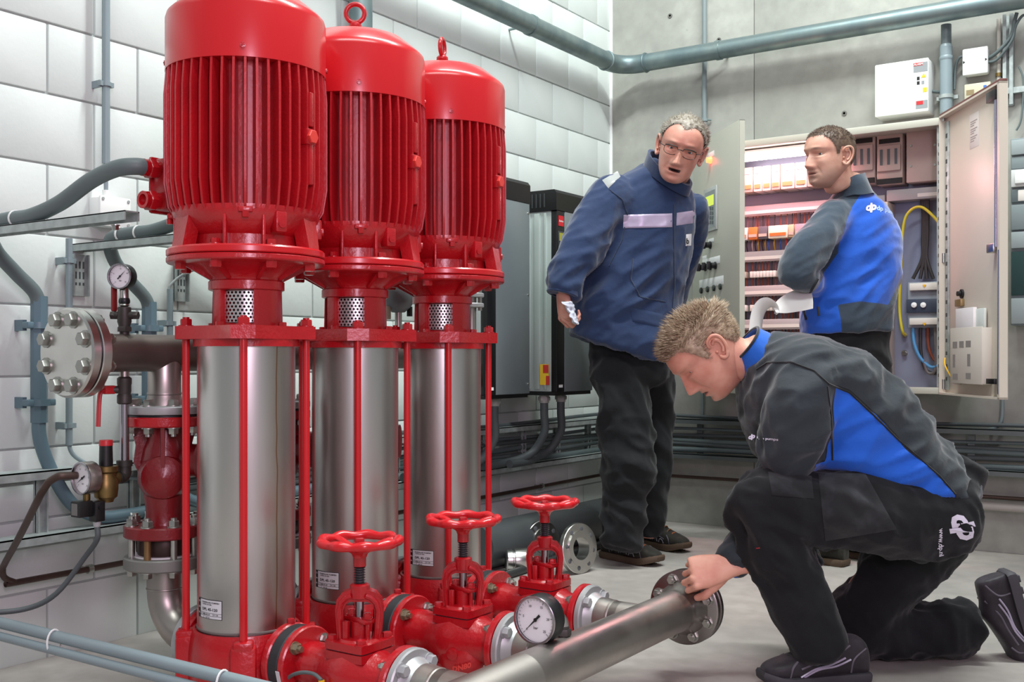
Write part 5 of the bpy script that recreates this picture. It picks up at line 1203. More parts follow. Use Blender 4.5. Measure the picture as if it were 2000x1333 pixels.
def fabric(name, col, rough=.85, sheen=.3, var=.15, panel=None, line=None, bump=.25, bscale=900, attr='panel', vscale=5, dust=None):
    if name in MATS: return MATS[name]
    m = bpy.data.materials.new(name); m.use_nodes = True; N = m.node_tree.nodes; L = m.node_tree.links; b = N['Principled BSDF']
    b.inputs['Roughness'].default_value = rough; b.inputs['Sheen Weight'].default_value = sheen; b.inputs['Specular IOR Level'].default_value = .25
    tc = N.new('ShaderNodeTexCoord'); n1 = N.new('ShaderNodeTexNoise'); n1.inputs['Scale'].default_value = vscale; n1.inputs['Detail'].default_value = 5; L.new(tc.outputs['Object'], n1.inputs['Vector'])
    mx = N.new('ShaderNodeMix'); mx.data_type = 'RGBA'; c = lin(col); mx.inputs[6].default_value = c; mx.inputs[7].default_value = lin(dust) if dust else tuple(x*(1-var) for x in c[:3])+(1,)
    mr = N.new('ShaderNodeMapRange'); mr.inputs[1].default_value = .5 if dust else .35; mr.inputs[2].default_value = .8 if dust else .65; mr.inputs[4].default_value = .55 if dust else 1; L.new(n1.outputs[0], mr.inputs[0]); L.new(mr.outputs[0], mx.inputs[0]); out = mx.outputs[2]
    if panel:
        at = N.new('ShaderNodeAttribute'); at.attribute_name = attr
        st = N.new('ShaderNodeMath'); st.operation = 'GREATER_THAN'; st.inputs[1].default_value = 0; L.new(at.outputs['Fac'], st.inputs[0])
        m2 = N.new('ShaderNodeMix'); m2.data_type = 'RGBA'; m2.inputs[7].default_value = lin(panel); L.new(st.outputs[0], m2.inputs[0]); L.new(out, m2.inputs[6]); out = m2.outputs[2]
        if line:
            ab = N.new('ShaderNodeMath'); ab.operation = 'ABSOLUTE'; L.new(at.outputs['Fac'], ab.inputs[0]); s2 = N.new('ShaderNodeMath'); s2.operation = 'LESS_THAN'; s2.inputs[1].default_value = .0022; L.new(ab.outputs[0], s2.inputs[0])
            m3 = N.new('ShaderNodeMix'); m3.data_type = 'RGBA'; m3.inputs[7].default_value = lin(line); L.new(s2.outputs[0], m3.inputs[0]); L.new(out, m3.inputs[6]); out = m3.outputs[2]
    L.new(out, b.inputs['Base Color'])
    n2 = N.new('ShaderNodeTexNoise'); n2.inputs['Scale'].default_value = bscale; L.new(tc.outputs['Object'], n2.inputs['Vector']); bp = N.new('ShaderNodeBump'); bp.inputs['Strength'].default_value = bump; bp.inputs['Distance'].default_value = .0008; L.new(n2.outputs[0], bp.inputs['Height'])
    n3 = N.new('ShaderNodeTexNoise'); n3.inputs['Scale'].default_value = 28; n3.inputs['Detail'].default_value = 3; L.new(tc.outputs['Object'], n3.inputs['Vector']); bp2 = N.new('ShaderNodeBump'); bp2.inputs['Strength'].default_value = .35; bp2.inputs['Distance'].default_value = .006; L.new(n3.outputs[0], bp2.inputs['Height']); L.new(bp.outputs[0], bp2.inputs['Normal']); L.new(bp2.outputs[0], b.inputs['Normal'])
    MATS[name] = m; return m
def skin(name, col, lip, hair, stubble):
    """skin shader; point attributes 'lip', 'hairm', 'stub' blend lip, scalp and stubble colours"""
    m = bpy.data.materials.new(name); m.use_nodes = True; N = m.node_tree.nodes; L = m.node_tree.links; b = N['Principled BSDF']
    b.inputs['Roughness'].default_value = .5; b.inputs['Subsurface Weight'].default_value = .12; b.inputs['Subsurface Radius'].default_value = (.01, .004, .002); b.inputs['Subsurface Scale'].default_value = .6
    tc = N.new('ShaderNodeTexCoord'); n1 = N.new('ShaderNodeTexNoise'); n1.inputs['Scale'].default_value = 22; n1.inputs['Detail'].default_value = 4; L.new(tc.outputs['Object'], n1.inputs['Vector'])
    mx = N.new('ShaderNodeMix'); mx.data_type = 'RGBA'; c = lin(col); mx.inputs[6].default_value = c; mx.inputs[7].default_value = (c[0]*.86, c[1]*.68, c[2]*.66, 1); mr = N.new('ShaderNodeMapRange'); mr.inputs[1].default_value = .4; mr.inputs[2].default_value = .7; L.new(n1.outputs[0], mr.inputs[0]); L.new(mr.outputs[0], mx.inputs[0]); out = mx.outputs[2]
    for nm_, cc in (('stub', stubble), ('lip', lip), ('hairm', hair), ('dark', '2a1512')):
        at = N.new('ShaderNodeAttribute'); at.attribute_name = nm_; q = N.new('ShaderNodeMix'); q.data_type = 'RGBA'; q.inputs[7].default_value = lin(cc); L.new(at.outputs['Fac'], q.inputs[0]); L.new(out, q.inputs[6]); out = q.outputs[2]
    L.new(out, b.inputs['Base Color'])
    n2 = N.new('ShaderNodeTexNoise'); n2.inputs['Scale'].default_value = 260; L.new(tc.outputs['Object'], n2.inputs['Vector']); bp = N.new('ShaderNodeBump'); bp.inputs['Strength'].default_value = .18; bp.inputs['Distance'].default_value = .001; L.new(n2.outputs[0], bp.inputs['Height']); L.new(bp.outputs[0], b.inputs['Normal']); return m
# ---------------------------------------------------------------- head
def itp(tab, z):
    if z <= tab[0][0]: return tab[0][1]
    for i in range(len(tab)-1):
        (a, b), (c, d) = tab[i], tab[i+1]
        if z <= c:
            t = (z-a)/(c-a); m0 = (tab[i+1][1]-tab[i-1][1])/(tab[i+1][0]-tab[i-1][0]) if i > 0 else (d-b)/(c-a)
            m1 = (tab[i+2][1]-tab[i][1])/(tab[i+2][0]-tab[i][0]) if i+2 < len(tab) else (d-b)/(c-a); h = c-a
            return (2*t**3-3*t*t+1)*b+(t**3-2*t*t+t)*h*m0+(-2*t**3+3*t*t)*d+(t**3-t*t)*h*m1
    return tab[-1][1]
def g(x, s): return math.exp(-(x/s)**2)
FRONT = [(-.112, .035), (-.109, .058), (-.103, .072), (-.094, .0795), (-.085, .0825), (-.07, .085), (-.05, .0865), (-.03, .0878), (-.015, .0885), (.0, .088), (.012, .0875), (.02, .0905), (.03, .0955), (.042, .0955), (.06, .0905), (.078, .081), (.092, .066), (.104, .046), (.113, .022), (.118, -.005)]
BACK = [(-.112, .0), (-.1, -.004), (-.085, -.02), (-.07, -.042), (-.05, -.066), (-.03, -.083), (0, -.1), (.03, -.107), (.06, -.101), (.08, -.088), (.095, -.071), (.107, -.05), (.114, -.03), (.118, -.012)]
WID = [(-.112, .012), (-.107, .026), (-.1, .037), (-.088, .048), (-.07, .058), (-.05, .0645), (-.02, .0705), (.0, .0735), (.03, .0765), (.055, .0745), (.075, .067), (.092, .054), (.105, .037), (.113, .021), (.118, .004)]
NOSE = [(-.05, 0), (-.045, .004), (-.041, .017), (-.036, .026), (-.031, .029), (-.024, .026), (-.01, .0185), (.004, .0115), (.014, .0065), (.022, .002), (.03, 0)]
def head_geo(opts):
    nz, na = 120, 112; vs = []; fs = []; lip = []; hairm = []; stub = []; dark = []
    mo = opts.get('mouth', 0)
    for i in range(nz):
        u = i/(nz-1); z = -.112+.230*(.5-.5*math.cos(PI*u))*1.0
        yf, yb, w_ = itp(FRONT, z), itp(BACK, z), itp(WID, z); ym = yb+(yf-yb)*.46
        for j in range(na):
            a = 2*PI*j/na; s, c = math.sin(a), math.cos(a)
            ex = .92 if c > 0 else .95
            x = w_*math.copysign(abs(s)**ex, s)
            y = ym+(yf-ym if c > 0 else ym-yb)*math.copysign(abs(c)**(.86 if c > 0 else .95), c)
            if c > 0:
                fr = c
                nw = .0065+.0085*max(0, min(1, (.012-z)/.045)); na_ = itp(NOSE, z); y += na_*g(x, nw)
                y += .006*(g(abs(x)-.0135, .006)*g(z+.037, .008))                    # wings
                y -= .0105*g(abs(x)-.031, .0155)*g(z-.010, .0115)                     # sockets
                y += .0072*g(abs(x)-.031, .0145)*g(z-.0182+opts.get('lid', 0), .0052)                    # upper lid
                y += .0058*g(abs(x)-.031, .0145)*g(z-.0002, .0055)                    # lower lid
                y += .0045*g(abs(x)-.03, .02)*g(z-.0315, .0075)                       # brow
                y += .005*g(abs(x)-.046, .016)*g(z+.018, .018)                        # cheek bone
                y -= .0035*g(abs(x)-(.026+.35*max(0, -z-.035)), .005)*g(z+.048, .016)      # nasolabial
                y += .0052*g(z+.0535, .0055)*g(x, .017)+.005*g(z+.068, .0055)*g(x, .0155)-.003*g(z+.0795, .006)*g(x, .02)+.0065*g(z+.094, .011)*g(x, .018)
                y -= .0055*g(z+.0605, .0022+mo)*g(x, .019)*(1+mo*250)   # mouth slit
                pass
            vs.append(V((x, y, z)))
            lp = g(z+.0605, .0085)*g(x, .024) if c > 0 and y > .06 else 0; lip.append(min(1, max(0, lp*1.6-.45)))
            dk = 1 if (c > 0 and abs(z+.0605) < .0016+mo and abs(x) < .02) else 0; 
            br = g(abs(x)-.032, .017)*g(z-(.031-.12*max(0, abs(x)-.04)), .005) if c > 0 else 0
            dark.append(max(dk, 0)); hl = opts['hairline'](x, y, z); hm = max(0, min(1, .5+hl/.012)); hairm.append(max(hm*opts.get('scalp', .8), opts.get('brow', .6)*max(0, br*1.3-.35)))
            sb = 1 if (z < -.035 and y > -.02) else 0; stub.append(opts.get('stub', .15)*max(0, min(1, (-.035-z)/.02))*(1 if y > -.03 else 0))
    for i in range(nz-1):
        for j in range(na): fs.append((i*na+j, i*na+(j+1) % na, (i+1)*na+(j+1) % na, (i+1)*na+j))
    fs += [tuple(range(na-1, -1, -1)), tuple((nz-1)*na+j for j in range(na))]
    return vs, fs, dict(lip=lip, hairm=hairm, stub=stub, dark=dark)
def ear_geo(s):
    m = MB(); o = V((s*.0735, -.012, -.004)); ax = lambda y, z, x=0: o+V((s*x, y, z))
    rim = [ax(.008, .012, -.004), ax(.011, .022, .003), ax(.004, .033, .011), ax(-.011, .035, .016), ax(-.022, .026, .018), ax(-.024, .01, .017), ax(-.019, -.008, .014), ax(-.011, -.02, .01), ax(-.002, -.029, .007), ax(.006, -.027, .003), ax(.009, -.018, -.002)]
    m.tube(sm(rim, 5), [.0042]*36+[.0052]*15, 10)
    m.tube(sm([ax(.0, .018, .004), ax(-.01, .022, .009), ax(-.016, .01, .011), ax(-.012, -.006, .009), ax(-.004, -.014, .006)], 5), .0042, 8)
    # shell of the ear
    for pts in ([ax(.009, .02, -.006), ax(-.006, .028, .008), ax(-.019, .018, .012), ax(-.018, .0, .011), ax(-.008, -.02, .006), ax(.007, -.024, -.002)],):
        c = ax(.0, .0, -.006); n = len(pts); vs = [c]+pts+[p+V((-s*.006, 0, 0)) for p in pts]; m.add(vs, [(0, i+1, i+2) for i in range(n-1)]+[(i+1, i+1+n, i+2+n, i+2) for i in range(n-1)])
    m.lathe([(.0, -.004), (.004, -.003), (.004, .0), (0, .003)], ax(.0075, -.004, .002), (s, .3, 0), 10)
    m.add([p+V((0, 0, 0)) for p in [ax(-.004, .035, .0), ax(-.024, .02, .0), ax(-.02, -.01, .0), ax(-.004, -.028, 0), ax(.01, -.02, 0), ax(.01, .02, 0)]]+[V((s*.06, -.012, 0))], [(0, 1, 6), (1, 2, 6), (2, 3, 6), (3, 4, 6), (4, 5, 6), (5, 0, 6)])
    return m
def build_body(name, label, HM, opts, skinm, extra, parent_loc):
    """one mesh: head, ears, neck and the hidden body lofts + hands given in world space (extra: list of meshes)"""
    mb = MB(); attrs = {k: [] for k in ('lip', 'hairm', 'stub', 'dark')}
    vs, fs, at = head_geo(opts); mb.add([HM @ v for v in vs], fs)
    for k in attrs: attrs[k] += at[k]
    for s in (-1, 1):
        e = ear_geo(s); mb.add([HM @ v for v in e.v], e.f)
    for ex in extra:
        if isinstance(ex, MB): mb.add(ex.v, ex.f)
        else: mb.add([v.co for v in ex.vertices], [tuple(p.vertices) for p in ex.polygons])
    o = mb.build(name, skinm, None, sharp=60, off=parent_loc); o.location = parent_loc
    n = len(mb.v)
    for k, vals in attrs.items():
        a = o.data.attributes.new(k, 'FLOAT', 'POINT'); a.data.foreach_set('value', vals+[0.0]*(n-len(vals)))
    return o
def eyes(parent, HM, off, look=(0, 1, 0)):
    for s in (-1, 1):
        c = V((s*.031, .0608, .0092)); lk = V(look).normalized(); mb = MB().lathe([(.0, -.0128)]+[(.0128*math.sin(t), -.0128*math.cos(t)) for t in [PI*k/10 for k in range(1, 10)]]+[(.0, .0128)], (0, 0, 0), lk, 18)
        o = MB(); o.add([HM @ (c+v) for v in mb.v], mb.f); e = o.build('eye', mat('eye_white', 'd8cfc8', .2), parent, off=off)
        ir = MB().lathe([(.0062, .0115), (.0058, .0121), (.0, .0131)], (0, 0, 0), lk, 16); q = MB(); q.add([HM @ (c+v) for v in ir.v], ir.f); q.build('iris', mat('iris_blue_grey', '3c4a52', .2), e, off=off)
def hair(parent, HM, opts, m, off, count, lmin, lmax, comb, lift, r0=.0011, seed=1, jit=.5, cap=.004):
    """short strands over the scalp"""
    rnd = random.Random(seed); mb = MB(); nz = 0; tries = 0; verts = []; faces = []
    while nz < count and tries < count*12:
        tries += 1
        z = rnd.uniform(-.085, .118); a = rnd.uniform(0, 2*PI); yf, yb, w_ = itp(FRONT, z), itp(BACK, z), itp(WID, z); ym = yb+(yf-yb)*.46; s, c = math.sin(a), math.cos(a)
        if rnd.random() > (.25+.75*w_/.078): continue
        p = V((w_*math.copysign(abs(s)**.93, s), ym+(yf-ym if c > 0 else ym-yb)*math.copysign(abs(c)**(.86 if c > 0 else .95), c), z)); hl = opts['hairline'](*p)
        if hl < rnd.uniform(-.002, .004): continue
        n = V((p.x/.0064, p.y/.0100, (p.z-.0)/.0130)); n = V((p.x/.0058, (p.y+.008)/.0100, max(p.z-.01, -.03)/.0135)).normalized()
        cb = V(comb(p)); d = (n*lift(p)+cb+V((rnd.uniform(-1, 1), rnd.uniform(-1, 1), rnd.uniform(-1, 1)))*jit*.35).normalized()
        L_ = rnd.uniform(lmin(p), lmax(p))*min(1, .45+hl/.03)
        a0 = p-n*.002; mid = a0+d*L_*.55+n*L_*.06; tip = a0+d*L_+cb*L_*.25
        t = d.cross(n); t = t.normalized() if t.length > .01 else V((1, 0, 0)); b2 = d.cross(t).normalized()
        k = len(verts); r = r0*rnd.uniform(.7, 1.3)
        for q, rr in ((a0, r), (mid, r*.85)):
            for ang in (0, 2.09, 4.19): verts.append(HM @ (q+(t*math.cos(ang)+b2*math.sin(ang))*rr))
        verts.append(HM @ tip)
        for j in range(3): faces += [(k+j, k+(j+1) % 3, k+3+(j+1) % 3, k+3+j), (k+3+j, k+3+(j+1) % 3, k+6)]
        nz += 1
    # cap under the strands
    vs, fs, at = head_geo(opts)
    keep = [opts['hairline'](*v) > .0015 for v in vs]; idx = {}; cv = []
    for i, (v, kp) in enumerate(zip(vs, keep)):
        if kp:
            n = V((v.x/.0058, (v.y+.008)/.01, max(v.z-.01, -.03)/.0135)).normalized(); hh = min(1, opts['hairline'](*v)/.015); idx[i] = len(cv)
            cv.append(HM @ (v+n*(cap*hh*(1+.35*noise.noise(v*160)))))
    k = len(verts); verts += cv; faces += [tuple(idx[i]+k for i in f) for f in fs if all(i in idx for i in f)]
    mb.add(verts, faces); o = mb.build('hair', m, parent, off=off, sharp=180); o['kind'] = 'stuff'; return o
def hairmat(name, c1, c2):
    m = mat(name, c1, .5, var=.5, vscale=70, col2=c2, detail=2); return m
def head_matrix(c, f, u, s=1.0, sx=1.0):
    f = V(f).normalized(); u = V(u); u = (u-f*u.dot(f)).normalized(); r = f.cross(u)
    M = Matrix(((r.x*s*sx, f.x*s, u.x*s, c.x), (r.y*s*sx, f.y*s, u.y*s, c.y), (r.z*s*sx, f.z*s, u.z*s, c.z), (0, 0, 0, 1))); return M
# ---------------------------------------------------------------- hands
def hand(wrist, f, palm, left, curl, thumb=(.5, .5), s=1.0, spread=.06, forearm=None):
    """f: wrist to knuckles, palm: direction the palm faces; left hand or right hand; curl: per-joint bends per finger"""
    f = V(f).normalized(); palm = V(palm); palm = (palm-f*palm.dot(f)).normalized()
    th = f.cross(palm) if left else palm.cross(f)      # towards the thumb
    th = -th if False else th
    mb = MB(); wrist = V(wrist)
    def q(a, b, c): return wrist+(f*a+th*b+palm*c)*s
    loft(mb, [(q(-.05, 0, 0), th*.027*s, palm*.02*s), (q(-.01, 0, 0), th*.027*s, palm*.019*s), (q(.02, .0, 0), th*.034*s, palm*.017*s), (q(.06, -.001, 0), th*.041*s, palm*.0145*s), (q(.088, -.002, 0), th*.0405*s, palm*.012*s), (q(.096, -.002, .001), th*.036*s, palm*.009*s)], 24, 2.4)
    if forearm is not None: limb(mb, [q(-.04, 0, 0), forearm], [.024*s, .036*s])
    base = [(.090, .030, 0, .0088), (.094, .0105, -.001, .0092), (.09, -.0095, -.0005, .0086), (.081, -.028, .001, .0076)]
    lens = [(.043, .025, .02), (.047, .029, .021), (.043, .027, .021), (.034, .02, .019)]
    for i in range(4):
        a, b, c, r = base[i]; p = q(a-.012, b, c); ang = 0; pts = [p, q(a, b, c-.001)]; rad = [r*1.05*s, r*1.12*s]; d0 = (f+th*spread*(1.5-i)).normalized(); p = pts[-1]
        for j in range(3):
            ang += curl[i][j]; d = d0*math.cos(ang)+palm*math.sin(ang); p2 = p+d*lens[i][j]*s
            rr = r*(1-.09*(j+1))*s; pts += [p+(p2-p)*.5, p2]; rad += [rr*.98, rr*1.03 if j < 2 else rr*.8]; p = p2
        limb(mb, pts, rad, th, 14, 3)
    # thumb leaves the side of the palm
    t0, t1 = thumb
    p0 = q(.018, .02, .008); p1 = q(.045, .038, .014); d = (f*math.cos(t0)+th*.55*math.cos(t0)+palm*math.sin(t0)*1.1).normalized(); p2 = p1+d*.032*s; d2 = (d*math.cos(t1)+palm*math.sin(t1)*.7-th*math.sin(t1)*.7).normalized(); p3 = p2+d2*.027*s
    limb(mb, [p0, p1, (p1+p2)/2, p2, (p2+p3)/2, p3], [.014*s, .0125*s, .0105*s, .0108*s, .0098*s, .0075*s], palm, 14, 3)
    return fuse(mb, .0026, 3)
# ---------------------------------------------------------------- shoes
def shoe(name, label, parent, off, O_, t, up, upper, sole, L_=.29, laces=True, stripe=None, accent=None, mirror=1, ankle_h=.115):
    t = V(t).normalized(); up = V(up); up = (up-t*up.dot(t)).normalized(); x = t.cross(up)*mirror; O_ = V(O_)
    def q(a, b, c): return O_+x*a+t*b+up*c
    root = bpy.data.objects.new(name, None); COL.objects.link(root); root.parent = parent; root['label'] = label; root.empty_display_size = .03
    k = L_/.29
    prof = [(.0, .024, .05), (.006, .032, .085), (.03, .036, ankle_h), (.07, .037, ankle_h+.0), (.105, .038, .098), (.14, .042, .083), (.18, .047, .068), (.215, .049, .057), (.245, .045, .05), (.27, .034, .043), (.285, .02, .034)]
    rings = []
    for b, hw, h in prof: rings.append((q(.004*math.sin(b*10), b*k, .016+h*.5), x*hw, up*(h*.5)))
    m = MB(); loft(m, rings, 32, 2.7, 3); me = fuse(m, .006, 2)
    u = meobj('upper', me, upper, root)
    for v in me.vertices: v.co -= off
    # sole: outline prism with tread edge
    pts = []
    for b, hw, h in prof: pts.append((b*k, hw+.005))
    out = [(w_, b) for b, w_ in pts]+[(-w_, b) for b, w_ in reversed(pts)]
    out = [(w_+.004*math.sin(b*10), b-.003 if b < .1 else b+.005) for w_, b in out]
    s = MB(); n = len(out); vs = []
    for zz, gr in ((0, .94), (.006, 1.0), (.02, 1.02), (.027, .97)): vs += [q(a*gr, (b-.14)*((gr+1)/2)+.14, zz+(.014*max(0, (b-.24)/.05) if True else 0)) for a, b in out]
    fs = [tuple(range(n-1, -1, -1)), tuple(3*n+i for i in range(n))]
    for j in range(3): fs += [(j*n+i, j*n+(i+1) % n, (j+1)*n+(i+1) % n, (j+1)*n+i) for i in range(n)]
    s.add(vs, fs); so = s.build('sole', sole, root, off=off)
    for b in (.02, .055, .2, .235):
        for a in (-.022, .022): MB().box(q(a, b*k, -.002), (.026, .02, .01), Matrix((x, t, up)).transposed(), .002).build('tread_lug', sole, root, off=off)
    
    if laces:
        la = MB()
        for i in range(5):
            b = .105+.024*i; h = .095-.0115*i+.0225
            la.tube(sm([q(-.026, b*k, h-.012), q(-.01, (b+.004)*k, h+.003), (q(.012, (b+.01)*k, h+.002)), q(.027, (b+.014)*k, h-.013)], 4), .0028, 6)
        la.tube(sm([q(0, .1*k, .125), q(.02, .092*k, .136), q(.032, .1*k, .122), q(.01, .104*k, .122), q(-.02, .092*k, .135), q(-.03, .106*k, .12)], 5), .0026, 6)
        o = la.build('laces', mat('shoe_lace', '3a3a3a', .8) if not accent else accent, root, off=off); o['kind'] = 'stuff'
    if stripe:
        bv = BVHTree.FromPolygons([v.co+off for v in me.vertices], [tuple(p.vertices) for p in me.polygons])
        for sgn in (-1, 1):
            for pl in stripe[1]:
                pp = []
                for b, h in pl:
                    hit = bv.ray_cast(q(sgn*.12, b*k, h+.016), -x*sgn); pp.append((hit[0] if hit[0] else q(sgn*.045, b*k, h+.016))+x*sgn*.0005)
                MB().tube(sm(pp, 5), stripe[2], 6, flat=.6).build('side_stripe', stripe[0], root, off=off)
            for pl in ([(.205, .052), (.222, .038), (.228, .012)], [(.015, .075), (.05, .05), (.055, .014)], [(.06, .085), (.105, .06), (.15, .05), (.2, .035)]):
                pp = []
                for b, h in pl:
                    hit = bv.ray_cast(q(sgn*.12, b*k, h+.016), -x*sgn); pp.append((hit[0] if hit[0] else q(sgn*.04, b*k, h+.016)))
                MB().tube(sm(pp, 5), .003, 6).build('shoe_seam', mat('shoe_seam_grey', '5c5660', .6), root, off=off)
    return root
def project_text(parent, bv, s, size, px, d, ang, m, off, bold=.02, shear=0, lift=.0015, name='logo', poly=None, mirror=False, depth_dir=None):
    """print laid on cloth: letters are cast on the garment from the side it faces"""
    ca, sa = math.cos(ang), math.sin(ang); o = P(px[0], px[1], d); ex = Rt*ca+Up*sa; ey = -Rt*sa+Up*ca; mb = MB()
    vs, fs = text_geo(s, size, bold, 'LEFT', 2) if poly is None else poly
    out = []
    for v in vs:
        p = o+ex*(v.x+shear*v.y)+ey*v.y; h = bv.ray_cast(p-Fw*.6, Fw); out.append((h[0]-Fw*lift) if h[0] else p)
    fs = [f for f in fs if max(out[i].dot(Fw) for i in f)-min(out[i].dot(Fw) for i in f) < .02]
    mb.add(out, fs); return mb.build(name, m, parent, off=off)
def bvh_of(me, off): return BVHTree.FromPolygons([v.co.copy() for v in me.vertices], [tuple(p.vertices) for p in me.polygons])
def localise(me, off):
    for v in me.vertices: v.co -= off
def patch(parent, bv, poly_px, d, thick, m, off, name, res=14, puff=0):
    """sewn-on cloth piece: a grid laid over the garment surface"""
    (x0, y0), (x1, y1), (x2, y2), (x3, y3) = poly_px; vs = []; fs = []; N_ = res
    for i in range(N_+1):
        for j in range(N_+1):
            a, b = i/N_, j/N_; px = (x0*(1-a)+x1*a)*(1-b)+(x3*(1-a)+x2*a)*b; py = (y0*(1-a)+y1*a)*(1-b)+(y3*(1-a)+y2*a)*b
            r = ray(px, py); p = CAM+r*(d-.7); h = bv.ray_cast(p, r.normalized()); q = h[0] if h[0] else CAM+r*d
            edge = min(a, 1-a, b, 1-b); vs.append(q-r.normalized()*(thick*min(1, edge*10+.25)+puff*math.sin(PI*a)*math.sin(PI*b)))
    for i in range(N_):
        for j in range(N_): k = i*(N_+1)+j; fs.append((k, k+1, k+N_+2, k+N_+1))
    m_ = MB().add(vs, fs); return m_.build(name, m, parent, off=off, sharp=180)
def lin_t(tab, y):
    if y <= tab[0][0]: return tab[0][1]
    for (a, b), (c, d) in zip(tab, tab[1:]):
        if y <= c: return b+(d-b)*(y-a)/(c-a)
    return tab[-1][1]
def hairline(tab, peak=0):
    def f(x, y, z):
        h = lin_t(tab, y)
        if peak and y > .05: h += peak*(1-2*g(x, .016))*(1 if abs(x) < .05 else 1)
        return (z-h)*.7
    return f
def prings(spec, d, hw_dir=None):
    """torso rings from (back px, front px, half width): measured in the side view"""
    R_ = []
    for (bx, by), (fx, fy), hw in spec:
        a, b = P(bx, by, d), P(fx, fy, d); R_.append(((a+b)/2, (a-b)/2, (hw_dir or Fw)*hw))
    return R_
BLACKT = fabric('black_work_trousers', '131417', .85, .12, dust='292a2e', vscale=7)
ANTH = 'ANTH'
# ================================================================ KNEELING MAN
off3 = onZ(1700, 1325, 0)
D3 = 2.9
# --- jacket
j = MB()
loft(j, prings([((1908, 972), (1640, 935), .165), ((1872, 905), (1575, 915), .18), ((1818, 832), (1500, 905), .19), ((1758, 757), (1462, 862), .2), ((1690, 700), (1446, 795), .205), ((1610, 664), (1448, 735), .19), ((1545, 652), (1462, 704), .13), ((1505, 650), (1470, 690), .085)], D3), 40, 2.35)
armN = [P(1578, 742, 2.76), P(1562, 800, 2.73), P(1545, 870, 2.75), P(1525, 945, 2.86), P(1488, 1022, 2.88), P(1442, 1085, 2.80), P(1428, 1104, 2.775)]
limb(j, armN, [.088, .09, .083, .072, .058, .048, .046])
armF = [P(1545, 740, 3.04), P(1540, 860, 3.1), P(1535, 950, 3.12), P(1560, 1040, 3.1), P(1575, 1100, 3.08)]
limb(j, armF, [.085, .08, .07, .055, .045])
jm = fuse(j, .0075, 4)
crumple(jm, [(9, .018, Rt*.8+Up*.55, 3.2, lambda p: 1 if side2(p)[0] > .8 else .25), (20, .010, Rt*.9+Up*.35, 3.5, None), (14, .012, Rt*.35+Up*.9, 3, near_seg(armN[1], armN[4], .14)), (30, .005, Rt*.8+Up*.5, 3, near_seg(armN[2], armN[5], .1))])
def pxp(pts, d): return [side2(P(x, y, d)) for x, y in pts]
blueR = pxp([(1618, 752), (1648, 762), (1700, 806), (1745, 850), (1768, 880), (1805, 905), (1840, 940), (1866, 968), (1868, 990), (1800, 985), (1600, 960), (1585, 905), (1611, 900), (1616, 850), (1614, 790)], 2.74)
af = near_seg(armN[0], armN[3], .2)
panels(jm, [blueR, pxp([(1420, 1118), (1455, 1128), (1450, 1150), (1415, 1150)], 2.8)])
SOFT = fabric('softshell_anthracite_blue', '2b3238', .75, .25, panel='1b5bc4', line='15181c', bump=.12)
bvj3 = bvh_of(jm, off3)
# --- trousers
t3 = MB()
limb(t3, [P(1840, 975, 2.9), P(1822, 1005, 2.9), P(1800, 1035, 2.9)], [(.165, .1), (.175, .12), (.16, .11)], Fw)
thN = [P(1815, 1015, 2.84), P(1720, 1000, 2.80), P(1600, 992, 2.77), P(1490, 985, 2.75)]
limb(t3, thN, [.115, .112, .102, .092])
shN = [P(1478, 975, 2.75), P(1505, 1050, 2.76), P(1548, 1140, 2.775), P(1590, 1225, 2.785), P(1604, 1258, 2.79)]
limb(t3, shN, [.085, .088, .084, .081, .083])
thF = [P(1820, 1030, 2.98), P(1745, 1125, 3.0), P(1670, 1215, 3.02)]
limb(t3, thF, [.11, .098, .088])
shF = [P(1665, 1236, 3.02), P(1740, 1235, 3.03), P(1820, 1232, 3.035), P(1893, 1226, 3.04)]
limb(t3, shF, [.082, .08, .076, .077])
tm = fuse(t3, .0075, 4)
crumple(tm, [(10, .016, Rt*.5-Up*.8, 3, None), (16, .022, Rt*.9-Up*.3, 3, near_seg(thN[2], shN[1], .17)), (26, .006, Rt*.6-Up*.7, 3, None), (18, .012, Up, 2.5, near_seg(shF[0], shF[3], .12))])
for v in tm.vertices:
    if v.co.z < .004: v.co.z = .004
bvt3 = bvh_of(tm, off3)
# --- body: head, neck, hands, hidden core
hc3 = P(1381, 690, 2.9)
f3 = Rt*-.63-Up*.78-Fw*.06; u3 = Rt*-.78+Up*.63
HM3 = head_matrix(hc3, f3, u3, 1.03)
opt3 = dict(hairline=hairline([(-.1, -.045), (-.075, -.046), (-.055, -.03), (-.04, .0), (-.03, .032), (.005, .03), (.012, .0), (.022, -.012), (.034, .02), (.046, .05), (.06, .066), (.1, .071)]), scalp=.55, brow=.35, stub=.12, lid=.0045)
core = MB()
limb(core, [HM3 @ V((0, -.032, -.03)), HM3 @ V((0, -.045, -.085)), P(1472, 690, 2.9), P(1530, 750, 2.9)], [.056, .058, .055, .05])
loft(core, prings([((1850, 950), (1650, 945), .12), ((1780, 840), (1540, 900), .14), ((1670, 730), (1480, 800), .15), ((1560, 690), (1480, 720), .1)], D3), 20)
for a, r in ((armN, [.05]*5+[.03, .025]), (armF, [.05, .05, .045, .035, .028]), (thN[:3], [.07, .06, .045]), (shN[1:4], [.05]*3), (thF, [.08]*3), (shF, [.055]*4)): limb(core, a, r)
w3 = P(1424, 1107, 2.768)
hN = hand(w3, -Rt*.95-Up*.18-Fw*.1, Fw*.85-Up*.35-Rt*.1, True, [(1.2, 1.45, .9), (1.25, 1.5, .9), (1.3, 1.5, .9), (1.3, 1.5, .9)], (.35, .6), 1.06, .03)
hF = hand(P(1578, 1112, 3.07), -Rt*.2-Up*.9, -Fw*.2+Rt*.9, False, [(.4, .5, .3)]*4, (.3, .3), 1.0)
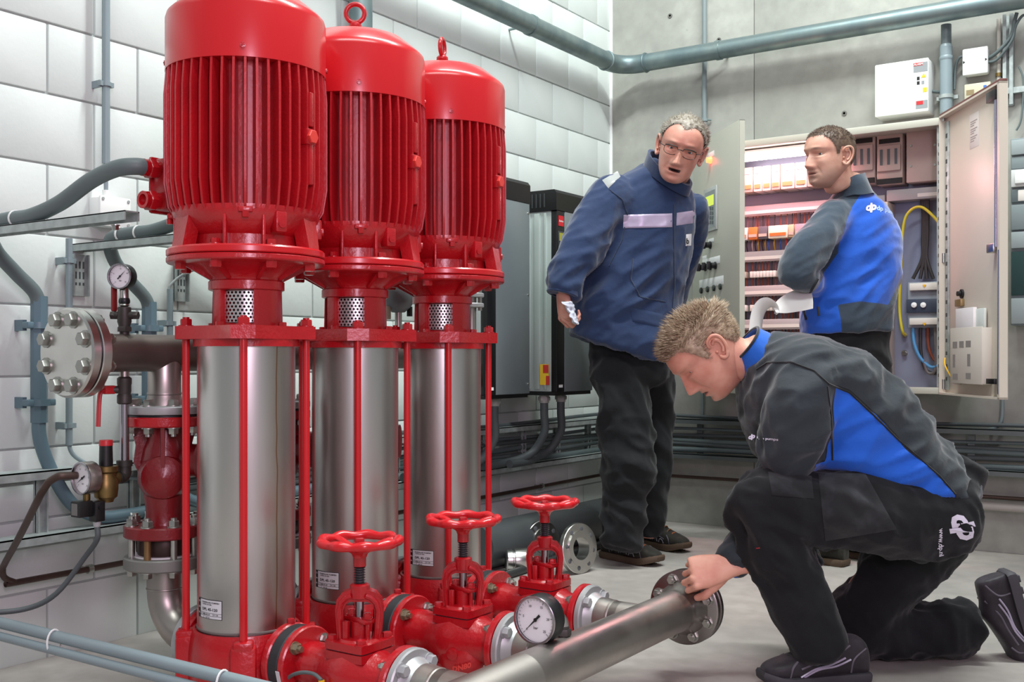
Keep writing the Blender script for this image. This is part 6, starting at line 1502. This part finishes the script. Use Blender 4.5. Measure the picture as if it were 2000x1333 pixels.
SK3 = skin('skin_fair_ruddy', 'd9a08a', 'b8685c', '8d7357', 'a9765f')
man3 = build_body('person', 'kneeling man in anthracite and blue jacket, gripping the pipe flange', HM3, opt3, SK3, [core, hN, hF], off3)
tag(man3, man3.get('label') or 'kneeling man in anthracite and blue jacket, gripping the pipe flange', 'person')
man3['label'] = 'kneeling man in anthracite and blue jacket, gripping the pipe flange'
localise(jm, off3); meobj('jacket', jm, SOFT, man3); localise(tm, off3); meobj('trousers', tm, BLACKT, man3)
eyes(man3, HM3, off3, (0, 1, -.25))
HB3 = hairmat('hair_blond_brown', 'b8a28a', '7d664e')
hair(man3, HM3, opt3, HB3, off3, 5200, lambda p: .012 if p.z < .04 else .02, lambda p: .018 if p.z < .04 else .036, lambda p: (0, .2 if p.z > .07 else -.7, -.1 if p.z < .06 else .25), lambda p: .35 if p.z < .06 else .8+max(0, p.y)*6, .0010, 3, .7, .006)
# nails
# collar: stand-up band, blue outside with dark lining
def collar(parent, base, top, m, off, name='collar', thick=.006, n=40, gap=None):
    """band between two rings (centre, u, v)"""
    vs = []; fs = []
    rows = [(base, 0), (((base[0]+top[0])/2, (base[1]+top[1])/2*1.0, (base[2]+top[2])/2), 0), (top, 0), ((top[0], top[1]*.9, top[2]*.9), 0), ((base[0], base[1]*.88, base[2]*.88), 0)]
    for (c, u, v), _ in rows:
        for k in range(n):
            a = 2*PI*k/n; vs.append(c+u*math.cos(a)+v*math.sin(a))
    for i in range(len(rows)-1):
        for k in range(n):
            if gap and gap[0] <= k < gap[1]: continue
            fs.append((i*n+k, i*n+(k+1) % n, (i+1)*n+(k+1) % n, (i+1)*n+k))
    return MB().add(vs, fs).build(name, m, parent, off=off, sharp=60)
a, b = P(1512, 655, 2.9), P(1448, 742, 2.9); c, d = P(1478, 640, 2.9), P(1432, 706, 2.9)
collar(man3, ((a+b)/2, (a-b)/2, Fw*.092), ((c+d)/2, (c-d)/2, Fw*.08), fabric('collar_blue', '1f62c6', .7, .2), off3)
MB().tube([(c+d)/2+(c-d)/2*math.cos(2*PI*k/40)+Fw*.08*math.sin(2*PI*k/40) for k in range(40)], .004, 8, True).build('collar_piping', fabric('piping_dark', '22272c'), man3, off=off3)
# front flap of the open jacket collar
# seams: shoulder yoke, sleeve and zip
def seam(parent, bv, pts, d, r, m, off, name='seam'):
    out = []
    for x, y in sum([[((x0*(1-t)+x1*t), (y0*(1-t)+y1*t)) for t in (0, .25, .5, .75)] for (x0, y0), (x1, y1) in zip(pts, pts[1:])], [])+[pts[-1]]:
        rr = ray(x, y).normalized(); h = bv.ray_cast(CAM+ray(x, y)*(d-.7), rr)
        if h[0]: out.append(h[0])
    if len(out) > 2: return MB().tube(sm(out, 2), r, 6).build(name, m, parent, off=off)
SEAM = fabric('jacket_seam', '111417')
seam(man3, bvj3, [(1478, 722), (1500, 708), (1545, 708), (1590, 725), (1618, 750)], 2.75, .003, SEAM, off3)
seam(man3, bvj3, [(1618, 750), (1660, 768), (1710, 815), (1755, 860), (1790, 890), (1835, 930), (1866, 966)], 2.75, .003, SEAM, off3)
seam(man3, bvj3, [(1616, 755), (1624, 820), (1626, 900)], 2.75, .003, SEAM, off3)
WPR = mat('white_print', 'd9d4e4', .6)
DP = None
def dp_logo(parent, bv, size, px, d, ang, m, off):
    project_text(parent, bv, 'd', size, px, d, ang, m, off, .05, .25, name='logo_letter')
    project_text(parent, bv, 'p', size, (px[0]+(size*.5/d*FPX)*math.cos(ang)-size*.12/d*FPX*math.sin(ang), px[1]-(size*.5/d*FPX)*math.sin(ang)-size*.12/d*FPX*math.cos(ang)), d, ang, m, off, .05, .25, name='logo_letter')
dp_logo(man3, bvj3, .017, (1461, 858), 2.75, 0, WPR, off3)
project_text(man3, bvj3, 'dp pumps', .009, (1478, 857), 2.75, 0, WPR, off3, .02, name='chest_print')
dp_logo(man3, bvt3, .075, (1846, 1004), 2.75, math.radians(-70), WPR, off3)
project_text(man3, bvt3, 'www.dp.nl', .0185, (1824, 1030), 2.75, math.radians(-78), WPR, off3, .02, name='hip_print')
# holster pocket, knee pocket, labels
POCK = fabric('pocket_dusty_black', '1f2023', .85, .2, dust='4a4b50', vscale=14)
patch(man3, bvt3, [(1598, 925), (1690, 925), (1752, 1035), (1612, 1058)], 2.78, .008, POCK, off3, 'thigh_pocket', 16, .012)
patch(man3, bvt3, [(1500, 922), (1585, 930), (1590, 975), (1508, 968)], 2.78, .005, POCK, off3, 'thigh_patch', 10, .003)
patch(man3, bvt3, [(1701, 1006), (1722, 1006), (1722, 1018), (1702, 1018)], 2.78, .010, mat('woven_label', '3c4048', .7), off3, 'woven_label', 4)
patch(man3, bvt3, [(1476, 1071), (1484, 1070), (1484, 1072), (1477, 1073)], 2.78, .004, mat('red_tag', 'b03038', .6), off3, 'red_tag', 3)
# shoes
SHU = fabric('shoe_black_leather', '2b272c', .5, .1, dust='4a434a', vscale=18, bump=.3, bscale=300); SHS = mat('shoe_sole_grey', '3d3a40', .65, var=.2, vscale=20)
STR = mat('shoe_stripe_silver', 'b0a8bc', .4)
h0 = onZ(1690, 1330, 0); t0_ = onZ(1478, 1344, 0)
shoe('shoe', 'black sport shoe flat on the floor', man3, off3, V((h0.x, h0.y, .002)), t0_-h0, Up, SHU, SHS, .295, True, (STR, [[(.06, .05), (.1, .035), (.15, .03), (.19, .012)], [(.075, .055), (.115, .04), (.16, .033), (.2, .014)]], .0045), None, 1, .105)
ank = P(1945, 1128, 3.035)
tdir = Rt*.26-Up*.96; updir = -Rt*.96-Up*.26
O2 = P(1974, 1150, 3.035); L2 = .28
end = O2+tdir.normalized()*L2
O2 = O2+Up*(.012-end.z)*.6
shoe('shoe', 'black sport shoe resting on its toes', man3, off3, O2, tdir, updir, SHU, SHS, L2, False, (STR, [[(.06, .05), (.1, .035), (.15, .03), (.19, .012)], [(.075, .055), (.115, .04), (.16, .033), (.2, .014)]], .0045), None, 1, .09)
# ================================================================ MAN IN NAVY (leaning, by the drives)
NAVY = fabric('navy_work_jacket', '24365a', .8, .3, bump=.2, var=.2)
off1 = onZ(1235, 1095, 0)
def rr1(l, r, dep, d=4.42):
    a, b = P(*l, d), P(*r, d); return ((a+b)/2, (b-a)/2, Fw*dep)
j = MB()
loft(j, [rr1((1112, 652), (1302, 716), .15), rr1((1118, 600), (1310, 660), .165), rr1((1130, 540), (1328, 590), .165), rr1((1152, 480), (1345, 510), .16), rr1((1172, 425), (1356, 440), .155), rr1((1182, 382), (1356, 395), .14), rr1((1212, 344), (1342, 362), .115), rr1((1258, 322), (1330, 352), .085), rr1((1270, 312), (1326, 342), .075)], 40, 2.3)
arm1 = [P(1200, 385, 4.34), P(1160, 440, 4.29), P(1127, 500, 4.24), P(1108, 540, 4.21), P(1100, 572, 4.2)]
limb(j, arm1, [.098, .095, .088, .075, .062])
arm1b = [P(1345, 405, 4.56), P(1340, 500, 4.68), P(1310, 600, 4.74)]
limb(j, arm1b, [.08, .07, .055])
jm1 = fuse(j, .009, 4)
crumple(jm1, [(6, .018, Up*.9+Rt*.3, 2.6, None), (12, .018, Up*.6+Rt*.8, 3, near_seg(P(1180, 560, 4.3), P(1290, 650, 4.3), .3)), (15, .022, Rt*.9+Up*.35, 3, near_seg(arm1[1], arm1[4], .13)), (24, .005, Rt*.8+Up*.5, 3, None)])
bvj1 = bvh_of(jm1, off1)
t1 = MB()
limb(t1, [P(1235, 655, 4.46), P(1232, 700, 4.46), P(1230, 735, 4.46)], [(.13, .165), (.14, .165), (.13, .15)], Fw)
lN = [P(1205, 720, 4.42), P(1215, 800, 4.39), P(1228, 880, 4.37), P(1224, 960, 4.37), P(1218, 1030, 4.37), P(1216, 1058, 4.37)]
limb(t1, lN, [.108, .112, .105, .098, .088, .092])
lF = [P(1268, 720, 4.55), P(1276, 800, 4.58), P(1280, 880, 4.6), P(1270, 960, 4.62), P(1262, 1040, 4.63)]
limb(t1, lF, [.095, .085, .078, .074, .078])
tm1 = fuse(t1, .009, 4)
crumple(tm1, [(7, .024, Rt*.8-Up*.5, 2.5, None), (14, .022, Rt*.95-Up*.2, 3, near_seg(lN[2], lN[5], .2)), (18, .006, Rt*.7-Up*.7, 3, None)])
bvt1 = bvh_of(tm1, off1)
hc1 = P(1329, 294, 4.24); tc = (CAM-hc1).normalized()
roll = math.radians(17); f1_ = tc*1.0-Up*.12-Rt*.04; u1_ = Up*math.cos(roll)+Rt*math.sin(roll)
HM1 = head_matrix(hc1, f1_, u1_, 1.13, .98)
opt1 = dict(hairline=hairline([(-.1, -.05), (-.07, -.045), (-.05, -.02), (-.035, .02), (.01, .03), (.02, .02), (.03, .045), (.045, .072), (.06, .083), (.1, .083)], .006), scalp=.5, brow=.6, stub=.1, mouth=.003)
core = MB()
limb(core, [HM1 @ V((0, -.03, -.03)), HM1 @ V((0, -.04, -.08)), P(1302, 352, 4.4), P(1275, 420, 4.42)], [.066, .068, .07, .08])
loft(core, [rr1((1170, 690), (1280, 700), .1), rr1((1180, 500), (1310, 520), .1), rr1((1220, 400), (1330, 410), .09)], 20)
for a_, r in ((arm1, [.06, .055, .045, .04, .03]), (arm1b, [.05, .045, .035]), (lN, [.06]*4+[.05]*2), (lF, [.05]*5)): limb(core, a_, r)
h1 = hand(P(1099, 574, 4.2), -Up*.97+Rt*.12-Fw*.05, Rt*.72+Fw*.5, False, [(.8, 1.2, .8), (.9, 1.25, .8), (.95, 1.3, .9), (1.0, 1.3, .9)], (.45, .5), 1.05)
h1b = hand(P(1308, 606, 4.75), -Up, Rt, True, [(.4, .5, .3)]*4, (.3, .3), 1.0)
SK1 = skin('skin_ruddy', 'cf9684', 'a8655c', '7a6a5c', 'b98476')
man1 = build_body('person', 'x', HM1, opt1, SK1, [core, h1, h1b], off1); tag(man1, 'grey-haired man in navy jacket and glasses holding a white rag', 'person')
localise(jm1, off1); meobj('jacket', jm1, NAVY, man1); localise(tm1, off1); meobj('trousers', tm1, BLACKT, man1)
eyes(man1, HM1, off1, (-.05, 1, 0))
hair(man1, HM1, opt1, hairmat('hair_grey', 'a39b90', '6b5f50'), off1, 3600, lambda p: .012, lambda p: .026, lambda p: (p.x*5, -.6, .15), lambda p: .55, .0013, 5, .8, .008)
# glasses
gl_ = MB()
for s in (-1, 1):
    q = [(s*(.033+.024*math.copysign(abs(math.cos(a_))**.7, math.cos(a_))), .098-.012*abs(math.cos(a_)), .006+.016*math.copysign(abs(math.sin(a_))**.75, math.sin(a_))) for a_ in [2*PI*k/32 for k in range(32)]]
    m_ = MB().tube([V(p) for p in q], .0011, 6, True); gl_.add([HM1 @ v for v in m_.v], m_.f)
    m_ = MB().tube([V((s*.057, .087, .012)), V((s*.073, .06, .012)), V((s*.078, .0, .012)), V((s*.079, -.02, .004))], .0016, 6); gl_.add([HM1 @ v for v in m_.v], m_.f)
    m_ = MB().tube([V((s*.012, .098, .02)), V((s*.033, .1, .0215)), V((s*.055, .09, .018))], .002, 6); gl_.add([HM1 @ v for v in m_.v], m_.f)
m_ = MB().tube([V((-.01, .1, .012)), V((0, .103, .014)), V((.01, .1, .012))], .0014, 6); gl_.add([HM1 @ v for v in m_.v], m_.f)
gl_.build('glasses', mat('glasses_frame', '2e2a28', .35, .5), man1, off=off1)
# collar, stripe, badge, placket
a, b = P(1256, 326, 4.38), P(1346, 380, 4.38); c, d = P(1266, 298, 4.34), P(1352, 356, 4.34)
collar(man1, ((a+b)/2, (b-a)/2, Fw*.105+Up*.05), ((c+d)/2, (d-c)/2, Fw*.095+Up*.06), fabric('navy_collar', '24365a'), off1, gap=None)
REFL = mat('reflective_tape', 'b9a9c4', .35, .2, var=.1, vscale=20)
patch(man1, bvj1, [(1218, 420), (1313, 417), (1313, 444), (1217, 446)], 4.3, .004, REFL, off1, 'reflective_stripe', 14)
patch(man1, bvj1, [(1322, 416), (1357, 411), (1357, 436), (1321, 441)], 4.3, .004, REFL, off1, 'reflective_stripe', 8)
patch(man1, bvj1, [(1176, 352), (1206, 334), (1212, 345), (1188, 368)], 4.3, .004, mat('reflective_grey', '9b9d9c', .4), off1, 'shoulder_stripe', 6)
bd = patch(man1, bvj1, [(1340, 458), (1351, 457), (1350, 480), (1339, 481)], 4.3, .006, mat('badge_white', 'e4e2e6', .5), off1, 'badge', 4)
project_text(man1, bvj1, 'b', .03, (1341.5, 475), 4.3, 0, INK, off1, .03, lift=.012, name='badge_print')
seam(man1, bvj1, [(1316, 400), (1316, 480), (1317, 560), (1310, 640)], 4.3, .004, fabric('navy_dark_seam', '1d2c48'), off1, 'zip_placket')
seam(man1, bvj1, [(1236, 505), (1232, 545), (1250, 580), (1300, 590)], 4.3, .003, fabric('navy_dark_seam', '1d2c48'), off1, 'pocket_seam')
seam(man1, bvj1, [(1190, 370), (1215, 390), (1225, 420), (1215, 470), (1190, 520)], 4.25, .003, fabric('navy_dark_seam', '1d2c48'), off1, 'sleeve_seam')
patch(man1, bvj1, [(1230, 600), (1300, 615), (1294, 640), (1236, 628)], 4.3, .005, NAVY, off1, 'pocket_flap', 8)
cu = MB(); cc = arm1[4]; ax = (arm1[4]-arm1[3]).normalized()
cu.ring(.055, .066, -.03, .012, cc, ax, 28, .004); cu.build('cuff', NAVY, man1, off=off1)
# shirt at the neck
a, b = P(1300, 350, 4.33), P(1324, 372, 4.33); MB().lathe([(.0, -.02), (.03, -.015), (.035, .01), (.028, .02)], P(1311, 372, 4.33), (CAM-hc1), 16).build('shirt', fabric('grey_shirt', '8c8f92'), man1, off=off1)
SH1 = fabric('boot_black', '26241f', .7, .1, dust='4c4640', vscale=30, bump=.3, bscale=300); SO1 = mat('boot_sole_brown', '5a4636', .7, var=.3, vscale=15)
LOOP = (mat('boot_loop_grey', '9a9aa6', .5), [[(.07, .02), (.085, .055), (.105, .05), (.11, .02)], [(.12, .02), (.13, .045), (.15, .04), (.155, .02)], [(.165, .018), (.175, .034), (.19, .03), (.195, .016)]], .0028)
h0 = onZ(1180, 1088, 0); e0 = onZ(1312, 1112, 0)
ORL = mat('boot_lace_orange', '5c4a3a', .8, var=.6, vscale=40, col2='c4632c')
shoe('shoe', 'black safety shoe with grey loops', man1, off1, V((h0.x, h0.y, .002)), e0-h0, Up, SH1, SO1, .31, True, LOOP, ORL, 1, .12)
h0 = onZ(1248, 1062, 0); e0 = onZ(1342, 1081, 0)
shoe('shoe', 'black safety shoe standing behind the other', man1, off1, V((h0.x, h0.y, .002)), e0-h0, Up, SH1, SO1, .31, True, LOOP, ORL, 1, .12)
# rag in his hand
rg_ = MB(); rnd = random.Random(4); rings = []
c0 = P(1108, 596, 4.15)
for i in range(9):
    t = i/8; c = c0+Up*(.012-.085*t)+Rt*(.0+.035*t); w_ = (.022 if t < .5 else .022+.03*(t-.5)*2); dirv = Rt*math.cos(.5+t)+Fw*math.sin(.5+t); rings.append((c, dirv*w_, (Up.cross(dirv))*(.012 if t < .6 else .006)))
loft(rg_, rings, 28, 2, 3)
for i, v in enumerate(rg_.v): rg_.v[i] = v+V((noise.noise(v*70), noise.noise(v*70+V((5, 0, 0))), noise.noise(v*60+V((0, 9, 0)))))*.009
o = rg_.build('rag', fabric('rag_white', 'c2c4d2', .9, panel=None), off=c0, sharp=180); o.location = c0; tag(o, 'crumpled white rag in the hand of the man in navy', 'rag')
# ================================================================ MAN AT THE CABINET
off2 = P(1660, 1100, 4.45); off2.z = 0
def rr2(l, r, dep, d=4.45, sk=0):
    a, b = P(*l, d), P(*r, d); return ((a+b)/2, (b-a)/2, Fw*dep)
j = MB()
loft(j, [rr2((1562, 656), (1742, 646), .13), rr2((1564, 630), (1740, 622), .14), rr2((1568, 575), (1750, 575), .145), rr2((1574, 520), (1757, 520), .15), rr2((1588, 460), (1755, 465), .15), rr2((1600, 415), (1738, 420), .135), rr2((1622, 384), (1712, 388), .105), rr2((1638, 362), (1692, 362), .075), rr2((1642, 350), (1688, 348), .07)], 40, 2.25)
arm2 = [P(1632, 425, 4.36), P(1600, 462, 4.29), P(1572, 500, 4.23), P(1556, 530, 4.21), P(1578, 548, 4.3), P(1610, 552, 4.5)]
limb(j, arm2, [.078, .08, .078, .072, .064, .055])
arm2b = [P(1706, 445, 4.52), P(1712, 510, 4.6), P(1715, 550, 4.65), P(1640, 540, 4.72)]
limb(j, arm2b, [.085, .078, .07, .06])
jm2 = fuse(j, .009, 4)
crumple(jm2, [(7, .012, Rt*.8+Up*.5, 2.6, None), (13, .013, Rt*.7+Up*.7, 3, near_seg(P(1610, 560, 4.3), P(1720, 560, 4.3), .22)), (14, .012, Rt*.6+Up*.6, 3, near_seg(arm2[1], arm2[3], .12)), (22, .005, Rt*.8+Up*.5, 3, None)])
blue2 = pxp([(1694, 366), (1668, 400), (1650, 430), (1641, 462), (1640, 492), (1622, 520), (1596, 552), (1575, 582), (1558, 600), (1552, 662), (1650, 660), (1640, 596), (1680, 590), (1740, 596), (1790, 520), (1770, 420), (1720, 372)], 4.3)
panels(jm2, [blue2]); FLEECE = fabric('fleece_anthracite_blue', '354250', .9, .5, panel='1b56bd', line='33415a', bump=.4, bscale=500)
bvj2 = bvh_of(jm2, off2)
t2 = MB()
limb(t2, [P(1655, 630, 4.46), P(1655, 680, 4.46), P(1655, 730, 4.46)], [(.12, .175), (.125, .185), (.115, .17)], Fw)
for px_, dd in ((1620, 4.42), (1695, 4.52)): limb(t2, [P(px_, 720, dd), P(px_+2, 880, dd+.02), P(px_, 1060, dd)], [.1, .08, .08])
tm2 = fuse(t2, .01, 4); crumple(tm2, [(8, .014, Rt*.8-Up*.5, 2.5, None)])
hc2 = P(1619, 309, 4.36); ph = math.radians(25)
f2_ = -Rt*math.cos(ph)-Fw*math.sin(ph)-Up*.06; u2_ = Up+Rt*.06
HM2 = head_matrix(hc2, f2_, u2_, 1.07)
opt2 = dict(hairline=hairline([(-.1, -.045), (-.07, -.045), (-.05, -.03), (-.038, .0), (-.03, .03), (.005, .03), (.012, .005), (.022, -.002), (.034, .03), (.05, .06), (.065, .076), (.1, .078)]), scalp=.6, brow=.8, stub=.45)
core = MB()
limb(core, [HM2 @ V((0, -.03, -.03)), HM2 @ V((0, -.045, -.09)), P(1660, 362, 4.42), P(1665, 440, 4.45)], [.062, .064, .066, .08])
loft(core, [rr2((1600, 660), (1710, 655), .09), rr2((1610, 520), (1720, 520), .1), rr2((1640, 420), (1710, 420), .08)], 20)
for a_, r in ((arm2, [.055]*3+[.045, .04, .03]), (arm2b, [.055, .05, .045, .035])): limb(core, a_, r)
for px_, dd in ((1620, 4.42), (1695, 4.52)): limb(core, [P(px_, 720, dd), P(px_+2, 880, dd+.02), P(px_, 1050, dd)], [.055, .045, .04])
h2 = hand(P(1618, 552, 4.55), Rt*.8+Fw*.3, -Up*.3+Fw, True, [(.4, .5, .3)]*4, (.3, .3), 1.0); h2b = hand(P(1632, 536, 4.72), -Rt*.9, -Fw, False, [(.4, .5, .3)]*4, (.3, .3), 1.0)
SK2 = skin('skin_light', 'cfa08c', 'ab6f66', '6f5d50', '8d7265')
man2 = build_body('person', 'x', HM2, opt2, SK2, [core, h2, h2b], off2); tag(man2, 'short-haired man in bright blue fleece facing the open cabinet', 'person')
localise(jm2, off2); meobj('jacket', jm2, FLEECE, man2); localise(tm2, off2); meobj('trousers', tm2, BLACKT, man2)
eyes(man2, HM2, off2, (-.15, 1, 0))
hair(man2, HM2, opt2, hairmat('hair_brown_short', '6d5a4c', '4a3a30'), off2, 5000, lambda p: .004 if p.z < .06 else .009, lambda p: .007 if p.z < .06 else .016, lambda p: (0, .35, -.1), lambda p: .6, .0008, 8, .6, .003)
a, b = P(1630, 390, 4.42), P(1704, 381, 4.42); c, d = P(1634, 357, 4.4), P(1687, 341, 4.4)
co_ = collar(man2, ((a+b)/2, (b-a)/2, Fw*.1), ((c+d)/2, (d-c)/2, Fw*.078), fabric('fleece_collar', '354250', .9, .5), off2)
for v in co_.data.vertices: v.co += V((noise.noise(v.co*14), noise.noise(v.co*14+V((7, 0, 0))), noise.noise(v.co*V((6, 6, 40))[0]*0+v.co*18)))*.008
co_.data.set_sharp_from_angle(angle=PI)
dp_logo(man2, bvj2, .045, (1692, 410), 4.3, math.radians(-4), WPR, off2)
project_text(man2, bvj2, 'dp pumps', .028, (1715, 409), 4.3, math.radians(-8), mat('pale_blue_print', 'a9bede', .6), off2, .02, name='back_print')
seam(man2, bvj2, [(1597, 545), (1580, 575), (1568, 600), (1575, 625)], 4.3, .006, mat('pocket_zip_black', '14161c', .6), off2, 'pocket_zip')
patch(man2, bvj2, [(1595, 600), (1600, 599), (1602, 617), (1597, 618)], 4.3, .005, mat('woven_label', '3c4048'), off2, 'woven_label', 3)
for px_, dd in ((1618, 4.42), (1695, 4.52)):
    b_ = P(px_, 1100, dd); b_.z = .002; dirv = -Rt*.7+Fw*.7; shoe('shoe', 'black work shoe', man2, off2, b_-dirv*.08, dirv, Up, SH1, SO1, .3, False)
# curled drawing sheets
def ribbon(name, label, outer, inner, d0, d1, m):
    A = sm([P(x, y, d0) for x, y in outer], 6); B = sm([P(x, y, d1) for x, y in inner], 6); n = len(A); vs = []; fs = []; K = 6
    th_ = Fw*.003
    for a_, b_ in zip(A, B):
        for k in range(K+1): vs.append(a_+(b_-a_)*(k/K)-Fw*.012*math.sin(PI*k/K))
        for k in range(K, -1, -1): vs.append(a_+(b_-a_)*(k/K)-Fw*.012*math.sin(PI*k/K)+th_)
    w_ = 2*K+2
    for i in range(n-1): fs += [(w_*i+k, w_*i+(k+1) % w_, w_*i+w_+(k+1) % w_, w_*i+w_+k) for k in range(w_)]
    fs += [tuple(range(w_-1, -1, -1)), tuple(w_*(n-1)+k for k in range(w_))]
    o = MB().add(vs, fs).build(name, m, off=A[0]); o.location = A[0]; tag(o, label, 'paper')
SHEET = mat('sheet_white', 'e2dfdc', .55)
ribbon('curled_sheet', 'white sheet curled into a hook in front of the open control cabinet', [(1462, 668), (1464, 630), (1470, 603), (1482, 586), (1497, 581), (1511, 587), (1520, 598), (1522, 610), (1516, 615)], [(1488, 668), (1489, 635), (1493, 615), (1500, 604), (1506, 601), (1510, 603), (1512, 607), (1513, 611), (1512, 613)], 4.22, 4.27, SHEET)
ribbon('drawing_sheet', 'white drawing sheet held in the folded arms of the man in blue fleece', [(1507, 600), (1522, 584), (1542, 571), (1562, 566), (1584, 566)], [(1516, 611), (1534, 612), (1552, 610), (1570, 607), (1588, 603)], 4.27, 4.22, SHEET)
